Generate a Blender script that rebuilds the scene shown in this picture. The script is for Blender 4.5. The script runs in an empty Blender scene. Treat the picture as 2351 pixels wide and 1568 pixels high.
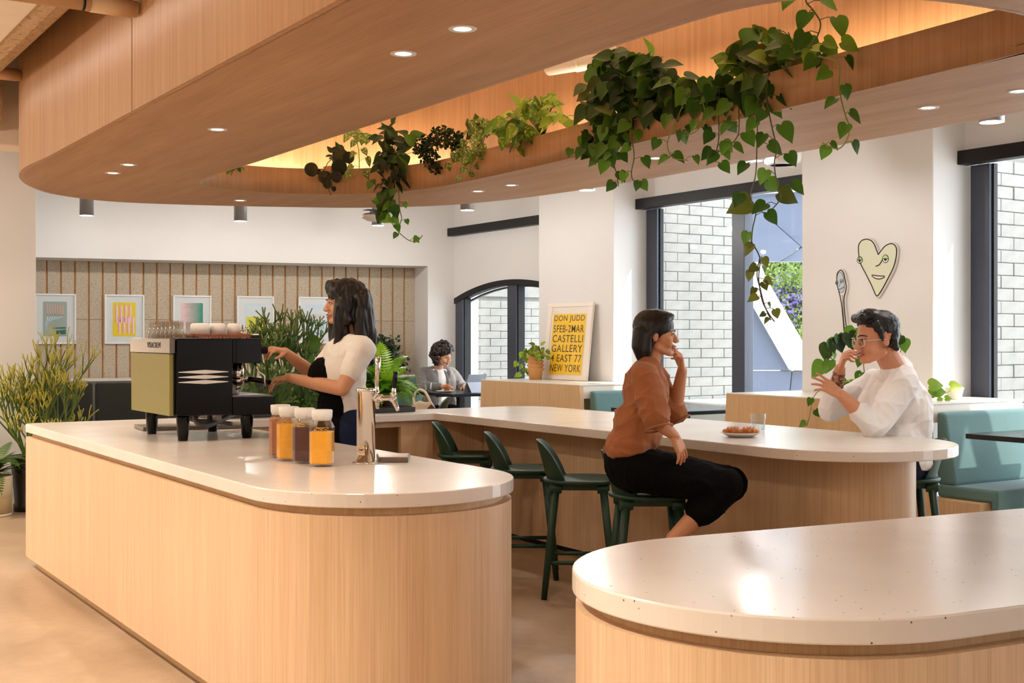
import bpy, bmesh, math, random
from mathutils import Vector, Matrix, noise as mnoise
random.seed(7)
SC = bpy.context.scene
COL = SC.collection
PI = math.pi

# ------------------------------------------------------------------ camera
TH = math.radians(32.811)
VX, VY = math.sin(TH), math.cos(TH)          # view direction on the floor plan
RX, RY = math.cos(TH), -math.sin(TH)         # image-right direction on the floor plan
CAM_H = 1.40
cam = bpy.data.cameras.new('camera')
cam.sensor_width = 36.0
cam.lens = 36.0 * 2850.0 / 2351.0
cam.shift_y = -9.0 / 2351.0
cam.clip_start = 0.05
cam.clip_end = 200
cam_ob = bpy.data.objects.new('camera', cam)
cam_ob.location = (0, 0, CAM_H)
cam_ob.rotation_euler = (PI / 2, 0, -TH)
COL.objects.link(cam_ob)
SC.camera = cam_ob

# ------------------------------------------------------------------ exposure, world, sun
SC.view_settings.view_transform = 'Standard'
SC.view_settings.look = 'None'
SC.view_settings.gamma = 1.0
SC.view_settings.use_curve_mapping = False
SC.view_settings.exposure = 0.14
W = bpy.data.worlds.new('sky')
SC.world = W
W.use_nodes = True
_bg = W.node_tree.nodes['Background']
_bg.inputs['Color'].default_value = (0.80, 0.90, 1.0, 1)
_bg.inputs['Strength'].default_value = 5.0
SUN_E, FILL_E, SPOT_E, CYL_E, COVE_E = 5.5, 25.0, 26.0, 30.0, 28.0
LEFT_SPOT = 215.0
SC.cycles.transparent_max_bounces = 24
WARM = (1.0, 0.85, 0.68)
MIDW = (1.0, 0.93, 0.85)

def lamp(name, kind, loc, energy, color=WARM, size=0.1, rot=(0, 0, 0), spot=None, size_y=None):
    d = bpy.data.lights.new(name, kind)
    d.energy = energy
    d.color = color
    if kind == 'AREA':
        d.size = size
        if size_y:
            d.shape = 'RECTANGLE'
            d.size_y = size_y
    elif kind != 'SUN':
        d.shadow_soft_size = size
        d.specular_factor = 0.1
    if spot:
        d.spot_size = math.radians(spot)
        d.spot_blend = 0.6
    o = bpy.data.objects.new(name, d)
    o.location = loc
    o.rotation_euler = rot
    COL.objects.link(o)
    return o

_s = lamp('sun', 'SUN', (12, 2, 12), SUN_E, (1.0, 0.95, 0.88), rot=Vector((-0.40, 0.42, -0.81)).to_track_quat('-Z', 'Y').to_euler())
_s.data.angle = math.radians(1.0)
# added area lamps out of view that fill the room with warm light
for _x, _y, _e in ((-2.6, 1.5, 1.0), (-2.6, 5.0, 1.15), (-1.6, 8.9, 3.2), (-1.2, -2.2, 0.7), (3.6, -1.6, 0.3)):
    lamp('fill_area_lamp', 'AREA', (_x, _y, 2.62), FILL_E * _e, (1.0, 0.88, 0.74), 1.3)

# portals: they only guide sampling of the sky through the window openings
for _y in (8.06, 4.44, 0.82, 11.6):
    _p = lamp('window_portal', 'AREA', (7.70, _y, 1.35), 1.0, (1, 1, 1), 2.3, (0, math.radians(-90), 0), size_y=2.35)
    _p.rotation_euler = (0, math.radians(90), 0)
    _p.data.cycles.is_portal = True

# ------------------------------------------------------------------ helpers
def tag(o, label=None, cat=None, group=None, kind=None):
    if label: o['label'] = label
    if cat: o['category'] = cat
    if group: o['group'] = group
    if kind: o['kind'] = kind
    return o

def empty(name, loc=(0, 0, 0), rz=0.0, parent=None):
    o = bpy.data.objects.new(name, None)
    o.empty_display_size = 0.1
    o.location = loc
    o.rotation_euler = (0, 0, rz)
    COL.objects.link(o)
    if parent: o.parent = parent
    return o

def thing(name, label, cat, loc=(0, 0, 0), rz=0.0, group=None):
    return tag(empty(name, loc, rz), label, cat, group)

def inst(ob, parent=None, loc=None, rot=None, scale=None, mat4=None, name=None):
    c = ob.copy()
    if name: c.name = name
    COL.objects.link(c)
    c.parent = parent
    if mat4 is not None: c.matrix_basis = mat4
    if loc is not None: c.location = loc
    if rot is not None: c.rotation_euler = rot
    if scale is not None: c.scale = scale
    return c

def copy_tree(o, parent=None):
    kids = list(o.children)
    c = o.copy()
    COL.objects.link(c)
    c.parent = parent
    for k in kids: copy_tree(k, c)
    return c

def frame_from(dirv, up=(0, 0, 1)):
    z = Vector(dirv).normalized()
    u = Vector(up)
    if abs(z.dot(u)) > 0.98: u = Vector((1, 0, 0))
    x = u.cross(z).normalized()
    y = z.cross(x)
    return x, y, z

class MB:
    """collects shapes and links them as ONE mesh object"""
    def __init__(s):
        s.v = []; s.f = []; s.sm = []; s.mi = []
    def add(s, vs, fs, smooth=False, mi=0):
        b = len(s.v)
        s.v += [tuple(p) for p in vs]
        s.f += [tuple(i + b for i in q) for q in fs]
        s.sm += [smooth] * len(fs)
        s.mi += [mi] * len(fs)
        return s
    def box(s, a, b, mi=0):
        (x0, y0, z0), (x1, y1, z1) = a, b
        if x0 > x1: x0, x1 = x1, x0
        if y0 > y1: y0, y1 = y1, y0
        if z0 > z1: z0, z1 = z1, z0
        v = [(x0, y0, z0), (x1, y0, z0), (x1, y1, z0), (x0, y1, z0), (x0, y0, z1), (x1, y0, z1), (x1, y1, z1), (x0, y1, z1)]
        return s.add(v, [(0, 3, 2, 1), (4, 5, 6, 7), (0, 1, 5, 4), (1, 2, 6, 5), (2, 3, 7, 6), (3, 0, 4, 7)], False, mi)
    def obox(s, c, half, ax, mi=0):
        c = Vector(c); X, Y, Z = (Vector(a) * h for a, h in zip(ax, half))
        v = [c + X * i + Y * j + Z * k for k in (-1, 1) for i, j in ((-1, -1), (1, -1), (1, 1), (-1, 1))]
        return s.add(v, [(0, 3, 2, 1), (4, 5, 6, 7), (0, 1, 5, 4), (1, 2, 6, 5), (2, 3, 7, 6), (3, 0, 4, 7)], False, mi)
    def prism(s, poly, z0, z1, smooth=False, mi=0):
        n = len(poly)
        v = [(p[0], p[1], z0) for p in poly] + [(p[0], p[1], z1) for p in poly]
        s.add(v, [tuple(range(n - 1, -1, -1)), tuple(range(n, 2 * n))], False, mi)
        s.add(v, [(i, (i + 1) % n, n + (i + 1) % n, n + i) for i in range(n)], smooth, mi)
        return s
    def extr(s, poly, org, ux, uy, depth, smooth=False, mi=0):
        """poly in a plane (ux, uy) at org, extruded along depth vector"""
        org = Vector(org); ux = Vector(ux); uy = Vector(uy); d = Vector(depth)
        n = len(poly)
        v = [org + ux * p[0] + uy * p[1] for p in poly]
        v = v + [p + d for p in v]
        s.add(v, [tuple(range(n - 1, -1, -1)), tuple(range(n, 2 * n))], False, mi)
        s.add(v, [(i, (i + 1) % n, n + (i + 1) % n, n + i) for i in range(n)], smooth, mi)
        return s
    def strip(s, path, z0, z1, th, closed=True, smooth=True, mi=0, sgn=1):
        """vertical wall of thickness th along a plan path"""
        n = len(path); o = offset(path, th * sgn, closed)
        v = [(p[0], p[1], z0) for p in path] + [(p[0], p[1], z1) for p in path] + [(p[0], p[1], z0) for p in o] + [(p[0], p[1], z1) for p in o]
        f = []; g = []
        for i in range(n if closed else n - 1):
            j = (i + 1) % n
            f += [(i, j, n + j, n + i), (2 * n + j, 2 * n + i, 3 * n + i, 3 * n + j)]
            g += [(n + i, n + j, 3 * n + j, 3 * n + i), (j, i, 2 * n + i, 2 * n + j)]
        s.add(v, f, smooth, mi); s.add(v, g, False, mi)
        return s
    def ring(s, outer, inner, z0, z1, mi=0):
        """flat plate with a hole, both loops with the same count"""
        n = len(outer)
        v = [(p[0], p[1], z) for z in (z0, z1) for q in (outer, inner) for p in q]
        f = []; g = []
        for i in range(n):
            j = (i + 1) % n
            f += [(n + i, n + j, j, i), (2 * n + i, 2 * n + j, 3 * n + j, 3 * n + i)]
            g += [(i, j, 2 * n + j, 2 * n + i), (n + j, n + i, 3 * n + i, 3 * n + j)]
        s.add(v, f, False, mi); s.add(v, g, True, mi)
        return s
    def tube(s, pts, r, n=8, caps=True, smooth=True, mi=0, up=(0, 0, 1)):
        pts = [Vector(p) for p in pts]
        if not isinstance(r, (list, tuple)): r = [r] * len(pts)
        vs = []; x = None
        for i, p in enumerate(pts):
            d = (pts[min(i + 1, len(pts) - 1)] - pts[max(i - 1, 0)])
            if d.length < 1e-9: d = Vector((0, 0, 1))
            d.normalize()
            if x is None: x, y, _ = frame_from(d, up)
            else:
                x = (x - d * x.dot(d))
                if x.length < 1e-6: x = frame_from(d, up)[0]
                x.normalize(); y = d.cross(x)
            for k in range(n):
                a = 2 * PI * k / n
                vs.append(p + (x * math.cos(a) + y * math.sin(a)) * r[i])
        fs = []
        for i in range(len(pts) - 1):
            for k in range(n):
                a = i * n + k; b = i * n + (k + 1) % n
                fs.append((a, b, b + n, a + n))
        s.add(vs, fs, smooth, mi)
        if caps:
            m = (len(pts) - 1) * n
            s.add(vs, [tuple(range(n - 1, -1, -1)), tuple(range(m, m + n))], False, mi)
        return s
    def lathe(s, prof, n=24, c=(0, 0, 0), smooth=True, ax=None, mi=0, caps=True):
        """prof: list of (r, z); closed with caps when r > 0 at the ends"""
        c = Vector(c)
        X, Y, Z = ax if ax else (Vector((1, 0, 0)), Vector((0, 1, 0)), Vector((0, 0, 1)))
        vs = []
        for r, z in prof:
            for k in range(n):
                a = 2 * PI * k / n
                vs.append(c + X * (r * math.cos(a)) + Y * (r * math.sin(a)) + Z * z)
        fs = []
        for i in range(len(prof) - 1):
            for k in range(n):
                a = i * n + k; b = i * n + (k + 1) % n
                fs.append((a, b, b + n, a + n))
        s.add(vs, fs, smooth, mi)
        m = (len(prof) - 1) * n
        if caps and prof[0][0] > 1e-6: s.add(vs, [tuple(range(n - 1, -1, -1))], False, mi)
        if caps and prof[-1][0] > 1e-6: s.add(vs, [tuple(range(m, m + n))], False, mi)
        return s
    def ell(s, c, r, n=16, m=10, mi=0, rot=None):
        c = Vector(c); vs = []; fs = []
        for i in range(m + 1):
            t = PI * i / m
            for k in range(n):
                a = 2 * PI * k / n
                p = Vector((r[0] * math.sin(t) * math.cos(a), r[1] * math.sin(t) * math.sin(a), -r[2] * math.cos(t)))
                if rot is not None: p = rot @ p
                vs.append(c + p)
        for i in range(m):
            for k in range(n):
                a = i * n + k; b = i * n + (k + 1) % n
                fs.append((a, b, b + n, a + n))
        return s.add(vs, fs, True, mi)
    def build(s, name, mat, parent=None, bevel=0.0, seg=2, loc=None, rot=None, weld=False):
        me = bpy.data.meshes.new(name)
        me.from_pydata(s.v, [], s.f)
        for m in (mat if isinstance(mat, (list, tuple)) else [mat]): me.materials.append(m)
        me.polygons.foreach_set('use_smooth', s.sm)
        me.polygons.foreach_set('material_index', s.mi)
        if weld or True:
            bm = bmesh.new(); bm.from_mesh(me)
            bmesh.ops.remove_doubles(bm, verts=bm.verts, dist=1e-5)
            bmesh.ops.recalc_face_normals(bm, faces=bm.faces)
            bm.to_mesh(me); bm.free()
        me.update()
        o = bpy.data.objects.new(name, me)
        COL.objects.link(o)
        if parent: o.parent = parent
        if loc: o.location = loc
        if rot: o.rotation_euler = rot
        if bevel:
            b = o.modifiers.new('bevel', 'BEVEL'); b.width = bevel; b.segments = seg
            b.limit_method = 'ANGLE'; b.angle_limit = math.radians(35)
            b.harden_normals = False
        return o

def offset(path, d, closed=True):
    n = len(path); out = []
    for i in range(n):
        p = Vector(path[i][:2])
        a = Vector(path[(i - 1) % n][:2]) if (closed or i > 0) else p
        b = Vector(path[(i + 1) % n][:2]) if (closed or i < n - 1) else p
        d1 = (p - a); d2 = (b - p)
        d1 = d1.normalized() if d1.length > 1e-9 else d2.normalized()
        d2 = d2.normalized() if d2.length > 1e-9 else d1
        n1 = Vector((-d1.y, d1.x)); n2 = Vector((-d2.y, d2.x))
        m = (n1 + n2)
        m = m.normalized() if m.length > 1e-6 else n1
        k = d / max(0.35, m.dot(n1))
        out.append((p.x + m.x * k, p.y + m.y * k))
    return out

def arc(cx, cy, r, a0, a1, n=16, ry=None):
    ry = ry or r
    return [(cx + r * math.cos(math.radians(a0 + (a1 - a0) * i / n)), cy + ry * math.sin(math.radians(a0 + (a1 - a0) * i / n))) for i in range(n + 1)]

def smooth_path(pts, sub=4, closed=True):
    """Catmull-Rom"""
    n = len(pts); P = [Vector(p) for p in pts]; out = []
    rng = range(n) if closed else range(n - 1)
    for i in rng:
        if closed: p0, p1, p2, p3 = P[(i - 1) % n], P[i], P[(i + 1) % n], P[(i + 2) % n]
        else: p0, p1, p2, p3 = P[max(i - 1, 0)], P[i], P[i + 1], P[min(i + 2, n - 1)]
        for k in range(sub):
            t = k / sub
            out.append(0.5 * ((2 * p1) + (p2 - p0) * t + (2 * p0 - 5 * p1 + 4 * p2 - p3) * t * t + (3 * p1 - p0 - 3 * p2 + p3) * t ** 3))
    if not closed: out.append(P[-1])
    return [tuple(p) for p in out]

def resample(path, n):
    """closed plan path -> n evenly spaced points"""
    P = [Vector(p[:2]) for p in path]; m = len(P); L = [0]
    for i in range(m): L.append(L[-1] + (P[(i + 1) % m] - P[i]).length)
    out = []; j = 0
    for k in range(n):
        t = L[-1] * k / n
        while L[j + 1] < t: j += 1
        u = (t - L[j]) / max(1e-9, L[j + 1] - L[j])
        q = P[j].lerp(P[(j + 1) % m], u)
        out.append((q.x, q.y))
    return out

# photo pixel -> place in the room (used to lay things out in metres)
def pz(px, py, z):
    Z = 2850.0 * (CAM_H - z) / (py - 775.0); u = (px - 1175.5) / 2850.0 * Z
    return Vector((VX * Z + RX * u, VY * Z + RY * u, z))
def pX(px, py, X):
    a = (px - 1175.5) / 2850.0; Z = X / (VX + RX * a)
    return Vector((X, VY * Z + RY * a * Z, CAM_H - (py - 775.0) / 2850.0 * Z))
def pY(px, py, Y):
    a = (px - 1175.5) / 2850.0; Z = Y / (VY + RY * a)
    return Vector((VX * Z + RX * a * Z, Y, CAM_H - (py - 775.0) / 2850.0 * Z))
def pD(px, py, Z):
    a = (px - 1175.5) / 2850.0 * Z
    return Vector((VX * Z + RX * a, VY * Z + RY * a, CAM_H - (py - 775.0) / 2850.0 * Z))
# ------------------------------------------------------------------ materials
def srgb(r, g, b):
    f = lambda c: (c / 12.92) if c <= 0.04045 else ((c + 0.055) / 1.055) ** 2.4
    return (f(r / 255.0), f(g / 255.0), f(b / 255.0), 1.0)

class NT:
    def __init__(s, name):
        s.m = bpy.data.materials.new(name); s.m.use_nodes = True
        s.t = s.m.node_tree; s.n = s.t.nodes; s.l = s.t.links
        s.p = s.n['Principled BSDF']; s.out = s.n['Material Output']
        s.co = None
    def node(s, typ, **kw):
        q = s.n.new(typ)
        for k, v in kw.items():
            if hasattr(q, k): setattr(q, k, v)
            else: q.inputs[k.replace('_', ' ')].default_value = v
        return q
    def link(s, a, b): s.l.new(a, b)
    def coords(s, scale=(1, 1, 1), kind='Object'):
        if not s.co: s.co = s.node('ShaderNodeTexCoord')
        mp = s.node('ShaderNodeMapping'); mp.inputs['Scale'].default_value = scale
        s.link(s.co.outputs[kind], mp.inputs['Vector'])
        return mp.outputs['Vector']
    def noise(s, vec, scale, detail=4.0, rough=0.5):
        q = s.node('ShaderNodeTexNoise'); q.inputs['Scale'].default_value = scale
        q.inputs['Detail'].default_value = detail; q.inputs['Roughness'].default_value = rough
        s.link(vec, q.inputs['Vector']); return q.outputs['Fac']
    def ramp(s, fac, stops):
        q = s.node('ShaderNodeValToRGB'); e = q.color_ramp.elements
        while len(e) < len(stops): e.new(0.5)
        for i, (p, c) in enumerate(stops):
            e[i].position = p; e[i].color = c if len(c) == 4 else (*c, 1)
        s.link(fac, q.inputs['Fac']); return q.outputs['Color']
    def mix(s, fac, a, b, mode='MIX'):
        q = s.node('ShaderNodeMix'); q.data_type = 'RGBA'; q.blend_type = mode
        for v, i in ((fac, 0), (a, 6), (b, 7)):
            if isinstance(v, (int, float)): q.inputs[i].default_value = v
            elif isinstance(v, tuple): q.inputs[i].default_value = v
            else: s.link(v, q.inputs[i])
        return q.outputs[2]
    def bump(s, h, strength=0.2, dist=0.01):
        q = s.node('ShaderNodeBump'); q.inputs['Strength'].default_value = strength
        q.inputs['Distance'].default_value = dist
        s.link(h, q.inputs['Height']); s.link(q.outputs['Normal'], s.p.inputs['Normal'])
    def set(s, **kw):
        for k, v in kw.items():
            k = {'color': 'Base Color', 'rough': 'Roughness', 'metal': 'Metallic', 'spec': 'Specular IOR Level', 'trans': 'Transmission Weight',
                 'coat': 'Coat Weight', 'sheen': 'Sheen Weight', 'ior': 'IOR', 'sss': 'Subsurface Weight', 'alpha': 'Alpha'}.get(k, k)
            i = s.p.inputs[k]
            if hasattr(v, 'is_linked') or not isinstance(v, (int, float, tuple)): s.link(v, i)
            else: i.default_value = v
        return s

def plain(name, col, rough=0.5, metal=0.0, var=0.0, scale=8.0, **kw):
    t = NT(name)
    c = srgb(*col)
    if var:
        v = t.noise(t.coords(), scale)
        lo = tuple(x * (1 - var) for x in c[:3]) + (1,); hi = tuple(min(1, x * (1 + var)) for x in c[:3]) + (1,)
        t.set(color=t.ramp(v, [(0.3, lo), (0.7, hi)]))
    else: t.set(color=c)
    t.set(rough=rough, metal=metal, **kw)
    return t.m

def wood(name, lo, hi, stretch=(38, 38, 0.9), rough=0.42, fine=(150, 150, 2.2)):
    t = NT(name)
    a = t.noise(t.coords(stretch), 1.0, 5.0, 0.6)
    b = t.noise(t.coords(fine), 1.0, 3.0, 0.6)
    w = t.noise(t.coords(tuple(x * 0.12 for x in stretch)), 1.0, 2.0, 0.5)
    c1 = t.ramp(a, [(0.30, srgb(*lo)), (0.68, srgb(*hi))])
    c2 = t.ramp(b, [(0.34, (0.60, 0.50, 0.40, 1)), (0.58, (1, 1, 1, 1))])
    c = t.mix(0.30, c1, c2, 'MULTIPLY')
    c3 = t.ramp(w, [(0.35, (0.90, 0.86, 0.82, 1)), (0.65, (1, 1, 1, 1))])
    c = t.mix(0.6, c, c3, 'MULTIPLY')
    t.set(color=c, rough=rough, spec=0.35)
    t.bump(b, 0.08, 0.002)
    return t.m

MT = {}
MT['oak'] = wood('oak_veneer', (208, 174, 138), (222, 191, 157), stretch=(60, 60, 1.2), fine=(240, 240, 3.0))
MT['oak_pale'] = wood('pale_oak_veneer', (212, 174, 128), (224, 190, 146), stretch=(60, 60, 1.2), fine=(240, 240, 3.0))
MT['oak_flat'] = wood('oak_soffit_shaded', (172, 131, 94), (190, 150, 113), stretch=(8, 0.7, 8), fine=(90, 3.0, 90), rough=0.5)  # same veneer as the counters, darkened for the weaker light under the canopy
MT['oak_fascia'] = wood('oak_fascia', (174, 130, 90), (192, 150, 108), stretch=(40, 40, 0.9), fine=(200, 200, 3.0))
MT['wall'] = plain('white_wall_paint', (224, 221, 218), 0.6, var=0.02, scale=1.5)
MT['ceil'] = plain('ceiling_paint', (222, 208, 190), 0.7, var=0.03)
def terrazzo():
    t = NT('terrazzo')
    co = t.coords()
    v = t.node('ShaderNodeTexVoronoi'); v.inputs['Scale'].default_value = 55.0
    t.link(co, v.inputs['Vector'])
    sep = t.node('ShaderNodeSeparateColor'); t.link(v.outputs['Color'], sep.inputs['Color'])
    a = t.node('ShaderNodeMath', operation='LESS_THAN'); t.link(v.outputs['Distance'], a.inputs[0]); a.inputs[1].default_value = 0.13
    b = t.node('ShaderNodeMath', operation='GREATER_THAN'); t.link(sep.outputs['Red'], b.inputs[0]); b.inputs[1].default_value = 0.84
    m = t.node('ShaderNodeMath', operation='MULTIPLY'); t.link(a.outputs[0], m.inputs[0]); t.link(b.outputs[0], m.inputs[1])
    base = t.ramp(t.noise(co, 3.0), [(0.3, srgb(212, 201, 191)), (0.7, srgb(220, 210, 201))])
    sp = t.ramp(sep.outputs['Green'], [(0.2, srgb(112, 96, 80)), (0.8, srgb(170, 152, 132))])
    t.set(color=t.mix(m.outputs[0], base, sp), rough=0.20, spec=0.45)
    return t.m
MT['terrazzo'] = terrazzo()
def concrete():
    t = NT('concrete_floor')
    a = t.noise(t.coords(), 1.1, 6.0, 0.6); b = t.noise(t.coords(), 14.0, 8.0, 0.7); c = t.noise(t.coords(), 160.0, 2.0, 0.5)
    col = t.ramp(a, [(0.30, srgb(150, 126, 100)), (0.55, srgb(172, 148, 122)), (0.75, srgb(184, 162, 138))])
    col = t.mix(0.35, col, t.ramp(b, [(0.3, (0.60, 0.55, 0.50, 1)), (0.65, (1, 1, 1, 1))]), 'MULTIPLY')
    col = t.mix(0.45, col, t.ramp(c, [(0.3, (0.75, 0.72, 0.7, 1)), (0.6, (1, 1, 1, 1))]), 'MULTIPLY')
    t.set(color=col, rough=t.ramp(a, [(0.3, (0.32,) * 3), (0.7, (0.5,) * 3)]))
    t.bump(b, 0.05, 0.003)
    return t.m
MT['floor'] = concrete()
MT['black'] = plain('black_metal', (20, 19, 20), 0.45, spec=0.3)
MT['frame'] = plain('window_frame_grey', (60, 64, 78), 0.35)
def glass_pane():
    t = NT('window_glass')
    tr = t.node('ShaderNodeBsdfTransparent'); gl = t.node('ShaderNodeBsdfGlossy'); gl.inputs['Roughness'].default_value = 0.01
    lw = t.node('ShaderNodeLayerWeight'); lw.inputs['Blend'].default_value = 0.5
    fr = t.node('ShaderNodeMath', operation='POWER'); t.link(lw.outputs['Facing'], fr.inputs[0]); fr.inputs[1].default_value = 4.0
    fm = t.node('ShaderNodeMapRange'); fm.inputs['To Min'].default_value = 0.03; fm.inputs['To Max'].default_value = 0.5
    t.link(fr.outputs[0], fm.inputs['Value'])
    mx = t.node('ShaderNodeMixShader')
    t.link(fm.outputs[0], mx.inputs[0]); t.link(tr.outputs[0], mx.inputs[1]); t.link(gl.outputs[0], mx.inputs[2])
    t.link(mx.outputs[0], t.out.inputs['Surface']); return t.m
MT['pane'] = glass_pane()
def thin_glass(name, tint=(0.97, 0.985, 0.98, 1), edge=0.5):
    t = NT(name)
    tr = t.node('ShaderNodeBsdfTransparent'); tr.inputs['Color'].default_value = tint
    gl = t.node('ShaderNodeBsdfGlossy'); gl.inputs['Roughness'].default_value = 0.03
    lw = t.node('ShaderNodeLayerWeight'); lw.inputs['Blend'].default_value = edge
    rp = t.node('ShaderNodeMapRange'); rp.inputs['To Min'].default_value = 0.035; rp.inputs['To Max'].default_value = 0.36
    t.link(lw.outputs['Facing'], rp.inputs['Value'])
    mx = t.node('ShaderNodeMixShader')
    t.link(rp.outputs[0], mx.inputs[0]); t.link(tr.outputs[0], mx.inputs[1]); t.link(gl.outputs[0], mx.inputs[2])
    t.link(mx.outputs[0], t.out.inputs['Surface']); return t.m
MT['glass'] = thin_glass('clear_glass')
def emis(name, col, e):
    t = NT(name); t.set(color=(0.9, 0.9, 0.9, 1))
    t.p.inputs['Emission Color'].default_value = (*col, 1); t.p.inputs['Emission Strength'].default_value = e
    return t.m
MT['lamp'] = emis('lamp_diffuser', (1.0, 0.93, 0.82), 3.0)
MT['lampdim'] = emis('downlight_diffuser', (1.0, 0.95, 0.88), 1.5)
MT['cove'] = emis('cove_strip', (1.0, 0.80, 0.55), 4.0)
MT['alu'] = plain('brushed_aluminium', (176, 178, 182), 0.4, 0.85)
MT['white'] = plain('white_plastic', (218, 214, 209), 0.35)
MT['chrome'] = plain('chrome', (225, 222, 218), 0.06, 1.0)
MT['steel'] = plain('brushed_steel', (118, 108, 100), 0.3, 0.9, var=0.06, scale=40)
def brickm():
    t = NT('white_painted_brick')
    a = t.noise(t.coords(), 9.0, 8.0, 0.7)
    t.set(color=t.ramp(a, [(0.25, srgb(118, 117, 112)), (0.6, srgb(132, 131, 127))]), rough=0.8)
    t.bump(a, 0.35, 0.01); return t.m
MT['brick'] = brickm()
MT['mortar'] = plain('mortar', (112, 111, 107), 0.9)
def woodwool():
    t = NT('wood_wool_board')
    a = t.noise(t.coords((1, 1, 1)), 120.0, 3.0, 0.75); b = t.noise(t.coords(), 230.0, 2.0, 0.6)
    c = t.ramp(a, [(0.36, srgb(160, 140, 116)), (0.50, srgb(204, 190, 170)), (0.7, srgb(216, 203, 185))])
    c = t.mix(0.5, c, t.ramp(b, [(0.35, (0.72, 0.68, 0.63, 1)), (0.5, (1, 1, 1, 1))]), 'MULTIPLY')
    t.set(color=c, rough=0.95); t.bump(a, 0.5, 0.01); return t.m
MT['woodwool'] = woodwool()
MT['groove'] = plain('tan_backing', (206, 150, 84), 0.8, var=0.1)
def fabric(name, col, s=420.0, var=0.16):
    t = NT(name); c = srgb(*col)
    a = t.noise(t.coords(), s, 2.0, 0.6); b = t.noise(t.coords(), 7.0, 3.0)
    lo = tuple(x * (1 - var * 1.6) for x in c[:3]) + (1,); hi = tuple(min(1, x * (1 + var)) for x in c[:3]) + (1,)
    k = t.ramp(a, [(0.3, lo), (0.7, hi)])
    k = t.mix(0.4, k, t.ramp(b, [(0.3, (0.82, 0.84, 0.86, 1)), (0.7, (1, 1, 1, 1))]), 'MULTIPLY')
    t.set(color=k, rough=0.95, sheen=0.25); t.bump(a, 0.25, 0.002); return t.m
MT['teal'] = fabric('teal_wool', (98, 132, 130))
MT['olive'] = fabric('dark_olive_wool', (46, 44, 32))
MT['slate'] = fabric('dark_teal_wool', (74, 92, 86))
def stucco():
    t = NT('sprayed_fireproofing')
    a = t.noise(t.coords(), 34.0, 6.0, 0.7)
    t.set(color=t.ramp(a, [(0.32, srgb(128, 100, 72)), (0.46, srgb(196, 164, 128)), (0.7, srgb(206, 176, 142))]), rough=0.95)
    t.bump(a, 0.8, 0.02); return t.m
MT['stucco'] = stucco()
# ------------------------------------------------------------------ the setting
def struct(o): return tag(o, kind='structure')
CEIL = 3.62
struct(MB().box((-4.3, -3.3, -0.12), (7.62, 15.4, 0.0)).build('floor', MT['floor']))
struct(MB().box((-4.3, -3.3, CEIL), (7.62, 15.4, CEIL + 0.15)).build('ceiling', MT['ceil']))
struct(MB().box((-4.45, -3.3, 0.0), (-4.3, 15.4, CEIL)).build('wall_left', MT['wall']))
struct(MB().box((-4.45, -3.45, 0.0), (7.62, -3.3, CEIL)).build('wall_front', MT['wall']))
# pier that closes the view on the far left, with its baseboard
struct(MB().box((-4.3, 11.05, 0.0), (2.315, 11.35, CEIL)).build('wall_alcove', MT['wall'], bevel=0.006))
struct(MB().box((-4.3, 11.03, 0.0), (2.32, 11.05, 0.10)).build('baseboard_alcove', plain('baseboard_grey', (196, 186, 172), 0.5), bevel=0.004))

# back wall: turned eleven degrees, with a wide niche
BC = Vector((7.45, 12.82, 0)); BD = Vector((0.982, -0.189, 0)).normalized(); BN = Vector((-BD.y, BD.x, 0))
def bw(s, off, z): return BC + BD * s + BN * off + Vector((0, 0, z))
def bw_s(px, off):
    a = (px - 1175.5) / 2850.0; D = Vector((VX + RX * a, VY + RY * a, 0))
    Z = (BC.dot(BN) + off) / D.dot(BN)
    return (D * Z - BC).dot(BD), Z
BAX = (BD, BN, Vector((0, 0, 1)))
def bwbox(m, s0, s1, o0, o1, z0, z1):
    c = bw((s0 + s1) / 2, (o0 + o1) / 2, (z0 + z1) / 2)
    return m.obox(c, (abs(s1 - s0) / 2, abs(o1 - o0) / 2, abs(z1 - z0) / 2), BAX)
NICHE_T, NICHE_R = 2.246, -0.335
wb = MB()
bwbox(wb, NICHE_R, 0.3, 0.0, 0.75, 0.0, CEIL)            # right return
bwbox(wb, -9.5, NICHE_R, 0.0, 0.75, NICHE_T, CEIL)       # wall above the niche
wall_back = struct(wb.build('wall_back', MT['wall']))
bk = MB(); bwbox(bk, -9.5, NICHE_R, 0.535, 0.75, 0.0, NICHE_T)
bko = bk.build('panel_backing', MT['groove'], wall_back)
s1, s2 = bw_s(107.2, 0.5)[0], bw_s(598.0, 0.5)[0]
PITCH = (s2 - s1) / 16.0
k = -4
while True:
    a = s1 + k * PITCH + 0.0085; b = s1 + (k + 1) * PITCH - 0.0085
    if a > NICHE_R: break
    b = min(b, NICHE_R)
    for z0, z1 in ((0.90, 1.599), (1.601, NICHE_T)):
        m = MB(); bwbox(m, a, b, 0.515, 0.537, z0, z1)
        m.build('acoustic_panel', MT['woodwool'], wall_back, bevel=0.004, seg=1)
    k += 1

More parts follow.
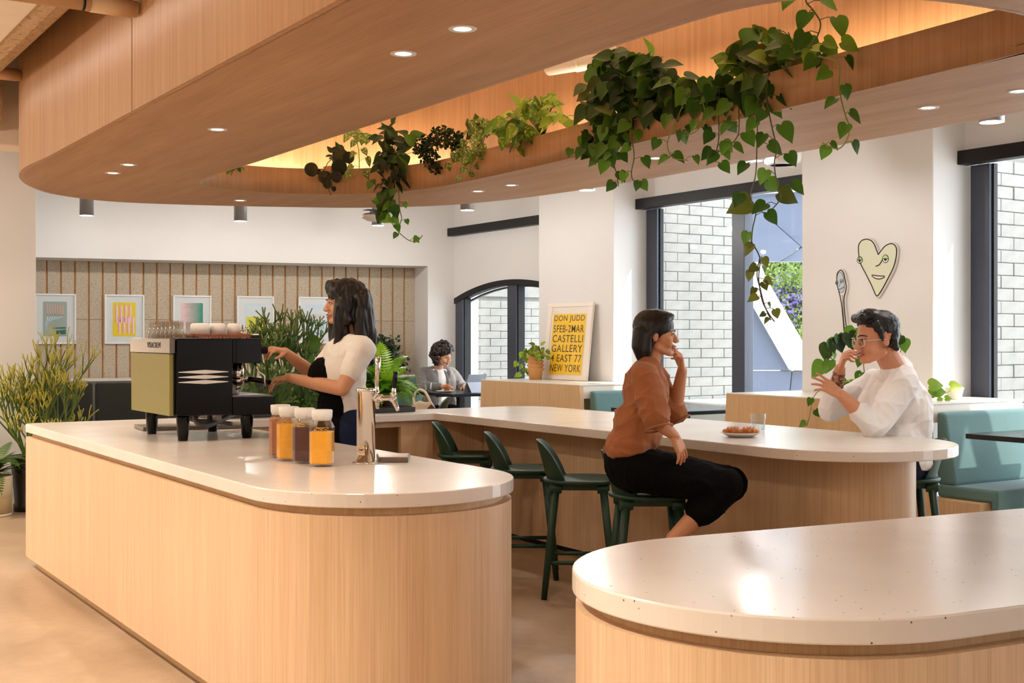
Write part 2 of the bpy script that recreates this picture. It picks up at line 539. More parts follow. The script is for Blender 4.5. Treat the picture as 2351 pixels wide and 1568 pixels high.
# window wall: piers, lintels, bulkheads
XC, XW = 7.10, 7.45
COLS = [(9.261, 10.507), (5.64, 6.867), (2.02, 3.246), (-1.6, -0.374)]
for i, (a, b) in enumerate(COLS):
    struct(MB().box((XC, a, 0), (XW + 0.15, b, CEIL)).build('wall_pier_%d' % (i + 1), MT['wall'], bevel=0.006))
BAYS = [(6.867, 9.261), (3.246, 5.64), (-0.374, 2.02)]
HZ0, HZ1 = 2.615, 2.712
for i, (a, b) in enumerate(BAYS):
    struct(MB().box((XW, a, HZ0 + 0.02), (XW + 0.15, b, CEIL)).build('wall_lintel_%d' % (i + 1), MT['wall']))
    tag(MB().box((XW - 0.09, a, HZ0), (XW + 0.02, b, HZ1)).build('trim_%d' % (i + 1), MT['black'], bevel=0.004), kind='structure')
    w = tag(empty('window_%d' % (i + 1), (XW, (a + b) / 2, 0)), kind='structure')
    yo = (a + b) / 2
    def wbx(x0, y0, z0, x1, y1, z1): return MB().box((x0, y0 - yo, z0), (x1, y1 - yo, z1))
    my = b - 1.285                                            # mullion axis
    wbx(0.03, b - 0.175, 0.05, 0.11, b - 0.02, HZ0).build('window_frame', MT['frame'], w, bevel=0.004)
    wbx(0.03, a, 0.05, 0.11, a + 0.12, HZ0).build('window_frame', MT['frame'], w, bevel=0.004)
    wbx(0.02, my - 0.078, 0.05, 0.13, my + 0.078, HZ0).build('window_mullion', MT['frame'], w, bevel=0.006)
    wbx(0.03, a, 0.0, 0.13, b, 0.09).build('window_sill', MT['frame'], w, bevel=0.004)
    wbx(0.075, a + 0.12, 0.09, 0.081, my - 0.078, HZ0).build('window_pane', MT['pane'], w)
    wbx(0.075, my + 0.078, 0.09, 0.081, b - 0.17, HZ0).build('window_pane', MT['pane'], w)
    for (y0, y1) in ((my + 0.078, my + 0.095), (b - 0.19, b - 0.172)):
        wbx(0.06, y0, 0.09, 0.10, y1, HZ0).build('window_gasket', MT['black'], w)

# arched bay at the far end
AY0, AY1, APZ, APY = 10.40, 12.80, 2.040, 11.60
def arch_z(y, d=0.0): return APZ - d - 0.125 * (y - APY) ** 2
ys = [AY0 + (AY1 - AY0) * i / 24 for i in range(25)]
poly = [(AY0 - 0.1, CEIL), (AY0 - 0.1, arch_z(AY0))] + [(y, arch_z(y)) for y in ys] + [(12.9, arch_z(AY1)), (12.9, CEIL)]
struct(MB().extr(poly, (XW, 0, 0), (0, 1, 0), (0, 0, 1), (0.15, 0, 0)).build('wall_arch', MT['wall']))
struct(MB().box((XW - 0.09, 10.45, 2.605), (XW + 0.01, 12.93, 2.70)).build('trim_4', MT['black'], bevel=0.004))
w4 = tag(empty('window_4', (XW, 11.6, 0)), kind='structure')
band = [(y - 11.6, arch_z(y, -0.005)) for y in ys] + [(y - 11.6, arch_z(y, 0.058)) for y in reversed(ys)]
MB().extr(band, (-0.02, 0, 0), (0, 1, 0), (0, 0, 1), (0.10, 0, 0), True).build('arch_frame', MT['black'], w4)
band2 = [(y - 11.6, arch_z(y, 0.058)) for y in ys] + [(y - 11.6, arch_z(y, 0.075)) for y in reversed(ys)]
MB().extr(band2, (0.11, 0, 0), (0, 1, 0), (0, 0, 1), (0.04, 0, 0), True).build('arch_gasket', MT['frame'], w4)
MB().box((0.0, 12.63 - 11.6, 0.1), (0.09, 12.80 - 11.6, 1.86)).build('window_frame', MT['frame'], w4, bevel=0.004)
MB().box((0.0, 11.47 - 11.6, 0.1), (0.10, 11.655 - 11.6, 2.0)).build('window_mullion', MT['frame'], w4, bevel=0.006)
for y0, y1 in ((11.455, 11.475), (11.65, 11.675), (12.615, 12.635)):
    MB().box((0.02, y0 - 11.6, 0.1), (0.104, y1 - 11.6, 1.98 if y0 < 12 else 1.88)).build('window_gasket', MT['black'], w4)
MB().box((0.0, AY0 - 11.6, 0.0), (0.15, 1.2, 0.1)).build('window_sill', MT['frame'], w4)
MB().extr([(y - 11.6, arch_z(y, 0.03)) for y in ys] + [(1.2, 0.1), (-1.2, 0.1)], (0.075, 0, 0), (0, 1, 0), (0, 0, 1), (0.006, 0, 0)).build('window_pane', MT['pane'], w4)

# ------------------------------------------------------------------ outside: brick fins, facet building, ground
struct(MB().box((7.62, -8, -0.2), (60, 60, -0.06)).build('ground_outside', plain('pale_paving', (222, 220, 214), 0.8)))
BRL, BRH = 0.30, 0.0925
brick_mesh = None
def fin(y, x0, x1, z1, nx):
    global brick_mesh
    f = struct(MB().box((x0, y, -0.06), (x1 - 0.005, y + 0.19, z1 + 0.1)).build('wall_fin', MT['mortar']))
    if brick_mesh is None:
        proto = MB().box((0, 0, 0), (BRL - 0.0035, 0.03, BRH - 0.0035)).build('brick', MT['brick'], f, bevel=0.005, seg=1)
        brick_mesh = proto; first = True
    else: first = False
    rows = int((z1 - 0.0) / BRH)
    for r in range(rows):
        x = x0 - (0.10 if r % 2 else 0.25)
        while x < x1 - 0.02:
            xa = max(x, x0); xb = min(x + BRL, x1)
            if xb - xa > 0.04:
                if first: o = brick_mesh; first = False
                else: o = inst(brick_mesh, f)
                o.location = (xa, y - 0.014 + random.uniform(-0.003, 0.002), r * BRH)
                o.scale = ((xb - xa) / BRL, 1, 1)
                o.rotation_euler = (0, 0, random.uniform(-0.004, 0.004))
            x += BRL
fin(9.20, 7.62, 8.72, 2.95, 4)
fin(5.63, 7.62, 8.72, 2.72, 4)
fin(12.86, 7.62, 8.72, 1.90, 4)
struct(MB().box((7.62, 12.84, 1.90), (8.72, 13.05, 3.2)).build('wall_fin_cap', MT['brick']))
struct(MB().box((7.75, 6.7, -0.06), (8.6, 9.18, 0.80)).build('wall_planter', plain('white_render', (224, 224, 220), 0.8), bevel=0.02))
# shade roof over the fins
# facet building across the court, seen through the middle window
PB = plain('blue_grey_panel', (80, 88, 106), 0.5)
PWH = plain('white_and_sunlit_facet', (206, 206, 202), 0.7)  # white of the fascia; on the sloping band it stands in for sunlight
facet = thing('facet_building', 'blue grey panelled building with a sloping sunlit band in white outside the middle window', 'building', tuple(pD(1775, 775, 17.0)[:2]) + (-0.06,))
fo = facet.location.copy()
def fpan(name, pts, Z, th, mat):
    P = [pD(x, y, Z) for x, y in pts]
    n = len(P); d = Vector((VX, VY, 0)) * th
    m = MB(); vs = [p - fo for p in P] + [p + d - fo for p in P]
    m.add(vs, [tuple(range(n)), tuple(range(2 * n - 1, n - 1, -1))] + [(i, n + i, n + (i + 1) % n, (i + 1) % n) for i in range(n)])
    return m.build(name, mat, facet)
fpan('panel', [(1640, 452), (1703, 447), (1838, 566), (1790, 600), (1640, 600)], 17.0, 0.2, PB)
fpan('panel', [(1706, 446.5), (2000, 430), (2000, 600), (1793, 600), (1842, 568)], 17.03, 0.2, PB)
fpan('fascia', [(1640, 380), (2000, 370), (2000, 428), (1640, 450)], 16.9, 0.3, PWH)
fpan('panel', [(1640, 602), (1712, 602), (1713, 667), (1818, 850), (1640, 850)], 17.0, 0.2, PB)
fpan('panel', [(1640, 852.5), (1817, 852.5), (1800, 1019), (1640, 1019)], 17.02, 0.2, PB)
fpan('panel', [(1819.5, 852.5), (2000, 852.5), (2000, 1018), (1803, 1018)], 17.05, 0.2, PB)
fpan('sunlit_band', [(1713, 602), (1745, 602), (1760, 640), (1850, 796), (1900, 850), (1819, 850), (1714, 667)], 16.8, 0.5, PWH)  # sunlit facet, its brightness put into a projecting white band

# ------------------------------------------------------------------ ceiling beam and pipes on the upper left
struct(MB().box((-2.0, 2.0, 2.852), (1.20, 8.45, CEIL)).build('ceiling_bulkhead', MT['ceil'], bevel=0.01))
beam = MB()
beam.box((1.2, 2.0, 2.985), (1.46, 7.9, CEIL)); beam.box((1.2, 2.0, 2.86), (1.3, 7.9, 3.0))
struct(beam.build('beam', MT['stucco'], bevel=0.02))
struct(MB().box((-2.0, 8.5, 2.80), (1.58, 9.0, CEIL)).build('beam_cross', MT['stucco'], bevel=0.02))
struct(MB().box((-2.0, 9.05, 2.72), (1.9, 9.35, CEIL)).build('beam_smooth', MT['ceil'], bevel=0.01))
PIPE = plain('painted_pipe', (205, 170, 132), 0.55)
def pipe(y, z, r, x0, x1, label):
    p = thing('ceiling_pipe', label, 'pipe', (x1, y, z))
    MB().tube([(x0 - x1, 0, 0), (0, 0, 0)], r, 16, up=(0, 1, 0)).build('pipe_run', PIPE, p)
    MB().tube([(-0.20, 0, 0), (-0.02, 0, 0)], r * 1.09, 16, up=(0, 1, 0)).build('pipe_coupling', PIPE, p)
    MB().tube([(-0.235, 0, 0), (-0.225, 0, 0)], r * 1.1, 16, up=(0, 1, 0)).build('joint_ring', MT['black'], p)
pipe(5.51, 2.85, 0.037, -2.0, 1.578, 'tan painted pipe under the ceiling meeting the wooden canopy at its top')
pipe(7.97, 2.995, 0.035, -2.0, 1.578, 'tan painted pipe end below the sprayed beam, farther of two pipes')

# ------------------------------------------------------------------ the hanging wooden canopy
SOFF = 2.42
outer = [(1.59, 1.9)] + [(1.59, y) for y in (2.6, 3.4, 4.2, 5.0, 5.8, 6.6, 7.3)] + [(1.575, 7.75), (1.60, 8.1), (1.665, 8.42), (1.78, 8.75), (1.95, 9.07), (2.115, 9.25), (2.38, 9.41), (2.70, 9.45), (3.29, 9.30), (3.9, 9.05), (4.29, 8.84), (4.70, 8.42),
         (4.93, 7.85), (5.03, 7.2), (5.07, 6.5), (5.05, 5.7), (5.03, 4.8), (5.00, 3.9), (4.97, 3.2), (4.95, 2.4)] + arc(3.27, 2.0, 1.68, -12, -168, 10, 1.15)
outer = [tuple(p[:2]) for p in smooth_path([(x, y, 0) for x, y in outer], 4)]
inner = [(2.66, y) for y in (3.1, 4.0, 5.0, 6.0, 6.9)] + [(2.655, 7.45), (2.665, 7.81), (2.715, 8.02), (2.84, 8.18), (3.11, 8.265), (3.40, 8.25), (3.67, 8.13), (3.92, 7.92), (4.085, 7.6), (4.14, 7.2), (4.13, 6.28), (4.07, 4.98), (3.995, 3.62), (3.965, 3.1), (3.945, 2.74),
         (3.91, 2.56), (3.78, 2.455), (3.50, 2.427), (3.28, 2.44), (3.055, 2.49), (2.82, 2.61), (2.70, 2.80)]
inner = [tuple(p[:2]) for p in smooth_path([(x, y, 0) for x, y in inner], 4)]
NR = 240
o2 = resample(outer, NR)
# match the inner loop to the outer one by angle
cx0, cy0 = 3.35, 5.4
i2 = resample(inner, NR)
def align(a, b):
    best = min(range(len(b)), key=lambda k: (b[k][0] - a[0][0]) ** 2 + (b[k][1] - a[0][1]) ** 2)
    return b[best:] + b[:best]
i2 = align(o2, i2)
def area(p): return sum(p[i][0] * p[(i + 1) % len(p)][1] - p[(i + 1) % len(p)][0] * p[i][1] for i in range(len(p)))
canopy = thing('ceiling_canopy', 'oval hanging oak canopy ring over the bar with an open middle', 'canopy', (3.3, 5.4, SOFF))
cn = lambda L: [(x - 3.3, y - 5.4) for x, y in L]
sg = 1 if area(o2) > 0 else -1; si = 1 if area(i2) > 0 else -1
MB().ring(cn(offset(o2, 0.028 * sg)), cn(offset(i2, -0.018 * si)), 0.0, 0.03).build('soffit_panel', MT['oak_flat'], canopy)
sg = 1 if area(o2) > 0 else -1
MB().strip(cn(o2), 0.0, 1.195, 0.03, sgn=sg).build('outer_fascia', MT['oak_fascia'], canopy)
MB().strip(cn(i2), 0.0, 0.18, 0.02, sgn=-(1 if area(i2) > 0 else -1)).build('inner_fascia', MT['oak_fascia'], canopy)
# fine panel joints on the outer fascia
for y in (5.62, 2.9):
    MB().box((1.5885 - 3.3, y - 5.4, 0.0), (1.591 - 3.3, y - 5.4 + 0.004, 1.19)).build('panel_joint', plain('joint_line', (120, 82, 52), 0.7), canopy)
# hidden cove strips lying in the trough wash the outer fascia (real luminaires)
for i, (x0, y0, x1, y1) in enumerate(((4.78, 3.0, 4.86, 5.0), (4.88, 5.1, 4.88, 7.1), (4.0, 8.75, 4.6, 8.25), (2.7, 9.1, 3.8, 8.85), (1.95, 5.2, 1.95, 7.9))):
    st = thing('cove_light', ['led strip in the canopy trough behind the hanging pothos', 'led strip in the canopy trough behind the small potted plants', 'led strip in the canopy trough at the far right curve',
               'led strip in the canopy trough at the far end', 'led strip in the canopy trough on the espresso machine side'][i], 'light', ((x0 + x1) / 2, (y0 + y1) / 2, SOFF + 0.032))
    ang = math.atan2(y1 - y0, x1 - x0); L = math.hypot(x1 - x0, y1 - y0)
    st.rotation_euler = (0, 0, ang)
    MB().box((-L / 2, -0.02, 0), (L / 2, 0.02, 0.02)).build('housing', MT['alu'], st, bevel=0.003)
    MB().box((-L / 2, -0.014, 0.02), (L / 2, 0.014, 0.024)).build('diffuser', MT['cove'], st)
    l = lamp('cove_lamp', 'AREA', (0, 0, 0.035), COVE_E * L / 2.0, (1.0, 0.80, 0.58), L, (PI, 0, 0), size_y=0.03)
    l.parent = st

# ------------------------------------------------------------------ lamps
DL = [((1062, 66), 'recessed downlight in the oak canopy nearest the camera'), ((926, 123), 'recessed downlight in the oak canopy, second from the camera'),
      ((499, 297), 'recessed downlight alone above the espresso machine'), ((259, 397), 'recessed downlight at the far left of the oak canopy, farther of a pair'),
      ((295, 378), 'recessed downlight at the far left of the oak canopy, nearer of a pair'), ((551, 460), 'recessed downlight in the far rim of the oak canopy'),
      ((1097, 439), 'recessed downlight in the window side of the canopy, farther of the far pair'), ((1174, 425), 'recessed downlight in the window side of the canopy, nearer of the far pair'),
      ((1504, 363), 'recessed downlight in the canopy beside the hanging pothos'), ((2131, 247), 'recessed downlight in the window side of the canopy, second from right'),
      ((2340, 209), 'recessed downlight at the right edge of the picture in the canopy')]
for (x, y), lab in DL:
    p = pz(x, y, SOFF)
    t = thing('downlight', lab, 'light', p, group='recessed downlights in the canopy')
    MB().lathe([(0.030, -0.002), (0.046, -0.003), (0.048, 0.0), (0.046, 0.004), (0.030, 0.004), (0.030, -0.002)], 28, caps=False).build('trim_ring', MT['white'], t)
    MB().lathe([(0.0, -0.001), (0.032, -0.001)], 24).build('diffuser', MT['lampdim'], t)
    l = lamp('downlight_lamp', 'SPOT', (0, 0, -0.012), SPOT_E, WARM if p.x < 4 else (1.0, 0.95, 0.88), 0.035, spot=118); l.parent = t
CYL = [((199, 495), 'leftmost grey cylinder ceiling light by the back wall'), ((552, 508), 'grey cylinder ceiling light over the middle of the back wall'), ((868, 518), 'grey cylinder ceiling light half hidden by the disc shaped device'),
       ((1073, 483), 'grey cylinder ceiling light in front of the arched window'), ((1348, 437), 'cylinder ceiling light at the pier with the yellow poster'), ((1728, 370), 'cylinder ceiling light behind the hanging vines'), ((2277, 281), 'cylinder ceiling light at the right window')]
cyls = [(pz(x, y, 2.58), lab) for (x, y), lab in CYL]
cyls += [(Vector((0.15, y, 2.58)), None) for y in (0.4, 2.3, 4.2, 6.1, 8.0, 9.9)]
for i, (p, lab) in enumerate(cyls):
    t = thing('cylinder_light', lab or 'grey cylinder ceiling light outside the picture on the left', 'light', p, group='cylinder ceiling lights')
    top = (2.85 if lab is None and p.y < 8.46 else CEIL) - 2.58
    MB().lathe([(0.056, 0.012), (0.062, 0.0), (0.066, 0.0), (0.066, top), (0.0, top)], 28, caps=False).build('housing', MT['alu'], t)
    MB().lathe([(0.0, 0.006), (0.058, 0.006)], 24).build('diffuser', MT['lamp'], t)
    l = lamp('cylinder_lamp', 'POINT', (0, 0, -0.012), CYL_E * (1.1 if lab is None else 1.0), (1.0, 0.96, 0.91) if lab else WARM, 0.03); l.parent = t
    if lab is None:
        l = lamp('cylinder_spot', 'SPOT', (0, 0, -0.015), LEFT_SPOT, WARM, 0.05, spot=112); l.parent = t
# white drum speaker and the saucer device
t = thing('drum_speaker', 'large white drum shaped ceiling fixture behind the hanging vines', 'speaker', pz(1797, 380, 2.55))
MB().lathe([(0.085, 0.03), (0.085, 0.0), (0.118, 0.02), (0.125, 0.06), (0.125, 0.75), (0.0, 0.75)], 32, caps=False).build('housing', MT['white'], t)
MB().lathe([(0.0, 0.004), (0.088, 0.004)], 28).build('grille', plain('pale_grille', (205, 208, 212), 0.5), t)
dp = pD(862, 497, 11.0)
t = thing('access_point', 'white saucer shaped device hanging below the far rim of the canopy', 'device', dp)
MB().lathe([(0.0, -0.045), (0.07, -0.04), (0.115, -0.018), (0.128, 0.0), (0.122, 0.008)], 32).build('lower_shell', MT['white'], t)
MB().lathe([(0.122, 0.008), (0.10, 0.024), (0.05, 0.032), (0.0, 0.034)], 32).build('upper_shell', plain('warm_grey_plastic', (128, 112, 100), 0.5), t)
MB().box((-0.10, -0.05, 0.052), (0.10, 0.05, 0.056)).box((-0.04, -0.03, 0.03), (0.05, 0.03, 0.054)).build('mount_plate', MT['black'], t)
MB().tube([(0, 0, 0.05), (0, 0, CEIL - dp.z)], 0.03, 12).build('drop_tube', MT['white'], t)
MB().ell((-0.115, -0.035, -0.005), (0.008, 0.008, 0.004), 8, 6).build('red_indicator', plain('red_led', (235, 60, 40), 0.3), t)

wp = thing('ceiling_pipe', 'white pipe seen through the canopy opening above the golden pothos', 'pipe', pD(1300, 150, 8.0))
WPIPE = plain('white_pipe', (226, 218, 206), 0.5)
a_, b_ = pD(1262, 158, 8.3) - wp.location, pD(1420, 132, 7.6) - wp.location
MB().tube([a_, b_], 0.045, 16).build('pipe_run', WPIPE, wp)
MB().tube([a_.lerp(b_, 0.42), a_.lerp(b_, 0.50)], 0.050, 16).build('pipe_coupling', WPIPE, wp)
MB().tube([b_ * 0.9, Vector((b_.x * 0.9, b_.y * 0.9, CEIL - wp.location.z))], 0.02, 10).build('hanger_rod', WPIPE, wp)
fl = thing('floor_lamp', 'warm floor lamp just outside the left edge of the picture', 'lamp', (1.25, 10.55, 0))
MB().lathe([(0.0, 0.0), (0.13, 0.0), (0.13, 0.015), (0.0, 0.02)], 24).build('base', MT['black'], fl)
MB().tube([(0, 0, 0.015), (0, 0, 1.22)], 0.012, 10).build('pole', MT['black'], fl)
MB().ell((0, 0, 1.30), (0.10, 0.10, 0.10), 20, 14).build('globe_shade', emis('lamp_globe', (1.0, 0.78, 0.5), 3.0), fl)
l = lamp('floor_lamp_bulb', 'POINT', (0, -0.02, 1.30), 34.0, (1.0, 0.80, 0.56), 0.11); l.parent = fl
# ------------------------------------------------------------------ U shaped bar
T0, T1 = 0.825, 0.875
u_out = [(1.605, 7.95), (1.605, 4.25)] + arc(2.115, 4.21, 0.51, 180, 360, 28) + [(2.625, 7.56), (4.235, 7.56)]
u_out += [(4.235, 4.55)] + arc(4.79, 4.36, 0.555, 180, 360, 28) + [(5.345, 7.75)] + arc(5.095, 7.75, 0.25, 0, 90, 8) + [(1.655, 8.0), (1.62, 7.985)]
def poly_worktop(poly, name, label):
    o = MB().prism(poly, T0, T1).build(name, MT['terrazzo'], bevel=0.004)
    for p in o.data.polygons: p.use_smooth = False
    return tag(o, label, 'worktop')
poly_worktop(u_out, 'bar_worktop', 'speckled white U shaped bar worktop carrying the espresso machine and jars')
# planter opening is a raised soil tray standing on the rear leg of the U
def rounded(outline, z0, z1, name, mat, parent=None):
    return MB().prism(outline, z0, z1, smooth=False).build(name, mat, parent)
def smooth_sides(o):
    for p in o.data.polygons: p.use_smooth = abs(p.normal.z) < 0.5
    m = o.modifiers.new('e', 'EDGE_SPLIT'); m.split_angle = math.radians(30)
    return o
# left leg base
def leg_outline(x0, x1, yend, ytop, r):
    cxm = (x0 + x1) / 2
    return [(x0, ytop), (x0, yend + r)] + arc(cxm, yend + r, (x1 - x0) / 2, 180, 360, 36, ry=r) + [(x1, ytop)]
lb = thing('bar_counter', 'oak veneered left leg of the bar with a rounded near end', 'counter', (2.115, 5.8, 0))
sh = lambda L: [(x - 2.115, y - 5.8) for x, y in L]
smooth_sides(rounded(sh(leg_outline(1.612, 2.618, 3.708, 7.98, 0.505)), 0.066, 0.797, 'front_panel', MT['oak'], lb))
smooth_sides(rounded(sh(leg_outline(1.645, 2.585, 3.741, 7.95, 0.47)), 0.797, T0, 'reveal_strip', MT['oak_pale'], lb))
smooth_sides(rounded(sh(leg_outline(1.665, 2.565, 3.761, 7.93, 0.45)), 0.0, 0.066, 'plinth', MT['oak_pale'], lb))
# rear leg: rail, niche, side panels
rb = thing('bar_counter', 'oak rear section of the bar with an open shelf niche behind the barista', 'counter', (3.5, 7.8, 0))
q = lambda x0, y0, z0, x1, y1, z1: MB().box((x0 - 3.5, y0 - 7.8, z0), (x1 - 3.5, y1 - 7.8, z1))
q(2.62, 7.60, 0.785, 3.99, 7.63, T0).build('apron_rail', MT['oak'], rb)
q(2.62, 7.95, 0.0, 4.675, 7.98, T0).build('back_panel', MT['oak'], rb)
q(3.99, 7.60, 0.0, 4.24, 7.64, T0).build('side_panel', MT['oak'], rb)
q(3.60, 7.66, 0.0, 3.63, 7.95, 0.785).build('divider', MT['oak'], rb)
q(4.21, 7.64, 0.0, 4.675, 7.95, T0).build('end_panel', MT['oak'], rb)
q(2.62, 7.66, 0.30, 3.99, 7.95, 0.325).build('shelf', MT['oak'], rb)
# centre leg base, set back under the worktop
cb = thing('bar_counter', 'oak window side leg of the bar, set back behind the green stools', 'counter', (4.96, 6.1, 0))
sc_ = lambda L: [(x - 4.96, y - 6.1) for x, y in L]
smooth_sides(rounded(sc_(leg_outline(4.68, 5.24, 4.12, 7.95, 0.28)), 0.035, T0, 'front_panel', MT['oak'], cb))
smooth_sides(rounded(sc_(leg_outline(4.70, 5.22, 4.14, 7.93, 0.26)), 0.0, 0.035, 'plinth', MT['black'], cb))
# ------------------------------------------------------------------ counter in the near right corner
nc = Vector((2.06, 2.02)); e = Vector((1.326, -0.162)).normalized(); nn = Vector((-e.y, e.x))
def stadium(r, L=4.2):
    out = []
    a0 = math.degrees(math.atan2(nn.y, nn.x))
    for x, y in arc(0, 0, r, a0, a0 + 180, 40): out.append((nc.x + x, nc.y + y))
    for x, y in arc(0, 0, r, a0 + 180, a0 + 360, 20): out.append((nc.x + e.x * L + x, nc.y + e.y * L + y))
    return out
poly_worktop(stadium(0.5), 'island_worktop', 'speckled white rounded counter top in the near right corner')
ib = thing('island_counter', 'oak veneered rounded island counter body in the near right corner', 'counter', (nc.x, nc.y, 0))
sn = lambda L: [(x - nc.x, y - nc.y) for x, y in L]
smooth_sides(rounded(sn(stadium(0.492)), 0.066, 0.797, 'front_panel', MT['oak'], ib))
smooth_sides(rounded(sn(stadium(0.455)), 0.797, T0, 'reveal_strip', MT['oak_pale'], ib))
smooth_sides(rounded(sn(stadium(0.44)), 0.0, 0.066, 'plinth', MT['oak_pale'], ib))
# ------------------------------------------------------------------ banquettes round the piers
SHELF = 0.985
MT['shelf'] = plain('white_shelf', (226, 216, 200), 0.3)
BX0 = 6.42
def banquette(name_label, y0, y1, x1, near_seat):
    """double sided bench end, y0 (towards the camera) .. y1"""
    t = thing('banquette', name_label, 'bench', (BX0, (y0 + y1) / 2, 0))
    yc = (y0 + y1) / 2
    L = lambda x0, a, z0, x2, b, z1: MB().box((x0 - BX0, a - yc, z0), (x2 - BX0, b - yc, z1))
    # end panel, slightly wider at its foot
    MB().extr([(y0 - yc, SHELF - 0.012), (y1 - yc, SHELF - 0.012), (y1 - yc + 0.07, 0.0), (y0 - yc - 0.07, 0.0)], (0, 0, 0), (0, 1, 0), (0, 0, 1), (0.04, 0, 0)).build('end_panel', MT['oak_pale'], t)
    # U shaped shelf leaving out the pier
    a, b = (5.64, 6.867) if y0 < 6 else (9.261, 10.507)
    L(BX0, y0, SHELF - 0.012, 7.095, y1, SHELF).build('shelf', MT['shelf'], t, bevel=0.003)
    L(7.095, y0, SHELF - 0.012, x1, a - 0.003, SHELF).build('shelf', MT['shelf'], t, bevel=0.003)
    L(7.095, b + 0.003, SHELF - 0.012, x1, y1, SHELF).build('shelf', MT['shelf'], t, bevel=0.003)
    L(BX0 + 0.045, y0 + 0.005, 0.86, x1, y0 + 0.03, SHELF - 0.012).build('back_rail', MT['shelf'], t)
    # near backrest and seat
    def prof(p, name, mat, xa, xb, bev):
        MB().extr([(y - yc, z) for y, z in p], (xa - BX0, 0, 0), (0, 1, 0), (0, 0, 1), (xb - xa, 0, 0)).build(name, mat, t, bevel=bev, seg=3)
    prof([(y0 - 0.005, 0.93), (y0 - 0.07, 0.925), (y0 - 0.15, 0.47), (y0 - 0.005, 0.47)], 'backrest_cushion', MT['teal'], BX0 + 0.10, x1, 0.022)
    if near_seat:
        f = y0 - 0.46
        prof([(y0 - 0.02, 0.475), (f, 0.475), (f, 0.33), (f + 0.045, 0.33), (f + 0.05, 0.395), (y0 - 0.02, 0.395)], 'seat_cushion', MT['teal'], BX0 + 0.09, x1, 0.018)
        prof([(y0, 0.394), (f + 0.055, 0.394), (f + 0.12, 0.0), (y0, 0.0)], 'seat_base', MT['oak_pale'], BX0 + 0.005, x1, 0.0)
    # far backrest (faces away)
    prof([(y1 + 0.005, 0.93), (y1 + 0.07, 0.925), (y1 + 0.15, 0.47), (y1 + 0.005, 0.47)], 'backrest_cushion', MT['teal'], BX0 + 0.10, x1, 0.022)
    return t
banquette('oak ended banquette with teal cushions below the yellow poster', 8.86, 10.52, 7.42, True)
banquette('oak ended banquette with teal cushions beside the man in white', 5.16, 6.98, 7.42, True)

# bench along the niche at the back
nb = thing('niche_bench', 'long bench with dark green back cushions along the back wall niche', 'bench', bw(-2.5, 0.0, 0.0))
nbo = bw(-2.5, 0, 0)
class NB(MB):
    def b(s, s0, s1, o0, o1, z0, z1):
        c = bw((s0 + s1) / 2, (o0 + o1) / 2, (z0 + z1) / 2) - nbo
        return s.obox(c, (abs(s1 - s0) / 2, abs(o1 - o0) / 2, abs(z1 - z0) / 2), BAX)
NB().b(-6.4, -0.345, 0.12, 0.495, 0.925, 0.955).build('ledge', MT['shelf'], nb, bevel=0.004)
NB().b(-6.4, -0.345, 0.16, 0.49, 0.0, 0.925).build('back_frame', MT['shelf'], nb)
NB().b(-6.4, -0.345, -0.42, 0.16, 0.0, 0.36).build('seat_base', MT['oak_pale'], nb)
NB().b(-6.4, -0.345, -0.45, 0.02, 0.36, 0.46).build('seat_cushion', MT['olive'], nb, bevel=0.02)
edges = [bw_s(p, 0.06)[0] for p in (215.5, 113)]
wcush = 0.79
e0 = edges[0]
k = 0; sx = e0
while sx - wcush > -6.4:
    NB().b(sx - wcush + 0.012, sx - 0.012, 0.03, 0.158, 0.45, 0.915).build('back_cushion', MT['olive'], nb, bevel=0.025, seg=3); sx -= wcush
sx = e0
while sx < -0.5:
    w = min(wcush, -0.36 - sx)
    NB().b(sx + 0.012, sx + w - 0.012, 0.03, 0.158, 0.45, 0.915).build('back_cushion', MT['olive'] if sx < -1.5 else MT['slate'], nb, bevel=0.025, seg=3); sx += w

# ------------------------------------------------------------------ black tables between the benches
TT = 0.81
def table(x0, x1, y0, y1, label, leg=(0.5, 0.5)):
    cx, cy = (x0 + x1) / 2, (y0 + y1) / 2
    t = thing('cafe_table', label, 'table', (cx, cy, 0), group='black cafe tables by the windows')
    MB().box((x0 - cx, y0 - cy, TT - 0.032), (x1 - cx, y1 - cy, TT)).build('tabletop', MT['tabletop'], t, bevel=0.004)
    lx, ly = x0 + (x1 - x0) * leg[0] - cx, y0 + (y1 - y0) * leg[1] - cy
    MB().box((lx - 0.035, ly - 0.035, 0.012), (lx + 0.035, ly + 0.035, TT - 0.032)).build('pedestal', MT['black'], t, bevel=0.004)
    MB().box((lx - 0.24, ly - 0.24, 0), (lx + 0.24, ly + 0.24, 0.014)).build('base_plate', MT['black'], t, bevel=0.004)
    MB().box((lx - 0.3, ly - 0.02, TT - 0.052), (lx + 0.3, ly + 0.02, TT - 0.032)).build('top_bracket', MT['black'], t)
    return t
MT['tabletop'] = plain('black_laminate', (34, 33, 38), 0.22, spec=0.5)
table(6.485, 7.32, 4.07, 4.91, 'black topped cafe table in front of the teal bench at the right edge')
table(6.395, 7.34, 7.58, 8.376, 'black topped cafe table partly hidden behind the woman in tan')
table(6.50, 7.25, 11.21, 12.19, 'black topped cafe table of the person working on a tablet')

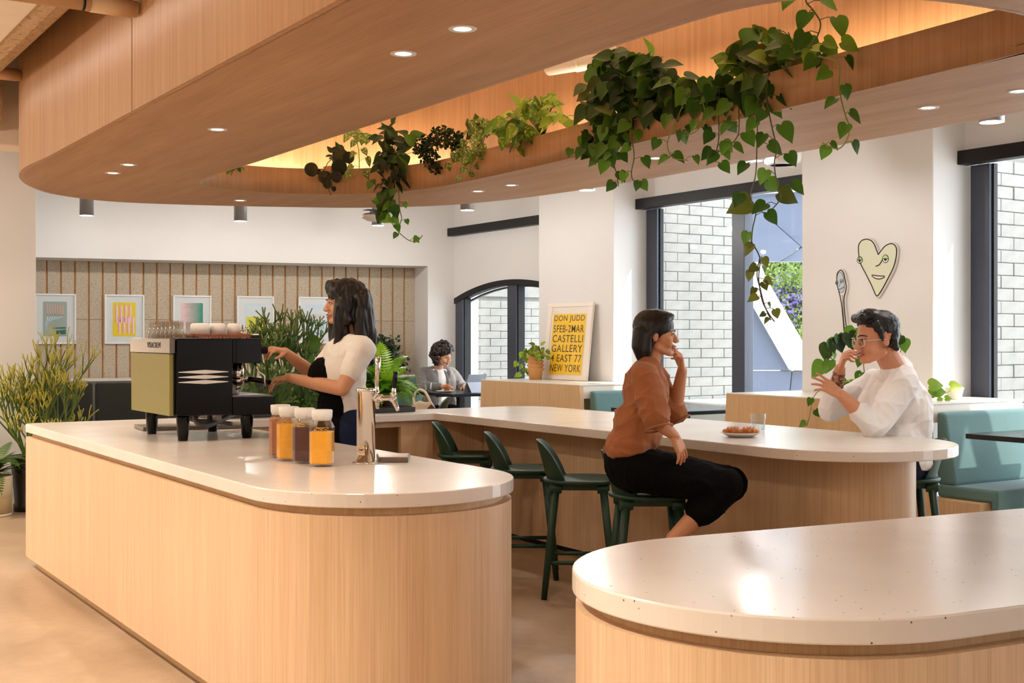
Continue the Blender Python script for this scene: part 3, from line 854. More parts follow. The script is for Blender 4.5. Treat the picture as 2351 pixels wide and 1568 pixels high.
# ------------------------------------------------------------------ bar stools
MT['green'] = plain('dark_green_stain', (26, 54, 38), 0.45, var=0.08, scale=20, spec=0.4)
SH = 0.635
def seat_outline():
    o = []
    for i in range(40):
        a = 2 * PI * i / 40
        c, s_ = math.cos(a), math.sin(a)
        n = 2.9 if c > 0 else 2.3
        o.append((0.200 * math.copysign(abs(c) ** (2 / n), c), 0.200 * math.copysign(abs(s_) ** (2 / n), s_)))
    return o
def make_stool(label):
    t = thing('bar_stool', label, 'stool', group='green wooden bar stools')
    m = MB(); so = seat_outline(); n = len(so)
    vs = [(0.012, 0, SH - 0.012)]
    for k, z in ((0.35, -0.010), (0.72, -0.004), (0.95, 0.002), (1.0, -0.004), (0.985, -0.017), (0.93, -0.022)):
        vs += [(x * k, y * k, SH + z) for x, y in so]
    fs = [(0, 1 + i, 1 + (i + 1) % n) for i in range(n)]
    for r in range(5):
        for i in range(n):
            a = 1 + r * n + i; b = 1 + r * n + (i + 1) % n
            fs.append((a, a + n, b + n, b))
    fs.append(tuple(1 + 5 * n + i for i in range(n)))
    m.add(vs, fs, True).build('seat', MT['green'], t)
    # wrap-round low back
    m = MB(); N = 28; vs = []
    for i in range(N + 1):
        u = -1 + 2 * i / N
        a = PI + u * math.radians(62)
        h = 0.205 * max(0.0, 1 - abs(u) ** 3.2) + 0.004
        for rr, zz, lean in ((0.185, 0.0, 0), (0.185, h, 0.055), (0.172, h, 0.055), (0.172, 0.0, 0)):
            k = rr + lean * (h / 0.2)
            vs.append((0.005 + k * math.cos(a), k * 1.0 * math.sin(a), SH + 0.0 + zz))
    fs = []
    for i in range(N):
        for k in range(4):
            a = i * 4 + k; b = i * 4 + (k + 1) % 4
            fs.append((a, b, b + 4, a + 4))
    fs += [(0, 3, 2, 1), (4 * N, 4 * N + 1, 4 * N + 2, 4 * N + 3)]
    bo = m.add(vs, fs, True).build('backrest', MT['green'], t)
    md = bo.modifiers.new('e', 'EDGE_SPLIT'); md.split_angle = math.radians(50)
    for sx in (-1, 1):
        for sy in (-1, 1):
            top = Vector((0.125 * sx, 0.125 * sy, SH - 0.02)); ft = Vector((0.19 * sx, 0.160 * sy, 0.0))
            MB().tube([ft, ft.lerp(top, 0.5), top], [0.0165, 0.0205, 0.0215], 14).build('leg', MT['green'], t)
            MB().tube([(0.125 * sx - 0.028 * sx, 0.12 * sy, SH - 0.045), (0.125 * sx + 0.035 * sx, 0.127 * sy, SH - 0.045)], 0.028, 14, up=(0, 1, 0)).build('leg_socket', MT['green'], t, bevel=0.003)
    for sy in (-1, 1):
        MB().box((-0.13, 0.115 * sy - 0.012, SH - 0.055), (0.13, 0.115 * sy + 0.012, SH - 0.02)).build('seat_rail', MT['green'], t, bevel=0.004)
        y = 0.150 * sy
        MB().tube([(-0.165, y, 0.195), (0.16, y, 0.195)], 0.0115, 10, up=(0, 1, 0)).build('footrest_bar', MT['green'], t)
    MB().tube([(0.163, -0.145, 0.24), (0.163, 0.145, 0.24)], 0.0115, 10).build('footrest_bar', MT['green'], t)
    return t
st0 = make_stool('empty dark green bar stool nearest the barista, mostly behind the counter')
RZ = math.radians(-34)
STOOLS = [(4.20, 7.06, RZ, None), (4.03, 6.12, RZ, 'empty dark green bar stool, second from the barista'), (3.985, 5.50, RZ, 'empty dark green bar stool next to the seated woman'),
          (3.90, 4.80, RZ, 'dark green bar stool the woman in tan sits on'), (5.53, 4.60, PI - 0.57, 'dark green bar stool the man in white sits on')]
for i, (x, y, rz, lab) in enumerate(STOOLS):
    t = st0 if i == 0 else copy_tree(st0)
    t.location = (x, y, 0); t.rotation_euler = (0, 0, rz + random.uniform(-0.06, 0.06))
    if lab: t['label'] = lab
# ------------------------------------------------------------------ espresso machine
MT['gloss_black'] = plain('gloss_black', (6, 5, 5), 0.14, spec=0.25)
MT['matte_black'] = plain('matte_black', (10, 9, 9), 0.5, spec=0.2)
MT['lime'] = plain('olive_green_panel', (134, 126, 62), 0.55, var=0.04, scale=60)
em = thing('espresso_machine', 'black espresso machine with an olive green back panel on the bar', 'espresso machine', (1.93, 6.13, 0.875))
def eb(name, mat, x0, y0, z0, x1, y1, z1, bev=0.004, parent=em):
    return MB().box((x0 - 1.93, y0 - 6.13, z0 - 0.875), (x1 - 1.93, y1 - 6.13, z1 - 0.875)).build(name, mat, parent, bevel=bev)
eb('body', MT['matte_black'], 1.945, 6.145, 1.012, 2.235, 6.81, 1.385)
sp = eb('side_panel', MT['gloss_black'], 1.955, 6.125, 1.006, 2.245, 6.148, 1.396)
eb('side_panel', MT['gloss_black'], 1.955, 6.807, 1.006, 2.245, 6.83, 1.396)
eb('back_panel', MT['lime'], 1.925, 6.150, 1.006, 1.948, 6.822, 1.318, 0.003)
band_ = eb('badge_band', MT['steel'], 1.922, 6.135, 1.320, 1.950, 6.835, 1.397, 0.003)
eb('top_deck', MT['steel'], 1.95, 6.15, 1.384, 2.24, 6.81, 1.396)
eb('brew_head', MT['gloss_black'], 2.246, 6.125, 1.268, 2.40, 6.83, 1.396)
eb('head_seam', MT['matte_black'], 2.262, 6.122, 1.268, 2.266, 6.126, 1.396, 0)
eb('backsplash', MT['steel'], 2.236, 6.15, 1.10, 2.246, 6.80, 1.27, 0)
eb('drip_tray', MT['gloss_black'], 2.246, 6.125, 1.0, 2.475, 6.83, 1.094)
g_ = MB()
for i in range(22):
    y = 6.15 + i * 0.031
    g_.box((2.255 - 1.93, y - 6.13, 1.094 - 0.875), (2.465 - 1.93, y - 6.13 + 0.018, 1.101 - 0.875))
g_.build('drip_grate', MT['steel'], em)
SM = [[(1.963, 1.228), (2.10, 1.2365), (2.221, 1.227), (2.221, 1.224), (2.10, 1.216), (1.963, 1.2245)]]
for dz in (0, -0.0255, -0.051):
    MB().extr([(x - 1.93, z + dz - 0.875) for x, z in SM[0]], (0, 6.123 - 6.13, 0), (1, 0, 0), (0, 0, 1), (0, 0.004, 0)).build('vent_stripe', MT['white'], em)
for x, y in ((2.015, 6.215), (2.355, 6.215), (2.015, 6.745), (2.355, 6.745)):
    m = MB().lathe([(0.0, 0.0), (0.024, 0.0), (0.028, 0.03), (0.0285, 0.031), (0.034, 0.115), (0.033, 0.135), (0.0, 0.135)], 20, (x - 1.93, y - 6.13, 0))
    m.build('foot', MT['gloss_black'], em)
# lettering on the badge band
def text_mesh(body, size, mat, name, parent=None, sx=1.0, extr=0.0006, align='CENTER', bold=0.0, spacing=1.0):
    c = bpy.data.curves.new(name, 'FONT'); c.body = body; c.size = size; c.extrude = extr; c.align_x = align; c.align_y = 'CENTER'; c.offset = bold; c.space_character = spacing
    tmp = bpy.data.objects.new(name, c); COL.objects.link(tmp)
    dg = bpy.context.evaluated_depsgraph_get()
    me = bpy.data.meshes.new_from_object(tmp.evaluated_get(dg)); bpy.data.objects.remove(tmp)
    me.name = name; me.materials.clear(); me.materials.append(mat)
    o = bpy.data.objects.new(name, me); COL.objects.link(o); o.scale = (sx, 1, 1)
    if parent: o.parent = parent
    return o
def plane_matrix(org, ux, uy):
    ux = Vector(ux).normalized(); uy = Vector(uy).normalized(); uz = ux.cross(uy)
    m = Matrix.Identity(4)
    for i, c in enumerate((ux, uy, uz)):
        for j in range(3): m[j][i] = c[j]
    m.translation = Vector(org); return m
tx = text_mesh('VISACREM', 0.042, MT['black'], 'lettering', band_, 1.0, spacing=1.05)
tx.matrix_basis = plane_matrix((1.9215 - 1.93, 6.40 - 6.13, 1.360 - 0.875), (0, -1, 0), (0, 0, 1)) @ Matrix.Diagonal((1.15, 1.0, 1, 1))
# brew groups, portafilters, wand
for k, y in enumerate((6.30, 6.62)):
    m = MB().lathe([(0.030, 0.0), (0.034, 0.01), (0.034, 0.05), (0.026, 0.06), (0.026, 0.085)], 24, (2.335 - 1.93, y - 6.13, 1.188 - 0.875))
    m.build('brew_group', MT['chrome'], em)
    pf = MB().lathe([(0.0, -0.03), (0.022, -0.028), (0.031, -0.012), (0.033, 0.012), (0.0, 0.012)], 24, (2.335 - 1.93, y - 6.13, 1.178 - 0.875))
    pf.tube([(2.36 - 1.93, y - 6.13, 1.183 - 0.875), (2.40 - 1.93, y - 6.13, 1.180 - 0.875)], 0.009, 12, up=(0, 1, 0))
    pf.tube([(2.325 - 1.93, y - 6.148, 1.15 - 0.875), (2.325 - 1.93, y - 6.15, 1.125 - 0.875)], 0.006, 8)
    pf.tube([(2.345 - 1.93, y - 6.112, 1.15 - 0.875), (2.345 - 1.93, y - 6.11, 1.125 - 0.875)], 0.006, 8)
    p = pf.build('portafilter', MT['chrome'], em)
    MB().tube([(2.395 - 1.93, y - 6.13, 1.180 - 0.875), (2.42 - 1.93, y - 6.13, 1.178 - 0.875), (2.50 - 1.93, y - 6.13, 1.163 - 0.875), (2.52 - 1.93, y - 6.13, 1.160 - 0.875)], [0.011, 0.014, 0.017, 0.014], 14, up=(0, 1, 0)).build('handle', MT['gloss_black'], p)
MB().tube([(2.402 - 1.93, 6.20 - 6.13, 1.335 - 0.875), (2.46 - 1.93, 6.20 - 6.13, 1.335 - 0.875)], 0.021, 16, up=(0, 1, 0)).build('steam_knob', MT['matte_black'], em, bevel=0.004)
MB().tube([(2.38 - 1.93, 6.17 - 6.13, 1.27 - 0.875), (2.40 - 1.93, 6.165 - 6.13, 1.225 - 0.875), (2.43 - 1.93, 6.16 - 6.13, 1.20 - 0.875), (2.435 - 1.93, 6.16 - 6.13, 1.12 - 0.875)], 0.005, 10).build('steam_wand', MT['chrome'], em)
# hose under the machine
GREY = plain('grey_hose', (120, 112, 104), 0.5)
MB().tube(smooth_path([(2.40 - 1.93, 6.50 - 6.13, 0.118), (2.30 - 1.93, 6.44 - 6.13, 0.085), (2.20 - 1.93, 6.38 - 6.13, 0.062), (2.15 - 1.93, 6.36 - 6.13, 0.07), (2.14 - 1.93, 6.40 - 6.13, 0.10), (2.18 - 1.93, 6.46 - 6.13, 0.125)], 4, False), 0.015, 10).build('drain_hose', GREY, em)
MB().tube(smooth_path([(2.08 - 1.93, 6.6 - 6.13, 0.13), (2.16 - 1.93, 6.50 - 6.13, 0.085), (2.26 - 1.93, 6.46 - 6.13, 0.075), (2.36 - 1.93, 6.44 - 6.13, 0.06)], 4, False), 0.011, 10).build('drain_hose', GREY, em)
eb('bracket', MT['steel'], 2.22, 6.30, 0.965, 2.25, 6.36, 1.008, 0)

# steel tray under the machine
t = thing('steel_tray', 'flat brushed steel tray on the bar under the espresso machine', 'tray', (2.30, 7.12, 0.875), math.radians(0))
MB().prism([(-0.27, -0.16), (0.30, -0.26), (0.33, -0.04), (-0.24, 0.12)], 0.001, 0.022).build('pan', MT['steel'], t, bevel=0.003)
MB().prism([(-0.22, -0.12), (0.26, -0.21), (0.28, -0.06), (-0.20, 0.08)], 0.022, 0.024).build('mat', plain('grey_mat', (120, 108, 96), 0.6), t)

# things standing on the machine
TZ = 1.396
BROWN = plain('brown_tray', (120, 66, 34), 0.5, var=0.2, scale=30)
t = thing('serving_tray', 'brown slatted tray lying on top of the espresso machine', 'tray', (2.19, 6.325, TZ + 0.001))
m = MB().box((-0.135, -0.17, 0.008), (0.14, 0.24, 0.014)); m.build('tray_floor', BROWN, t, bevel=0.003)
MB().box((-0.15, -0.185, 0.001), (0.155, -0.165, 0.022)).build('rim', BROWN, t, bevel=0.006)
MB().box((-0.15, 0.24, 0.001), (0.155, 0.26, 0.022)).build('rim', BROWN, t, bevel=0.006)
MB().box((-0.16, -0.185, 0.001), (-0.135, 0.26, 0.022)).build('rim', BROWN, t, bevel=0.006)
MB().box((0.14, -0.185, 0.001), (0.16, 0.26, 0.022)).build('rim', BROWN, t, bevel=0.006)
for i in range(15):
    MB().box((-0.12 + i * 0.0185, -0.187, 0.0), (-0.107 + i * 0.0185, -0.18, 0.008)).build('slat', plain('tray_slat', (150, 88, 48), 0.5) if i == 0 else bpy.data.materials['tray_slat'], t)
def tumbler_mesh(m, h, r0, r1, th=0.0022, inv=False):
    pr = [(0.0, 0.0), (r0, 0.0), (r0 + (r1 - r0) * 0.5, h * 0.5), (r1, h), (r1 - th, h), (r0 - th, 0.008), (0.0, 0.008)]
    if inv: pr = [(r, h - z) for r, z in pr]
    return m.lathe(pr, 20)
gl = tumbler_mesh(MB(), 0.088, 0.024, 0.033, inv=True).build('drinking_glass', MT['glass'])
spots = [(1.984, 6.185 + 0.0695 * i) for i in range(7)] + [(2.054, 6.62 + 0.07 * i) for i in range(2)] + [(2.125, 6.63), (2.195, 6.64), (2.125, 6.70), (2.265, 6.65)]
for i, (x, y) in enumerate(spots):
    o = gl if i == 0 else inst(gl)
    o.location = (x, y, TZ + 0.001); o.rotation_euler = (0, 0, i * 0.4)
    tag(o, 'upturned clear drinking glass in the cluster on top of the espresso machine', 'glass', 'upturned glasses on the espresso machine')
cupm = MB().lathe([(0.0, 0.062), (0.028, 0.062), (0.036, 0.055), (0.040, 0.0), (0.037, 0.0), (0.033, 0.050), (0.0, 0.056)], 28).build('coffee_cup', MT['white'])
cups = [(2.125, 6.24, 'white coffee cup upside down on the brown tray, next to the glasses'), (2.21, 6.245, 'white coffee cup upside down in the middle of the brown tray row'), (2.30, 6.25, 'white coffee cup upside down at the right end of the brown tray'),
        (2.14, 6.36, 'white coffee cup upside down in the rear row of the brown tray, near the glasses'), (2.24, 6.37, 'white coffee cup upside down in the rear row of the brown tray, right one')]
for i, (x, y, lab) in enumerate(cups):
    o = cupm if i == 0 else inst(cupm)
    o.location = (x, y, TZ + 0.0165); o.rotation_euler = (0, 0, i)
    tag(o, lab, 'cup', 'upside down white cups on the brown tray')
t = thing('tamper', 'small chrome tamper and black base on the machine top beside the cups', 'tamper', (2.335, 6.18, TZ))
MB().lathe([(0.0, 0.001), (0.026, 0.001), (0.026, 0.012), (0.012, 0.02), (0.010, 0.04), (0.016, 0.05), (0.0, 0.056)], 20, ax=(Vector((0.8, 0, -0.6)), Vector((0, 1, 0)), Vector((0.6, 0, 0.8))), c=(-0.02, 0, 0.016)).build('handle', MT['chrome'], t)
MB().box((-0.01, -0.03, 0.001), (0.07, 0.03, 0.014)).build('base', MT['gloss_black'], t, bevel=0.003)
MB().box((0.03, -0.02, 0.014), (0.068, 0.02, 0.024)).build('clip', MT['chrome'], t, bevel=0.003)
# mug under the group
t = thing('mug', 'white mug standing on the drip tray of the espresso machine', 'mug', (2.325, 6.36, 1.1025))
MB().lathe([(0.0, 0.0), (0.034, 0.0), (0.036, 0.006), (0.036, 0.092), (0.033, 0.092), (0.032, 0.008), (0.0, 0.006)], 28).build('cup', MT['white'], t)
MB().tube(smooth_path([(0.034, 0, 0.076), (0.058, -0.002, 0.074), (0.064, -0.002, 0.045), (0.054, 0, 0.018), (0.034, 0, 0.018)], 4, False), 0.005, 8, up=(0, 1, 0)).build('handle', MT['white'], t)

# ------------------------------------------------------------------ juice jars
def juice(name, col, rough=0.3):
    return plain(name, col, rough, var=0.05, scale=30)
def oct_(w, c):
    h = w / 2; k = h - c
    return [(-k, -h), (k, -h), (h, -k), (h, k), (k, h), (-k, h), (-h, k), (-h, -k)]
def loft(m, rings, smooth=False):
    n = len(rings[0]); vs = [p for r in rings for p in r]; fs = []
    for i in range(len(rings) - 1):
        for k in range(n):
            a = i * n + k; b = i * n + (k + 1) % n
            fs.append((a, b, b + n, a + n))
    fs.append(tuple(range(n - 1, -1, -1))); m2 = (len(rings) - 1) * n
    fs.append(tuple(range(m2, m2 + n)))
    return m.add(vs, fs, smooth)
def circ8(r):
    return [(r * math.cos(math.radians(-90 - 22.5 + 45 * i + 0)), r * math.sin(math.radians(-90 - 22.5 + 45 * i))) for i in range(8)]
JARS = [((2.096, 4.684), 'glass jar of orange juice, nearest the camera and the tap', (246, 172, 22), 0.125), ((2.086, 4.836), 'glass jar of dark brown tea between the two orange juice jars', (84, 34, 6), 0.134),
        ((2.072, 4.975), 'glass jar of orange juice between the two brown drinks', (240, 168, 28), 0.140), ((2.100, 5.135), 'glass jar of light brown juice, farthest from the tap', (176, 104, 58), 0.152)]
for i, ((x, y), lab, col, lev) in enumerate(JARS):
    t = thing('juice_jar', lab, 'jar', (x, y, 0.876), -TH + random.uniform(-0.06, 0.06), 'square juice jars in a row')
    W_ = 0.094
    def r3(o, z, k=1.0): return [(px * k, py * k, z) for px, py in o]
    m = loft(MB(), [r3(oct_(W_, 0.016), 0.006, 0.90), r3(oct_(W_, 0.016), 0.014), r3(oct_(W_, 0.016), 0.158), r3(circ8(0.044), 0.176), r3(circ8(0.039), 0.182), r3(circ8(0.039), 0.194), r3(circ8(0.044), 0.198), r3(circ8(0.044), 0.204)])
    m.build('glass_body', MT['glass'], t, bevel=0.0015)
    m = loft(MB(), [r3(oct_(W_ - 0.006, 0.014), 0.010, 0.93), r3(oct_(W_ - 0.006, 0.014), 0.016), r3(oct_(W_ - 0.006, 0.014), 0.016 + lev)])
    m.build('juice', juice('juice_%d' % i, col), t)
    MB().lathe([(0.0, 0.186), (0.037, 0.186), (0.042, 0.200), (0.043, 0.228), (0.040, 0.2295), (0.0, 0.230)], 28).build('lid', MT['white'], t)
    for k in range(2):
        pts = [(0.028 * math.cos(a) * (0.8 + 0.2 * k), 0.02 * math.sin(a) - 0.012 * k, lev + 0.019 + 0.012 * math.sin(a * 0.5 + k) ** 2) for a in [j * 0.45 for j in range(12)]]
        MB().tube(pts, 0.0018, 6).build('peel_curl', plain('citrus_peel_%d%d' % (i, k), (226, 170, 70), 0.5), t)
    MB().lathe([(0.0, 0.0), (0.036, 0.0), (0.040, 0.006), (0.0, 0.007)], 20).build('glass_foot', MT['glass'], t)

# ------------------------------------------------------------------ beer style tap
tt = thing('drink_tap', 'tall chrome drink tap column with one chrome and one black handle', 'tap', (2.295, 4.685, 0.876))
MB().lathe([(0.0, 0.0), (0.056, 0.0), (0.057, 0.004), (0.052, 0.006), (0.040, 0.008)], 32).build('base_flange', MT['chrome'], tt)
for i in range(6):
    a = i * PI / 3
    MB().lathe([(0.004, 0.006), (0.004, 0.009), (0.0, 0.0095)], 8, (0.048 * math.cos(a), 0.048 * math.sin(a), 0)).build('bolt', MT['chrome'], tt)
MB().lathe([(0.0385, 0.007), (0.0385, 0.295), (0.0405, 0.297), (0.0405, 0.311), (0.038, 0.313), (0.0, 0.313)], 40).build('column', MT['chrome'], tt)
rdir = Vector((RX, RY, 0)); vdir = Vector((VX, VY, 0))
def faucet(dx, dv, hmat, hl, hr, tilt, first):
    """shank along the row, body, spout, handle; dx right and dv away in the view of someone standing at the camera"""
    base = rdir * 0.038
    d = (rdir * dx + vdir * dv); L = d.length; d.normalize()
    ax = frame_from(d)
    A = (ax[0], ax[1], ax[2])
    m = MB()
    m.lathe([(0.0, 0.0), (0.017, 0.0), (0.017, 0.012), (0.013, 0.013), (0.013, 0.022), (0.0165, 0.023), (0.0165, 0.036), (0.010, 0.040), (0.010, L + 0.008), (0.0, L + 0.010)], 20, d * 0.036 + Vector((0, 0, 0.272)), ax=A)
    f = m.build('faucet_body', MT['chrome'], tt)
    e_ = d * (0.036 + L) + Vector((0, 0, 0.272))
    MB().tube([e_ - d * 0.02, e_ - Vector((0, 0, 0.012)), e_ + d * 0.012 - Vector((0, 0, 0.038)), e_ + d * 0.018 - Vector((0, 0, 0.052))], [0.010, 0.0115, 0.009, 0.008], 14).build('spout', MT['chrome'], f)
    up = Vector((0, 0, 1)) + rdir * tilt
    up.normalize()
    A2 = frame_from(up); 
    MB().lathe([(0.0, 0.0), (0.012, 0.002), (0.012, 0.018), (0.008, 0.022), (0.010, 0.030), (0.0075, 0.036), (0.0075, 0.045)], 18, e_ + Vector((0, 0, 0.004)) - d * 0.004, ax=A2).build('lever', MT['chrome'], f)
    MB().lathe([(0.0, 0.040), (0.0095, 0.040), (hr, 0.040 + hl), (hr - 0.002, 0.042 + hl), (0.0, 0.042 + hl)], 20, e_ + Vector((0, 0, 0.004)) - d * 0.004, ax=A2).build('handle', hmat, f)
faucet(0.085, -0.02, MT['gloss_black'], 0.065, 0.0115, 0.10, True)
faucet(0.022, 0.11, MT['chrome'], 0.125, 0.0125, 0.05, False)
st = MB().extr([(-0.0145, -0.019), (0.0145, -0.019), (0.0145, 0.019), (-0.0145, 0.019)], (0, 0, 0), (1, 0, 0), (0, 0, 1), (0, 0.001, 0))
U3_ = Vector((0, 0, 1)); stk_dir = (-vdir * 0.93 - rdir * 0.37).normalized()
sx_ = Vector((-stk_dir.y, stk_dir.x, 0))
so_ = MB().extr([(-0.0145, -0.019), (0.0145, -0.019), (0.0145, 0.019), (-0.0145, 0.019)], stk_dir * 0.0375 + Vector((0, 0, 0.055)), sx_, (0, 0, 1), stk_dir * 0.002).build('sticker', plain('pale_sticker', (222, 196, 160), 0.5), tt)
tx = text_mesh('NSF', 0.0105, MT['black'], 'lettering', so_, bold=0.0003)
tx.matrix_basis = plane_matrix(stk_dir * 0.0400 + Vector((0, 0, 0.058)), sx_, (0, 0, 1))
MB().tube([stk_dir * 0.0398 + Vector((0, 0, 0.058)) + sx_ * (0.0125 * math.cos(a)) + U3_ * (0.0125 * math.sin(a)) for a in [2 * PI * i / 28 for i in range(29)]], 0.0006, 6).build('ring_mark', MT['black'], so_)
t = thing('drip_box', 'low square steel drip box on the bar right of the tap', 'tray', (2.44, 4.745, 0.876))
pts = [(2.357, 4.690), (2.458, 4.618), (2.552, 4.775), (2.432, 4.862)]
MB().prism([(x - 2.44, y - 4.745) for x, y in pts], 0.0, 0.020).build('box', MT['steel'], t, bevel=0.002)
MB().prism([((x - 2.44) * 0.93, (y - 4.745) * 0.93) for x, y in pts], 0.020, 0.0215).build('grate', plain('tan_steel', (176, 150, 120), 0.35, 0.7), t)

# ------------------------------------------------------------------ plate, pastries, water glass
t = thing('plate', 'white plate of pastries on the bar in front of the woman', 'plate', (4.571, 4.861, 0.876))
MB().lathe([(0.0, 0.0), (0.062, 0.0), (0.085, 0.012), (0.106, 0.023), (0.105, 0.025), (0.083, 0.016), (0.060, 0.006), (0.0, 0.005)], 40).build('dish', MT['white'], t)
def pastryc():
    q = NT('baked_pastry'); a = q.noise(q.coords((1, 1, 1)), 38.0, 5.0, 0.6)
    q.set(color=q.ramp(a, [(0.3, srgb(132, 62, 22)), (0.55, srgb(194, 112, 50)), (0.75, srgb(222, 160, 96))]), rough=0.45); q.bump(a, 0.5, 0.004); return q.m
MT['pastry'] = pastryc()
def pastry(off, label, twist):
    o = thing('pastry', label, 'pastry', Vector((4.571, 4.861, 0.894)) + off)
    m = MB()
    d = rdir
    for k in range(5):
        u = (k - 2) / 2.0
        c = d * (u * 0.034) + Vector((0, 0, 0.016 - 0.006 * u * u))
        m.ell(c, (0.022, 0.034 - 0.012 * abs(u), 0.021 - 0.006 * abs(u)), 14, 8, rot=Matrix.Rotation(-TH + twist + 0.3 * u, 3, 'Z'))
    m.build('crust', MT['pastry'], o)
    for k in range(4):
        u = (k - 1.5) / 2.0
        pts = [d * (u * 0.034 + 0.008 * s) + vdir * (0.03 * s) + Vector((0, 0, 0.034 - 0.016 * s * s - 0.004 * u * u)) for s in (-1, -0.5, 0, 0.5, 1)]
        m2 = MB().tube(pts, [0.002, 0.005, 0.006, 0.005, 0.002], 8).build('ridge', MT['pastry'], o)
    return o
pastry(-rdir * 0.040, 'sugared brown pastry on the left half of the plate', 0.2)
pastry(rdir * 0.042 - vdir * 0.01, 'folded golden pastry on the right half of the plate', -0.2)
t = thing('water_glass', 'clear water glass on the bar beside the pastry plate', 'glass', (4.925, 5.095, 0.876))
tumbler_mesh(MB(), 0.098, 0.037, 0.045).build('tumbler', MT['glass'], t)
MB().lathe([(0.0, 0.009), (0.0345, 0.009), (0.038, 0.055), (0.0, 0.055)], 24).build('water', thin_glass('water', (0.93, 0.96, 0.97, 1), 0.35), t)
# ------------------------------------------------------------------ framed prints in the niche
MATB = plain('mat_board', (222, 228, 230), 0.6)
WFR = plain('white_frame', (236, 236, 234), 0.4)
def col(name, c, r=0.6): return plain(name, c, r)
PINK, TEAL, YEL, DTEAL = col('print_pink', (236, 168, 156)), col('print_teal', (64, 158, 142)), col('print_yellow', (240, 214, 40)), col('print_dark_green', (40, 104, 92))
PALE, LIME, SAGE, PBLUE = col('print_pale', (236, 230, 222)), col('print_lime', (214, 216, 60)), col('print_sage', (158, 178, 170)), col('print_blue', (206, 226, 236))
def gradient(name, a, b, axis=0):
    q = NT(name); q.co = q.node('ShaderNodeTexCoord'); sp = q.node('ShaderNodeSeparateXYZ'); q.link(q.co.outputs['Generated'], sp.inputs[0])
    q.set(color=q.ramp(sp.outputs[axis], [(0.1, srgb(*a)), (0.9, srgb(*b))]), rough=0.6); return q.m
GRAD = gradient('print_pink_to_teal', (238, 206, 206), (40, 150, 130))
GRADP = gradient('print_bar_fade', (236, 150, 140), (250, 232, 226))
FS = [(-4.670, 'framed striped print in greens at the far left of the niche, partly behind the pier'), (-3.944, 'framed yellow print with two rows of pink bars'), (-3.205, 'framed print fading from pink to teal, above the glasses'),
      (-2.487, 'framed print half lime and half diagonal lines, behind the cactus'), (-1.771, 'framed pale blue print with rows of small slanted bars, behind the barista')]
FW, FH, FZ = 0.426, 0.548, 1.331
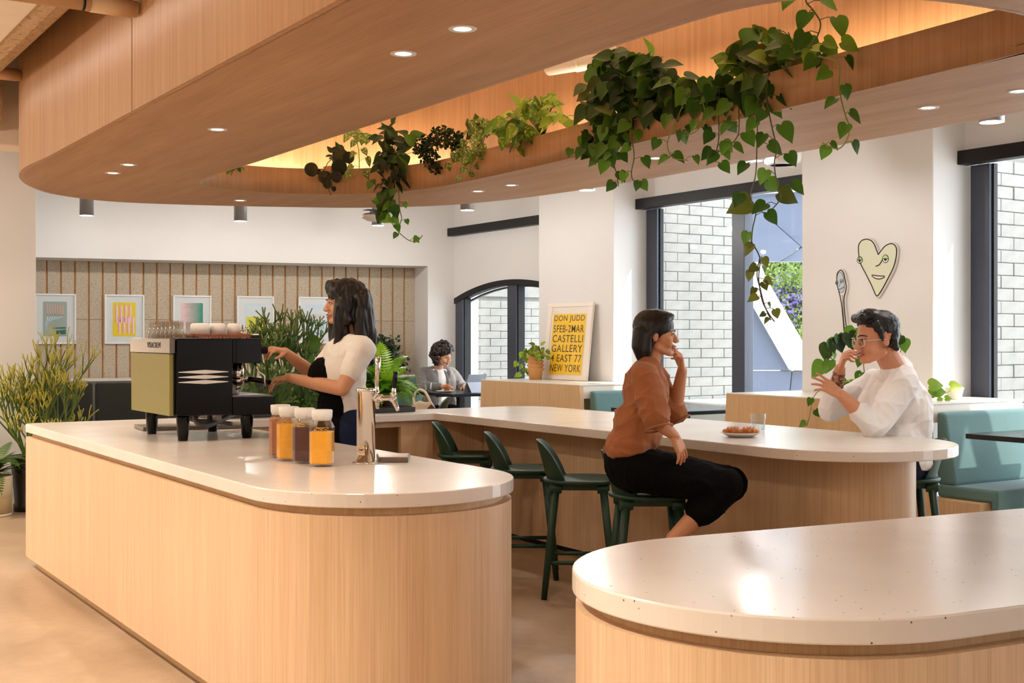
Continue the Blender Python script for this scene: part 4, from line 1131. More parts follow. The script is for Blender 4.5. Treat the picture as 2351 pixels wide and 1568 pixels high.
for i, (s0, lab) in enumerate(FS):
    org = bw(s0, 0.5025, FZ)
    t = thing('framed_print', lab, 'picture', org, math.atan2(BD.y, BD.x), 'framed prints on the niche wall')
    b = 0.017
    # local: x to the right, y away from the viewer, z up
    fr = MB()
    fr.box((0, -0.022, 0), (b, 0.012, FH)).box((FW - b, -0.022, 0), (FW, 0.012, FH)).box((b, -0.022, 0), (FW - b, 0.012, b)).box((b, -0.022, FH - b), (FW - b, 0.012, FH))
    fr.build('frame', WFR, t, bevel=0.002)
    MB().box((b, -0.004, b), (FW - b, 0.01, FH - b)).build('mat_board', MATB, t)
    MB().box((b, -0.0135, b), (FW - b, -0.0125, FH - b)).build('pane', MT['pane'], t)
    x0, x1, z0, z1 = 0.205 * FW, 0.78 * FW, 0.15 * FH, 0.845 * FH
    pw, ph = x1 - x0, z1 - z0
    base = {0: SAGE, 1: YEL, 2: GRAD, 3: PBLUE, 4: PBLUE}[i]
    pr = MB().extr([(x0 + 0.008, z0), (x1 - 0.008, z0), (x1, z0 + 0.008), (x1, z1 - 0.008), (x1 - 0.008, z1), (x0 + 0.008, z1), (x0, z1 - 0.008), (x0, z0 + 0.008)], (0, -0.006, 0), (1, 0, 0), (0, 0, 1), (0, 0.002, 0)).build('print', base, t)
    def shape(pts, mat, name='printed_bar', d=0.0068):
        MB().extr([(x0 + u * pw, z0 + v * ph) for u, v in pts], (0, -d, 0), (1, 0, 0), (0, 0, 1), (0, 0.0008, 0)).build(name, mat, pr)
    if i == 1:
        for k in range(4):
            u = 0.09 + 0.2 * k
            shape([(u, 0.42), (u + 0.13, 0.38), (u + 0.13, 0.88), (u, 0.95)], GRADP)
            u += 0.12
            shape([(u, 0.12), (u + 0.13, 0.05), (u + 0.13, 0.55), (u, 0.60)], GRADP)
    elif i == 0:
        for k in range(7):
            u = 0.14 + 0.11 * k
            shape([(u, 0.95 - 0.02 * k % 2), (u + 0.03, 0.95), (u + 0.075, 0.62), (u + 0.03, 0.62)], PINK)
            shape([(u + 0.02, 0.68), (u + 0.055, 0.62), (u + 0.075, 0.60), (u + 0.03, 0.60)], DTEAL)
            shape([(0.08, 0.08 + 0.05 * k), (0.08, 0.11 + 0.05 * k), (u + 0.08, 0.575), (u + 0.02, 0.575)], PBLUE)
        shape([(0.5, 0.06), (0.95, 0.06), (0.95, 0.2), (0.5, 0.16)], DTEAL, 'printed_block')
        shape([(0.4, 0.22), (0.95, 0.22), (0.95, 0.27), (0.4, 0.25)], DTEAL, 'printed_block')
    elif i == 2:
        for v in (0.86, 0.60, 0.34):
            shape([(0.08, v), (0.78, v), (0.92, v + 0.09), (0.18, v + 0.09), (0.18, v + 0.083), (0.90, v + 0.083), (0.77, v + 0.008), (0.08, v + 0.008)], col('print_line', (176, 150, 160)), 'printed_line')
            shape([(0.2, v + 0.03), (0.74, v + 0.03), (0.74, v + 0.036), (0.2, v + 0.036)], col('print_line', (176, 150, 160)), 'printed_line')
    elif i == 3:
        shape([(0.07, 0.06), (0.93, 0.06), (0.93, 0.60), (0.07, 0.60)], LIME, 'printed_block')
        for k in range(13):
            u = -0.45 + 0.105 * k
            a, b2 = max(0.07, u), u + 0.45
            shape([(max(0.07, u), 0.95 - max(0, 0.07 - u) * 0.78), (max(0.07, u + 0.025), 0.95 - max(0, 0.045 - u) * 0.78), (min(0.93, u + 0.475), 0.60 + max(0, u + 0.475 - 0.93) * 0.78), (min(0.93, u + 0.45), 0.60 + max(0, u + 0.45 - 0.93) * 0.78)], PALE, 'printed_line')
    else:
        for r in range(5):
            for k in range(7):
                u = 0.09 + 0.118 * k; v = 0.06 + 0.165 * r
                shape([(u, v + 0.13), (u + 0.04, v + 0.13), (u + 0.11, v), (u + 0.07, v)], [DTEAL, TEAL, TEAL, PINK, PALE][r])

# ------------------------------------------------------------------ yellow text poster leaning on the pier
PB0, PB1 = Vector((6.985, 10.255, SHELF + 0.001)), Vector((6.985, 9.505, SHELF + 0.001))
pw, phh = 0.752, 0.757
tilt = math.atan2(0.085, 0.75)
ux, uy = Vector((0, -1, 0)), Vector((math.sin(tilt), 0, math.cos(tilt)))
uz = ux.cross(uy)          # towards the viewer
po = thing('framed_poster', 'white framed yellow text poster leaning on the pier', 'poster', PB0)
def pbox(name, u0, v0, u1, v1, d0, d1, mat, parent=po, bevel=0.0):
    m = MB(); vs = [ux * u + uy * v + uz * d for d in (d0, d1) for u, v in ((u0, v0), (u1, v0), (u1, v1), (u0, v1))]
    m.add(vs, [(0, 3, 2, 1), (4, 5, 6, 7), (0, 1, 5, 4), (1, 2, 6, 5), (2, 3, 7, 6), (3, 0, 4, 7)])
    return m.build(name, mat, parent, bevel=bevel)
fb = 0.075
PF = plain('cream_frame', (232, 220, 206), 0.45)
for a in ((0, 0, pw, 0.034), (0, phh - 0.040, pw, phh), (0, 0.034, fb, phh - 0.040), (pw - fb, 0.034, pw, phh - 0.040)):
    pbox('frame', *a, 0.0, 0.026, PF, bevel=0.002)
pbox('mat_board', fb, 0.034, pw - fb, phh - 0.04, 0.004, 0.018, plain('poster_mat', (234, 222, 210), 0.6))
yel = pbox('sheet', 0.108, 0.050, 0.655, 0.648, 0.018, 0.020, plain('poster_yellow', (246, 200, 34), 0.55))
pbox('pane', fb, 0.034, pw - fb, phh - 0.04, 0.0222, 0.0228, MT['pane'])
INK = plain('poster_ink', (84, 56, 30), 0.6)
lines = ['DON JUDD', '5FEB-2MAR', 'CASTELLI', 'GALLERY', '4 EAST 77', 'NEW YORK']
for i, s_ in enumerate(lines):
    t = text_mesh(s_, 0.1, INK, 'lettering', yel, align='LEFT', bold=0.0002, extr=0.0005, spacing=1.10)
    xs = [v.co.x for v in t.data.vertices]; ys_ = [v.co.y for v in t.data.vertices]
    w_, h_ = max(xs) - min(xs), max(ys_) - min(ys_)
    for v in t.data.vertices:
        v.co.x = (v.co.x - min(xs)) / w_ * 0.508; v.co.y = (v.co.y - min(ys_)) / h_ * 0.072
    o = ux * (0.128) + uy * (0.648 - 0.0965 * (i + 1) + 0.010) + uz * 0.0206
    t.matrix_basis = plane_matrix(o, ux, uy)

# ------------------------------------------------------------------ flat wall pieces on the pier: heart and spoon
def trace(pts, ox, oy, k, X=7.075):
    out = []
    for x, y in pts:
        p = pX(ox + x * k, oy + y * k, X); out.append((p.y, p.z))
    return out
K = 200.0 / 1363.0
LINE = plain('drawn_line', (28, 26, 24), 0.6)
def wallart(name, label, c, outline, fill, back):
    t = thing(name, label, 'wall art', (7.098, c[0], c[1]))
    sp_ = smooth_path([(0, y - c[0], z - c[1]) for y, z in outline], 4)
    o2d = [(p[1], p[2]) for p in sp_]
    ar = area(o2d); grow = offset(o2d, -0.012 * (1 if ar > 0 else -1))
    MB().extr(grow, (-0.002, 0, 0), (0, 1, 0), (0, 0, 1), (-0.014, 0, 0)).build('backing', back, t)
    MB().extr(o2d, (-0.016, 0, 0), (0, 1, 0), (0, 0, 1), (-0.002, 0, 0)).build('face', fill, t)
    MB().tube([(-0.018, p[1], p[2]) for p in sp_ + sp_[:1]], 0.0042, 6, up=(1, 0, 0)).build('outline', LINE, t)
    return t
def draw(t, c, pts, r=0.0035, closed=False, name='drawn_line', mat=None):
    q = [(-0.0185, y - c[0], z - c[1]) for y, z in pts]
    q = smooth_path(q, 3, closed)
    if closed: q = q + q[:1]
    MB().tube(q, r, 6, up=(1, 0, 0)).build(name, mat or LINE, t)
def blob2(t, c, pts, mat, name, d=-0.0185):
    q = smooth_path([(0, y - c[0], z - c[1]) for y, z in pts], 3)
    MB().extr([(p[1], p[2]) for p in q], (d, 0, 0), (0, 1, 0), (0, 0, 1), (-0.0015, 0, 0)).build(name, mat, t)
WB = plain('wall_art_backing', (226, 220, 216), 0.5)
hp = [(475, 260), (490, 200), (530, 150), (600, 130), (670, 150), (720, 205), (755, 290), (783, 362), (792, 362), (830, 310), (890, 240), (960, 203), (1010, 203), (1055, 240), (1072, 310), (1060, 440), (1020, 580), (940, 740), (860, 890), (790, 1000), (768, 1015), (745, 1000), (680, 850), (600, 690), (510, 515), (485, 400)]
T_ = lambda pts: trace(pts, 1900, 530, K)
hc = T_([(770, 560)])[0]
SAGEF = plain('sage_face', (214, 217, 190), 0.5); LG = plain('eyelid_green', (176, 206, 140), 0.5); EW = plain('eye_white', (238, 236, 228), 0.5)
h = wallart('heart_cutout', 'pale green heart with a drawn face on the pier above the man', hc, T_(hp), SAGEF, WB)
def eye(t, c, cx, cy, rx, ry, lid):
    el = lambda a0, a1, n=14: [(cx + rx * math.cos(math.radians(a0 + (a1 - a0) * i / n)), cy - ry * math.sin(math.radians(a0 + (a1 - a0) * i / n))) for i in range(n + 1)]
    def poly2(pts, mat, name, d):
        q = T_(pts); MB().extr([(y - c[0], z - c[1]) for y, z in q], (d, 0, 0), (0, 1, 0), (0, 0, 1), (-0.0015, 0, 0)).build(name, mat, t)
    poly2(el(0, 360, 20)[:-1], EW, 'eye', -0.0182)
    poly2(el(5, 175), lid, 'eyelid', -0.0186)
    poly2([(cx - rx * 0.5, cy)] + [(cx + rx * 0.55 * math.cos(math.radians(a)), cy + ry * 0.6 * math.sin(math.radians(a))) for a in range(160, -1, -20)], LINE, 'pupil', -0.019)
    draw(t, c, T_(el(0, 360, 20)[:-1]), 0.003, True)
    draw(t, c, T_([(cx - rx, cy + 2), (cx, cy - 4), (cx + rx, cy + 2)]), 0.003)
eye(h, hc, 497, 456, 40, 52, LG); eye(h, hc, 900, 437, 45, 60, LG)
draw(h, hc, T_([(855, 440), (830, 490), (795, 535), (748, 551)]), 0.0042)
blob2(h, hc, T_([(688, 695), (780, 705), (882, 712), (860, 735), (800, 750), (730, 735)]), plain('lips_pink', (238, 218, 214), 0.5), 'mouth')
draw(h, hc, T_([(688, 693), (780, 705), (884, 712), (860, 737), (800, 752), (730, 737)]), 0.004, True)
spn = [(140, 720), (150, 660), (195, 615), (240, 655), (262, 750), (285, 880), (265, 985), (247, 1080), (262, 1300), (292, 1568), (300, 1700), (262, 1700), (238, 1400), (212, 1150), (180, 980), (145, 850)]
sc2 = T_([(215, 900)])[0]
s_ = wallart('spoon_cutout', 'slim white spoon with a drawn blue face on the pier left of the heart', sc2, T_(spn), WB, WB)
BLU = plain('blue_face', (182, 200, 208), 0.5)
blob2(s_, sc2, T_([(145, 730), (160, 670), (190, 645), (225, 680), (245, 760), (258, 880), (240, 950), (205, 965), (170, 930), (150, 840)]), BLU, 'spoon_bowl', -0.0181)
draw(s_, sc2, T_([(145, 730), (160, 670), (190, 645), (225, 680), (245, 760), (258, 880), (240, 950), (205, 965), (170, 930), (150, 840)]), 0.002, True)
eye(s_, sc2, 140, 812, 20, 28, EW); eye(s_, sc2, 214, 785, 22, 28, EW)
draw(s_, sc2, T_([(194, 790), (190, 830), (173, 878)]), 0.0022)
draw(s_, sc2, T_([(168, 912), (210, 895), (248, 872), (246, 885), (210, 912), (172, 918)]), 0.0022, True)
draw(s_, sc2, T_([(225, 1000), (228, 1100), (240, 1300), (268, 1640)]), 0.002)

# ------------------------------------------------------------------ things on the far table
t = thing('tablet', 'grey tablet on a folding stand on the far cafe table', 'tablet', (6.86, 11.42, TT + 0.001), math.radians(-168))
def slab(name, mat, lean, y0, z0, w0, w1, h, th, parent=t):
    c, s2 = math.cos(lean), math.sin(lean)
    vs = []
    for d in (0, th):
        for x, v in ((-w0, 0), (w0, 0), (w1, h), (-w1, h)):
            vs.append((x, y0 + v * s2 - d * c, z0 + v * c + d * s2 * 0))
    MB().add(vs, [(0, 3, 2, 1), (4, 5, 6, 7), (0, 1, 5, 4), (1, 2, 6, 5), (2, 3, 7, 6), (3, 0, 4, 7)]).build(name, mat, parent, bevel=0.003)
CASE = plain('grey_case', (146, 150, 158), 0.6); CASE2 = plain('pale_grey_case', (176, 180, 194), 0.6)
slab('screen_case', CASE, math.radians(24), 0.0, 0.0, 0.135, 0.135, 0.215, 0.008)
slab('stand_flap', CASE2, math.radians(-24), -0.03 + 0.13, 0.0, 0.105, 0.128, 0.135, 0.004)
MB().box((-0.13, 0.11, 0.0), (0.13, 0.26, 0.006)).build('keyboard', CASE, t, bevel=0.002)
MB().lathe([(0.0, 0.0), (0.009, 0.0), (0.009, 0.003), (0.0, 0.003)], 14, (-0.115, 0.066, 0.195), ax=(Vector((1, 0, 0)), Vector((0, 0.4, 0.92)), Vector((0, -0.92, 0.4)))).build('camera_lens', MT['black'], t)
t = thing('plate', 'small white plate with a muffin on the far cafe table', 'plate', (6.66, 11.66, TT + 0.001))
MB().lathe([(0.0, 0.0), (0.06, 0.0), (0.10, 0.014), (0.099, 0.017), (0.058, 0.005), (0.0, 0.005)], 32).build('dish', MT['white'], t)
t = thing('muffin', 'brown muffin on the small plate by the tablet', 'muffin', (6.66, 11.63, TT + 0.0075))
MB().lathe([(0.0, 0.0), (0.026, 0.0), (0.034, 0.035), (0.0, 0.035)], 20).build('cup', plain('muffin_cup', (150, 92, 54), 0.7), t)
MB().lathe([(0.034, 0.033), (0.046, 0.042), (0.044, 0.06), (0.028, 0.074), (0.0, 0.078)], 22).build('top', MT['pastry'], t)
t = thing('water_glass', 'clear tumbler on the far cafe table in front of the curly haired person', 'glass', (6.50 + 0.06, 11.86, TT + 0.001))
tumbler_mesh(MB(), 0.095, 0.036, 0.042).build('tumbler', MT['glass'], t)
MB().lathe([(0.0, 0.009), (0.034, 0.009), (0.037, 0.05), (0.0, 0.05)], 20).build('water', bpy.data.materials['water'], t)
# tote bag on a spare stool by the far table
so2 = copy_tree(st0); so2.location = (5.62, 10.22, 0); so2.rotation_euler = (0, 0, 2.6); so2['label'] = 'spare dark green stool behind the bar that carries the tote bag'
bp = Vector((5.60, 10.24, SH + 0.004))
t = thing('tote_bag', 'cream tote bag with rope handles beyond the fern', 'bag', bp, -TH)
CRM = fabric('cream_canvas', (226, 206, 176), 300.0, 0.08)
MB().extr([(-0.10, 0.0), (0.11, 0.0), (0.125, 0.10), (0.085, 0.165), (0.03, 0.15), (-0.03, 0.172), (-0.085, 0.14), (-0.12, 0.09)], (0, -0.05, 0), (1, 0, 0), (0, 0, 1), (0, 0.10, 0)).build('body', CRM, t, bevel=0.02, seg=3)
MB().extr([(0.045, 0.02), (0.10, 0.0), (0.135, 0.09), (0.09, 0.14), (0.05, 0.10)], (0, -0.062, 0), (1, 0, 0), (0, 0, 1), (0, 0.012, 0)).build('leather_patch', plain('brown_leather', (92, 56, 34), 0.5), t, bevel=0.004)
for y in (-0.045, 0.045):
    MB().tube(smooth_path([(-0.075, y, 0.13), (-0.078, y, 0.21), (-0.045, y, 0.265), (-0.005, y, 0.27), (0.035, y, 0.24), (0.08, y, 0.15), (0.11, y, 0.06)], 5, False), 0.009, 8, up=(0, 1, 0)).build('handle', CRM, t)
# ------------------------------------------------------------------ leaves
def leaf_mat(name, a, b, tr=0.35, var=None):
    q = NT(name)
    oi = q.node('ShaderNodeObjectInfo')
    c = q.ramp(oi.outputs['Random'], [(0.0, srgb(*a)), (1.0, srgb(*b))])
    if var:
        n = q.noise(q.coords((1, 1, 1)), 3.2 if var[1] else 6.0, 3.0, 0.6)
        m = q.ramp(n, [(0.50, (0, 0, 0, 1)), (0.58, (1, 1, 1, 1))])
        c = q.mix(m, c, srgb(*var[0]))
    q.set(color=c, rough=0.34, spec=0.4)
    t2 = q.node('ShaderNodeBsdfTranslucent'); q.link(c, t2.inputs['Color'])
    mx = q.node('ShaderNodeMixShader'); mx.inputs[0].default_value = tr
    q.link(q.p.outputs[0], mx.inputs[1]); q.link(t2.outputs[0], mx.inputs[2]); q.link(mx.outputs[0], q.out.inputs['Surface'])
    return q.m
LM = {'dark': leaf_mat('leaf_dark', (28, 46, 18), (62, 92, 30)), 'mid': leaf_mat('leaf_mid', (46, 84, 22), (104, 148, 44)),
      'lime': leaf_mat('leaf_lime', (110, 150, 40), (176, 196, 80)), 'vari': leaf_mat('leaf_variegated', (84, 118, 40), (124, 152, 58), var=((214, 214, 150), True)),
      'gold': leaf_mat('leaf_golden', (70, 116, 30), (126, 164, 44), var=((188, 196, 76), True)), 'brown': leaf_mat('leaf_brown_green', (34, 40, 22), (70, 66, 34)), 'olive': leaf_mat('leaf_olive', (74, 84, 30), (120, 124, 46))}
STEM = plain('green_stem', (86, 92, 42), 0.55); STEMD = plain('brown_stem', (72, 56, 36), 0.6); STEML = plain('lime_stem', (140, 158, 70), 0.5)
def leaf_mesh(name, mat, kind='heart'):
    rows = {'heart': [(-0.10, 0.20), (0.02, 0.40), (0.18, 0.47), (0.40, 0.42), (0.62, 0.29), (0.82, 0.13), (1.0, 0.0)],
            'long': [(0.0, 0.03), (0.12, 0.18), (0.32, 0.26), (0.55, 0.24), (0.75, 0.15), (0.9, 0.06), (1.0, 0.0)],
            'round': [(0.0, 0.06), (0.07, 0.26), (0.25, 0.43), (0.5, 0.48), (0.75, 0.41), (0.93, 0.22), (1.0, 0.04)]}[kind]
    rows = [(p[0], max(0.0, p[1])) for p in smooth_path([(a, b, 0) for a, b in rows], 2, False)]
    vs = []; fs = []
    for y, w in rows:
        for u in (-1, -0.5, 0, 0.5, 1):
            x = w * u
            yy = y + (0.0 if kind != 'heart' or y > 0.1 else -0.05 * (1 - abs(abs(u) - 0.6)) + 0.10 * (1 - abs(u)))
            z = 0.20 * abs(x) + 0.05 * abs(u) * w - 0.20 * y * y + (0.03 * math.sin(u * 7 + y * 5) * w)
            vs.append((x, yy, z))
    for i in range(len(rows) - 1):
        for k in range(4):
            a = i * 5 + k
            fs.append((a, a + 1, a + 6, a + 5))
    me = bpy.data.meshes.new(name); me.from_pydata(vs, [], fs); me.materials.append(mat)
    me.polygons.foreach_set('use_smooth', [True] * len(fs)); me.update()
    return me
LMESH = {}
def get_leaf(col_, kind):
    k = (col_, kind)
    if k not in LMESH: LMESH[k] = leaf_mesh('leaf', LM[col_], kind)
    return LMESH[k]
RND = random.Random(21)
def add_leaf(root, pos, dirv, nrm, size, col_='mid', kind='heart'):
    y = Vector(dirv).normalized(); z = Vector(nrm); z = (z - y * z.dot(y))
    if z.length < 1e-4: z = frame_from(y)[0]
    z.normalize(); x = y.cross(z)
    o = bpy.data.objects.new('leaf', get_leaf(col_, kind)); COL.objects.link(o); o.parent = root
    m = Matrix.Identity(4)
    for j in range(3): m[j][0], m[j][1], m[j][2] = x[j] * size, y[j] * size, z[j] * size
    m.translation = Vector(pos) - root.location
    o.matrix_basis = m
    return o
TOCAM = Vector((-VX, -VY, 0.0))
def rnd_leaf(root, pos, size, col_, kind='heart', down=0.55, rnd=RND):
    a = rnd.uniform(0, 2 * PI)
    side = Vector((RX, RY, 0)) * math.cos(a) + Vector((0, 0, 1)) * math.sin(a)
    d = side * 0.75 + Vector((0, 0, -down)) + TOCAM * rnd.uniform(-0.2, 0.5)
    n = TOCAM * rnd.uniform(0.4, 1.0) + Vector((0, 0, 1)) * rnd.uniform(0.3, 1.0) + Vector((RX, RY, 0)) * rnd.uniform(-0.6, 0.6)
    return add_leaf(root, pos, d, n, size * rnd.uniform(0.75, 1.15), col_, kind)
ZT = [(400, 8.2), (490, 8.3), (560, 8.63), (650, 8.78), (750, 8.82), (850, 8.78), (980, 8.55), (1200, 7.51), (1500, 6.39), (1938, 5.21), (2351, 4.44)]
def zt(px):
    for (a, za), (b, zb) in zip(ZT, ZT[1:]):
        if px <= b: return za + (zb - za) * (px - a) / (b - a)
    return 4.44
def tp(px, py, off=-0.09): return pD(px, py, zt(px) + off)
def vine(root, pts, n, size, col_='mid', off=-0.09, kind='heart', r=0.003, stem=None, dens=True, rnd=RND, taper=0.75):
    P = [Vector(p) for p in (pts if not isinstance(pts[0][0], (int, float)) or len(pts[0]) == 3 else [tp(x, y, off) for x, y in pts])]
    path = [Vector(p) for p in smooth_path(P, 6, False)]
    m = MB().tube([p - root.location for p in path], r, 6)
    L = [0.0]
    for a, b in zip(path, path[1:]): L.append(L[-1] + (b - a).length)
    for i in range(n):
        t = L[-1] * (i + 0.6) / n
        j = max(k for k in range(len(L)) if L[k] <= t); j = min(j, len(path) - 2)
        p = path[j].lerp(path[j + 1], (t - L[j]) / max(1e-6, L[j + 1] - L[j]))
        s = 1 if i % 2 else -1
        s_ = size * (1 - (1 - taper) * i / max(1, n - 1)) * rnd.uniform(0.8, 1.15)
        q = p + Vector((RX, RY, 0)) * s * rnd.uniform(0.2, 0.7) * size + TOCAM * rnd.uniform(-0.1, 0.4) * size + Vector((0, 0, rnd.uniform(-0.1, 0.35) * size))
        m.tube([p - root.location, (p + q) * 0.5 + Vector((0, 0, 0.1 * size)) - root.location, q - root.location], r * 0.6, 5)
        d = Vector((RX, RY, 0)) * s * rnd.uniform(0.2, 1.0) + Vector((0, 0, -rnd.uniform(0.4, 1.2))) + TOCAM * rnd.uniform(-0.2, 0.3)
        nr = TOCAM * rnd.uniform(0.5, 1.0) + Vector((0, 0, 1)) * rnd.uniform(0.2, 0.9) + Vector((RX, RY, 0)) * rnd.uniform(-0.5, 0.5)
        add_leaf(root, q, d, nr, s_, col_, kind)
    return m.build('stem', stem or STEM, root)
def mass(root, cx, cy, rx, ry, n, size, cols, off=(-0.05, 0.25), kind='heart', down=0.55, petiole=None, rnd=RND):
    st = MB()
    for i in range(n):
        a = rnd.uniform(0, 2 * PI); k = math.sqrt(rnd.uniform(0, 1))
        px, py = cx + rx * k * math.cos(a), cy + ry * k * math.sin(a)
        o = rnd.uniform(*off)
        z = zt(px) + o
        p = pD(px, py, z)
        rnd_leaf(root, p, size, rnd.choice(cols), kind, down, rnd)
        if petiole:
            c = petiole - root.location; q = p - root.location
            st.tube([c, c.lerp(q, 0.5) + Vector((0, 0, 0.04)), q], 0.0022, 5)
    if petiole: st.build('stem', STEM, root)
def pot_obj(root, loc, r, h, mat, name='pot', ribs=False):
    l = Vector(loc) - root.location
    prof = [(0.0, 0.0), (r * 0.72, 0.0), (r * 0.74, 0.005), (r * 0.95, h * 0.8), (r, h * 0.82), (r, h), (r * 0.9, h), (r * 0.86, h * 0.85), (0.0, h * 0.85)]
    m = MB().lathe(prof, 28, l)
    o = m.build(name, mat, root)
    MB().lathe([(0.0, h * 0.852), (r * 0.86, h * 0.852)], 20, l).build('soil', MT['soil'], root)
    return o
MT['soil'] = plain('potting_soil', (58, 42, 30), 0.95, var=0.2, scale=60)
TERRA = plain('terracotta', (196, 128, 86), 0.7, var=0.05); WPOT = plain('white_ceramic', (232, 228, 218), 0.4)
PZ = SOFF + 0.0305
def trough_plant(name, label, px, off, potr, poth, potmat):
    b = pD(px, 300, zt(px) + off + 0.15); b.z = PZ
    t = thing(name, label, 'plant', b)
    pot_obj(t, b, potr, poth, potmat)
    return t, b + Vector((0, 0, poth))
# P1 small ivy bit at the far left of the opening
t, c = trough_plant('trailing_ivy', 'tiny ivy sprig at the far left tip of the canopy opening', 556, 0.12, 0.06, 0.10, TERRA)
vine(t, [tp(558, 382, 0.06), tp(545, 386, 0.0), tp(535, 392, -0.05), tp(531, 402, -0.06)], 5, 0.045, 'mid', kind='heart')
# P2 round leaved plant in terracotta
t, c = trough_plant('round_leaf_plant', 'dark round leaved plant in a terracotta pot in the canopy', 770, 0.16, 0.088, 0.20, TERRA)
mass(t, 772, 352, 34, 16, 16, 0.085, ['brown', 'dark'], (0.0, 0.25), 'long', 0.1, c)
for x, y, s in ((714, 387, 0.10), (745, 406, 0.095), (782, 355, 0.105), (778, 380, 0.115), (772, 406, 0.085), (752, 425, 0.07), (800, 362, 0.085)):
    add_leaf(t, tp(x - 2, y - 14, -0.07), Vector((0.2, 0, -1)), TOCAM + Vector((0, 0, 0.3)), s, 'brown', 'round')
vine(t, [(765, 362), (752, 375), (742, 392), (722, 396)], 1, 0.05, 'brown', -0.06, 'round', stem=STEMD)
vine(t, [(765, 370), (760, 395), (752, 415), (755, 435), (760, 448)], 2, 0.05, 'brown', -0.07, 'round', stem=STEMD)
# P3 variegated vine
t, c = trough_plant('variegated_pothos', 'pale variegated pothos vine beside the terracotta pot in the canopy', 822, 0.20, 0.07, 0.14, WPOT)
vine(t, [(818, 300), (820, 325), (824, 350), (825, 380), (822, 398), (808, 404)], 9, 0.075, 'vari', -0.06, stem=STEML)
mass(t, 828, 315, 18, 16, 8, 0.08, ['vari'], (-0.02, 0.12), 'heart', 0.3)
# P4 dark philodendron
t, c = trough_plant('philodendron', 'dark green bushy philodendron with one long vine over the canopy edge', 905, 0.14, 0.09, 0.17, TERRA)
mass(t, 908, 335, 48, 36, 34, 0.098, ['dark', 'dark', 'mid', 'brown'], (-0.08, 0.2), 'heart', 0.4, c)
mass(t, 892, 400, 40, 48, 34, 0.09, ['dark', 'dark', 'brown'], (-0.13, -0.04), 'long', 0.9)
mass(t, 888, 470, 30, 34, 16, 0.085, ['dark', 'mid'], (-0.14, -0.06), 'heart', 0.8)
mass(t, 895, 296, 12, 12, 5, 0.085, ['dark'], (0, 0.1), 'long', -0.4)
vine(t, [(905, 420), (895, 455), (890, 490), (905, 520), (925, 542), (945, 554), (962, 550), (970, 540)], 7, 0.062, 'mid', -0.10)
vine(t, [(915, 430), (918, 480), (922, 500), (918, 515)], 4, 0.055, 'mid', -0.11)
vine(t, [(870, 430), (852, 418), (845, 410)], 2, 0.05, 'mid', -0.10)
# P5 creeping fig (small leaves) and its terracotta pot
t, c = trough_plant('creeping_fig', 'small leaved creeping fig in the canopy left of the variegated plant', 1025, 0.14, 0.08, 0.16, TERRA)
fm = MB(); rr = random.Random(5)
def small_leaf(m, p, s, rnd):
    d = Vector((rnd.uniform(-1, 1), rnd.uniform(-1, 1), rnd.uniform(-1, 0.5))).normalized(); x, y, z = frame_from(d)
    n = (x if rnd.random() < 0.5 else y)
    w = d.cross(n).normalized()
    m.add([p, p + d * s * 0.5 + w * s * 0.38, p + d * s, p + d * s * 0.5 - w * s * 0.38], [(0, 1, 2, 3)], True)
for (ex, ey, ax_, ay_, n, offs) in ((1022, 315, 40, 24, 420, (-0.06, 0.15)), (985, 350, 20, 34, 260, (-0.1, 0.0)), (968, 335, 16, 22, 120, (-0.1, 0.05)), (1000, 385, 10, 12, 60, (-0.1, -0.05)), (1050, 330, 14, 20, 120, (-0.08, 0.0))):
    for i in range(n):
        a = rr.uniform(0, 2 * PI); k = math.sqrt(rr.uniform(0, 1)); x = ex + ax_ * k * math.cos(a); y = ey + ay_ * k * math.sin(a)
        small_leaf(fm, pD(x, y, zt(x) + rr.uniform(*offs)) - t.location, 0.03, rr)
o = fm.build('foliage', LM['dark'], t); o['kind'] = 'stuff'
# P5b variegated
t, c = trough_plant('variegated_pothos', 'pale variegated trailing plant in a terracotta pot in the middle of the canopy', 1102, 0.12, 0.085, 0.17, TERRA)
mass(t, 1098, 292, 34, 18, 30, 0.065, ['vari', 'vari', 'olive'], (-0.05, 0.18), 'heart', 0.3, c)
mass(t, 1075, 345, 26, 24, 20, 0.06, ['vari', 'gold'], (-0.12, -0.05), 'heart', 0.7)
vine(t, [(1098, 310), (1092, 340), (1085, 375), (1070, 398), (1060, 412)], 9, 0.06, 'vari', -0.10, stem=STEML)
vine(t, [(1080, 320), (1055, 350), (1035, 380), (1022, 385)], 6, 0.055, 'vari', -0.10, stem=STEML)
# P5c golden pothos in a white pot
t, c = trough_plant('golden_pothos', 'bright golden pothos in a white pot on the canopy edge', 1248, 0.10, 0.088, 0.17, WPOT)
mass(t, 1240, 252, 66, 24, 36, 0.10, ['gold', 'lime', 'gold'], (-0.06, 0.2), 'long', 0.25, c)
mass(t, 1290, 268, 28, 16, 10, 0.10, ['lime'], (-0.02, 0.15), 'long', 0.6)
mass(t, 1176, 300, 34, 30, 17, 0.115, ['gold', 'gold', 'mid'], (-0.12, 0.0), 'heart', 0.6)
vine(t, [(1215, 290), (1190, 310), (1178, 330), (1170, 350)], 4, 0.10, 'gold', -0.10)
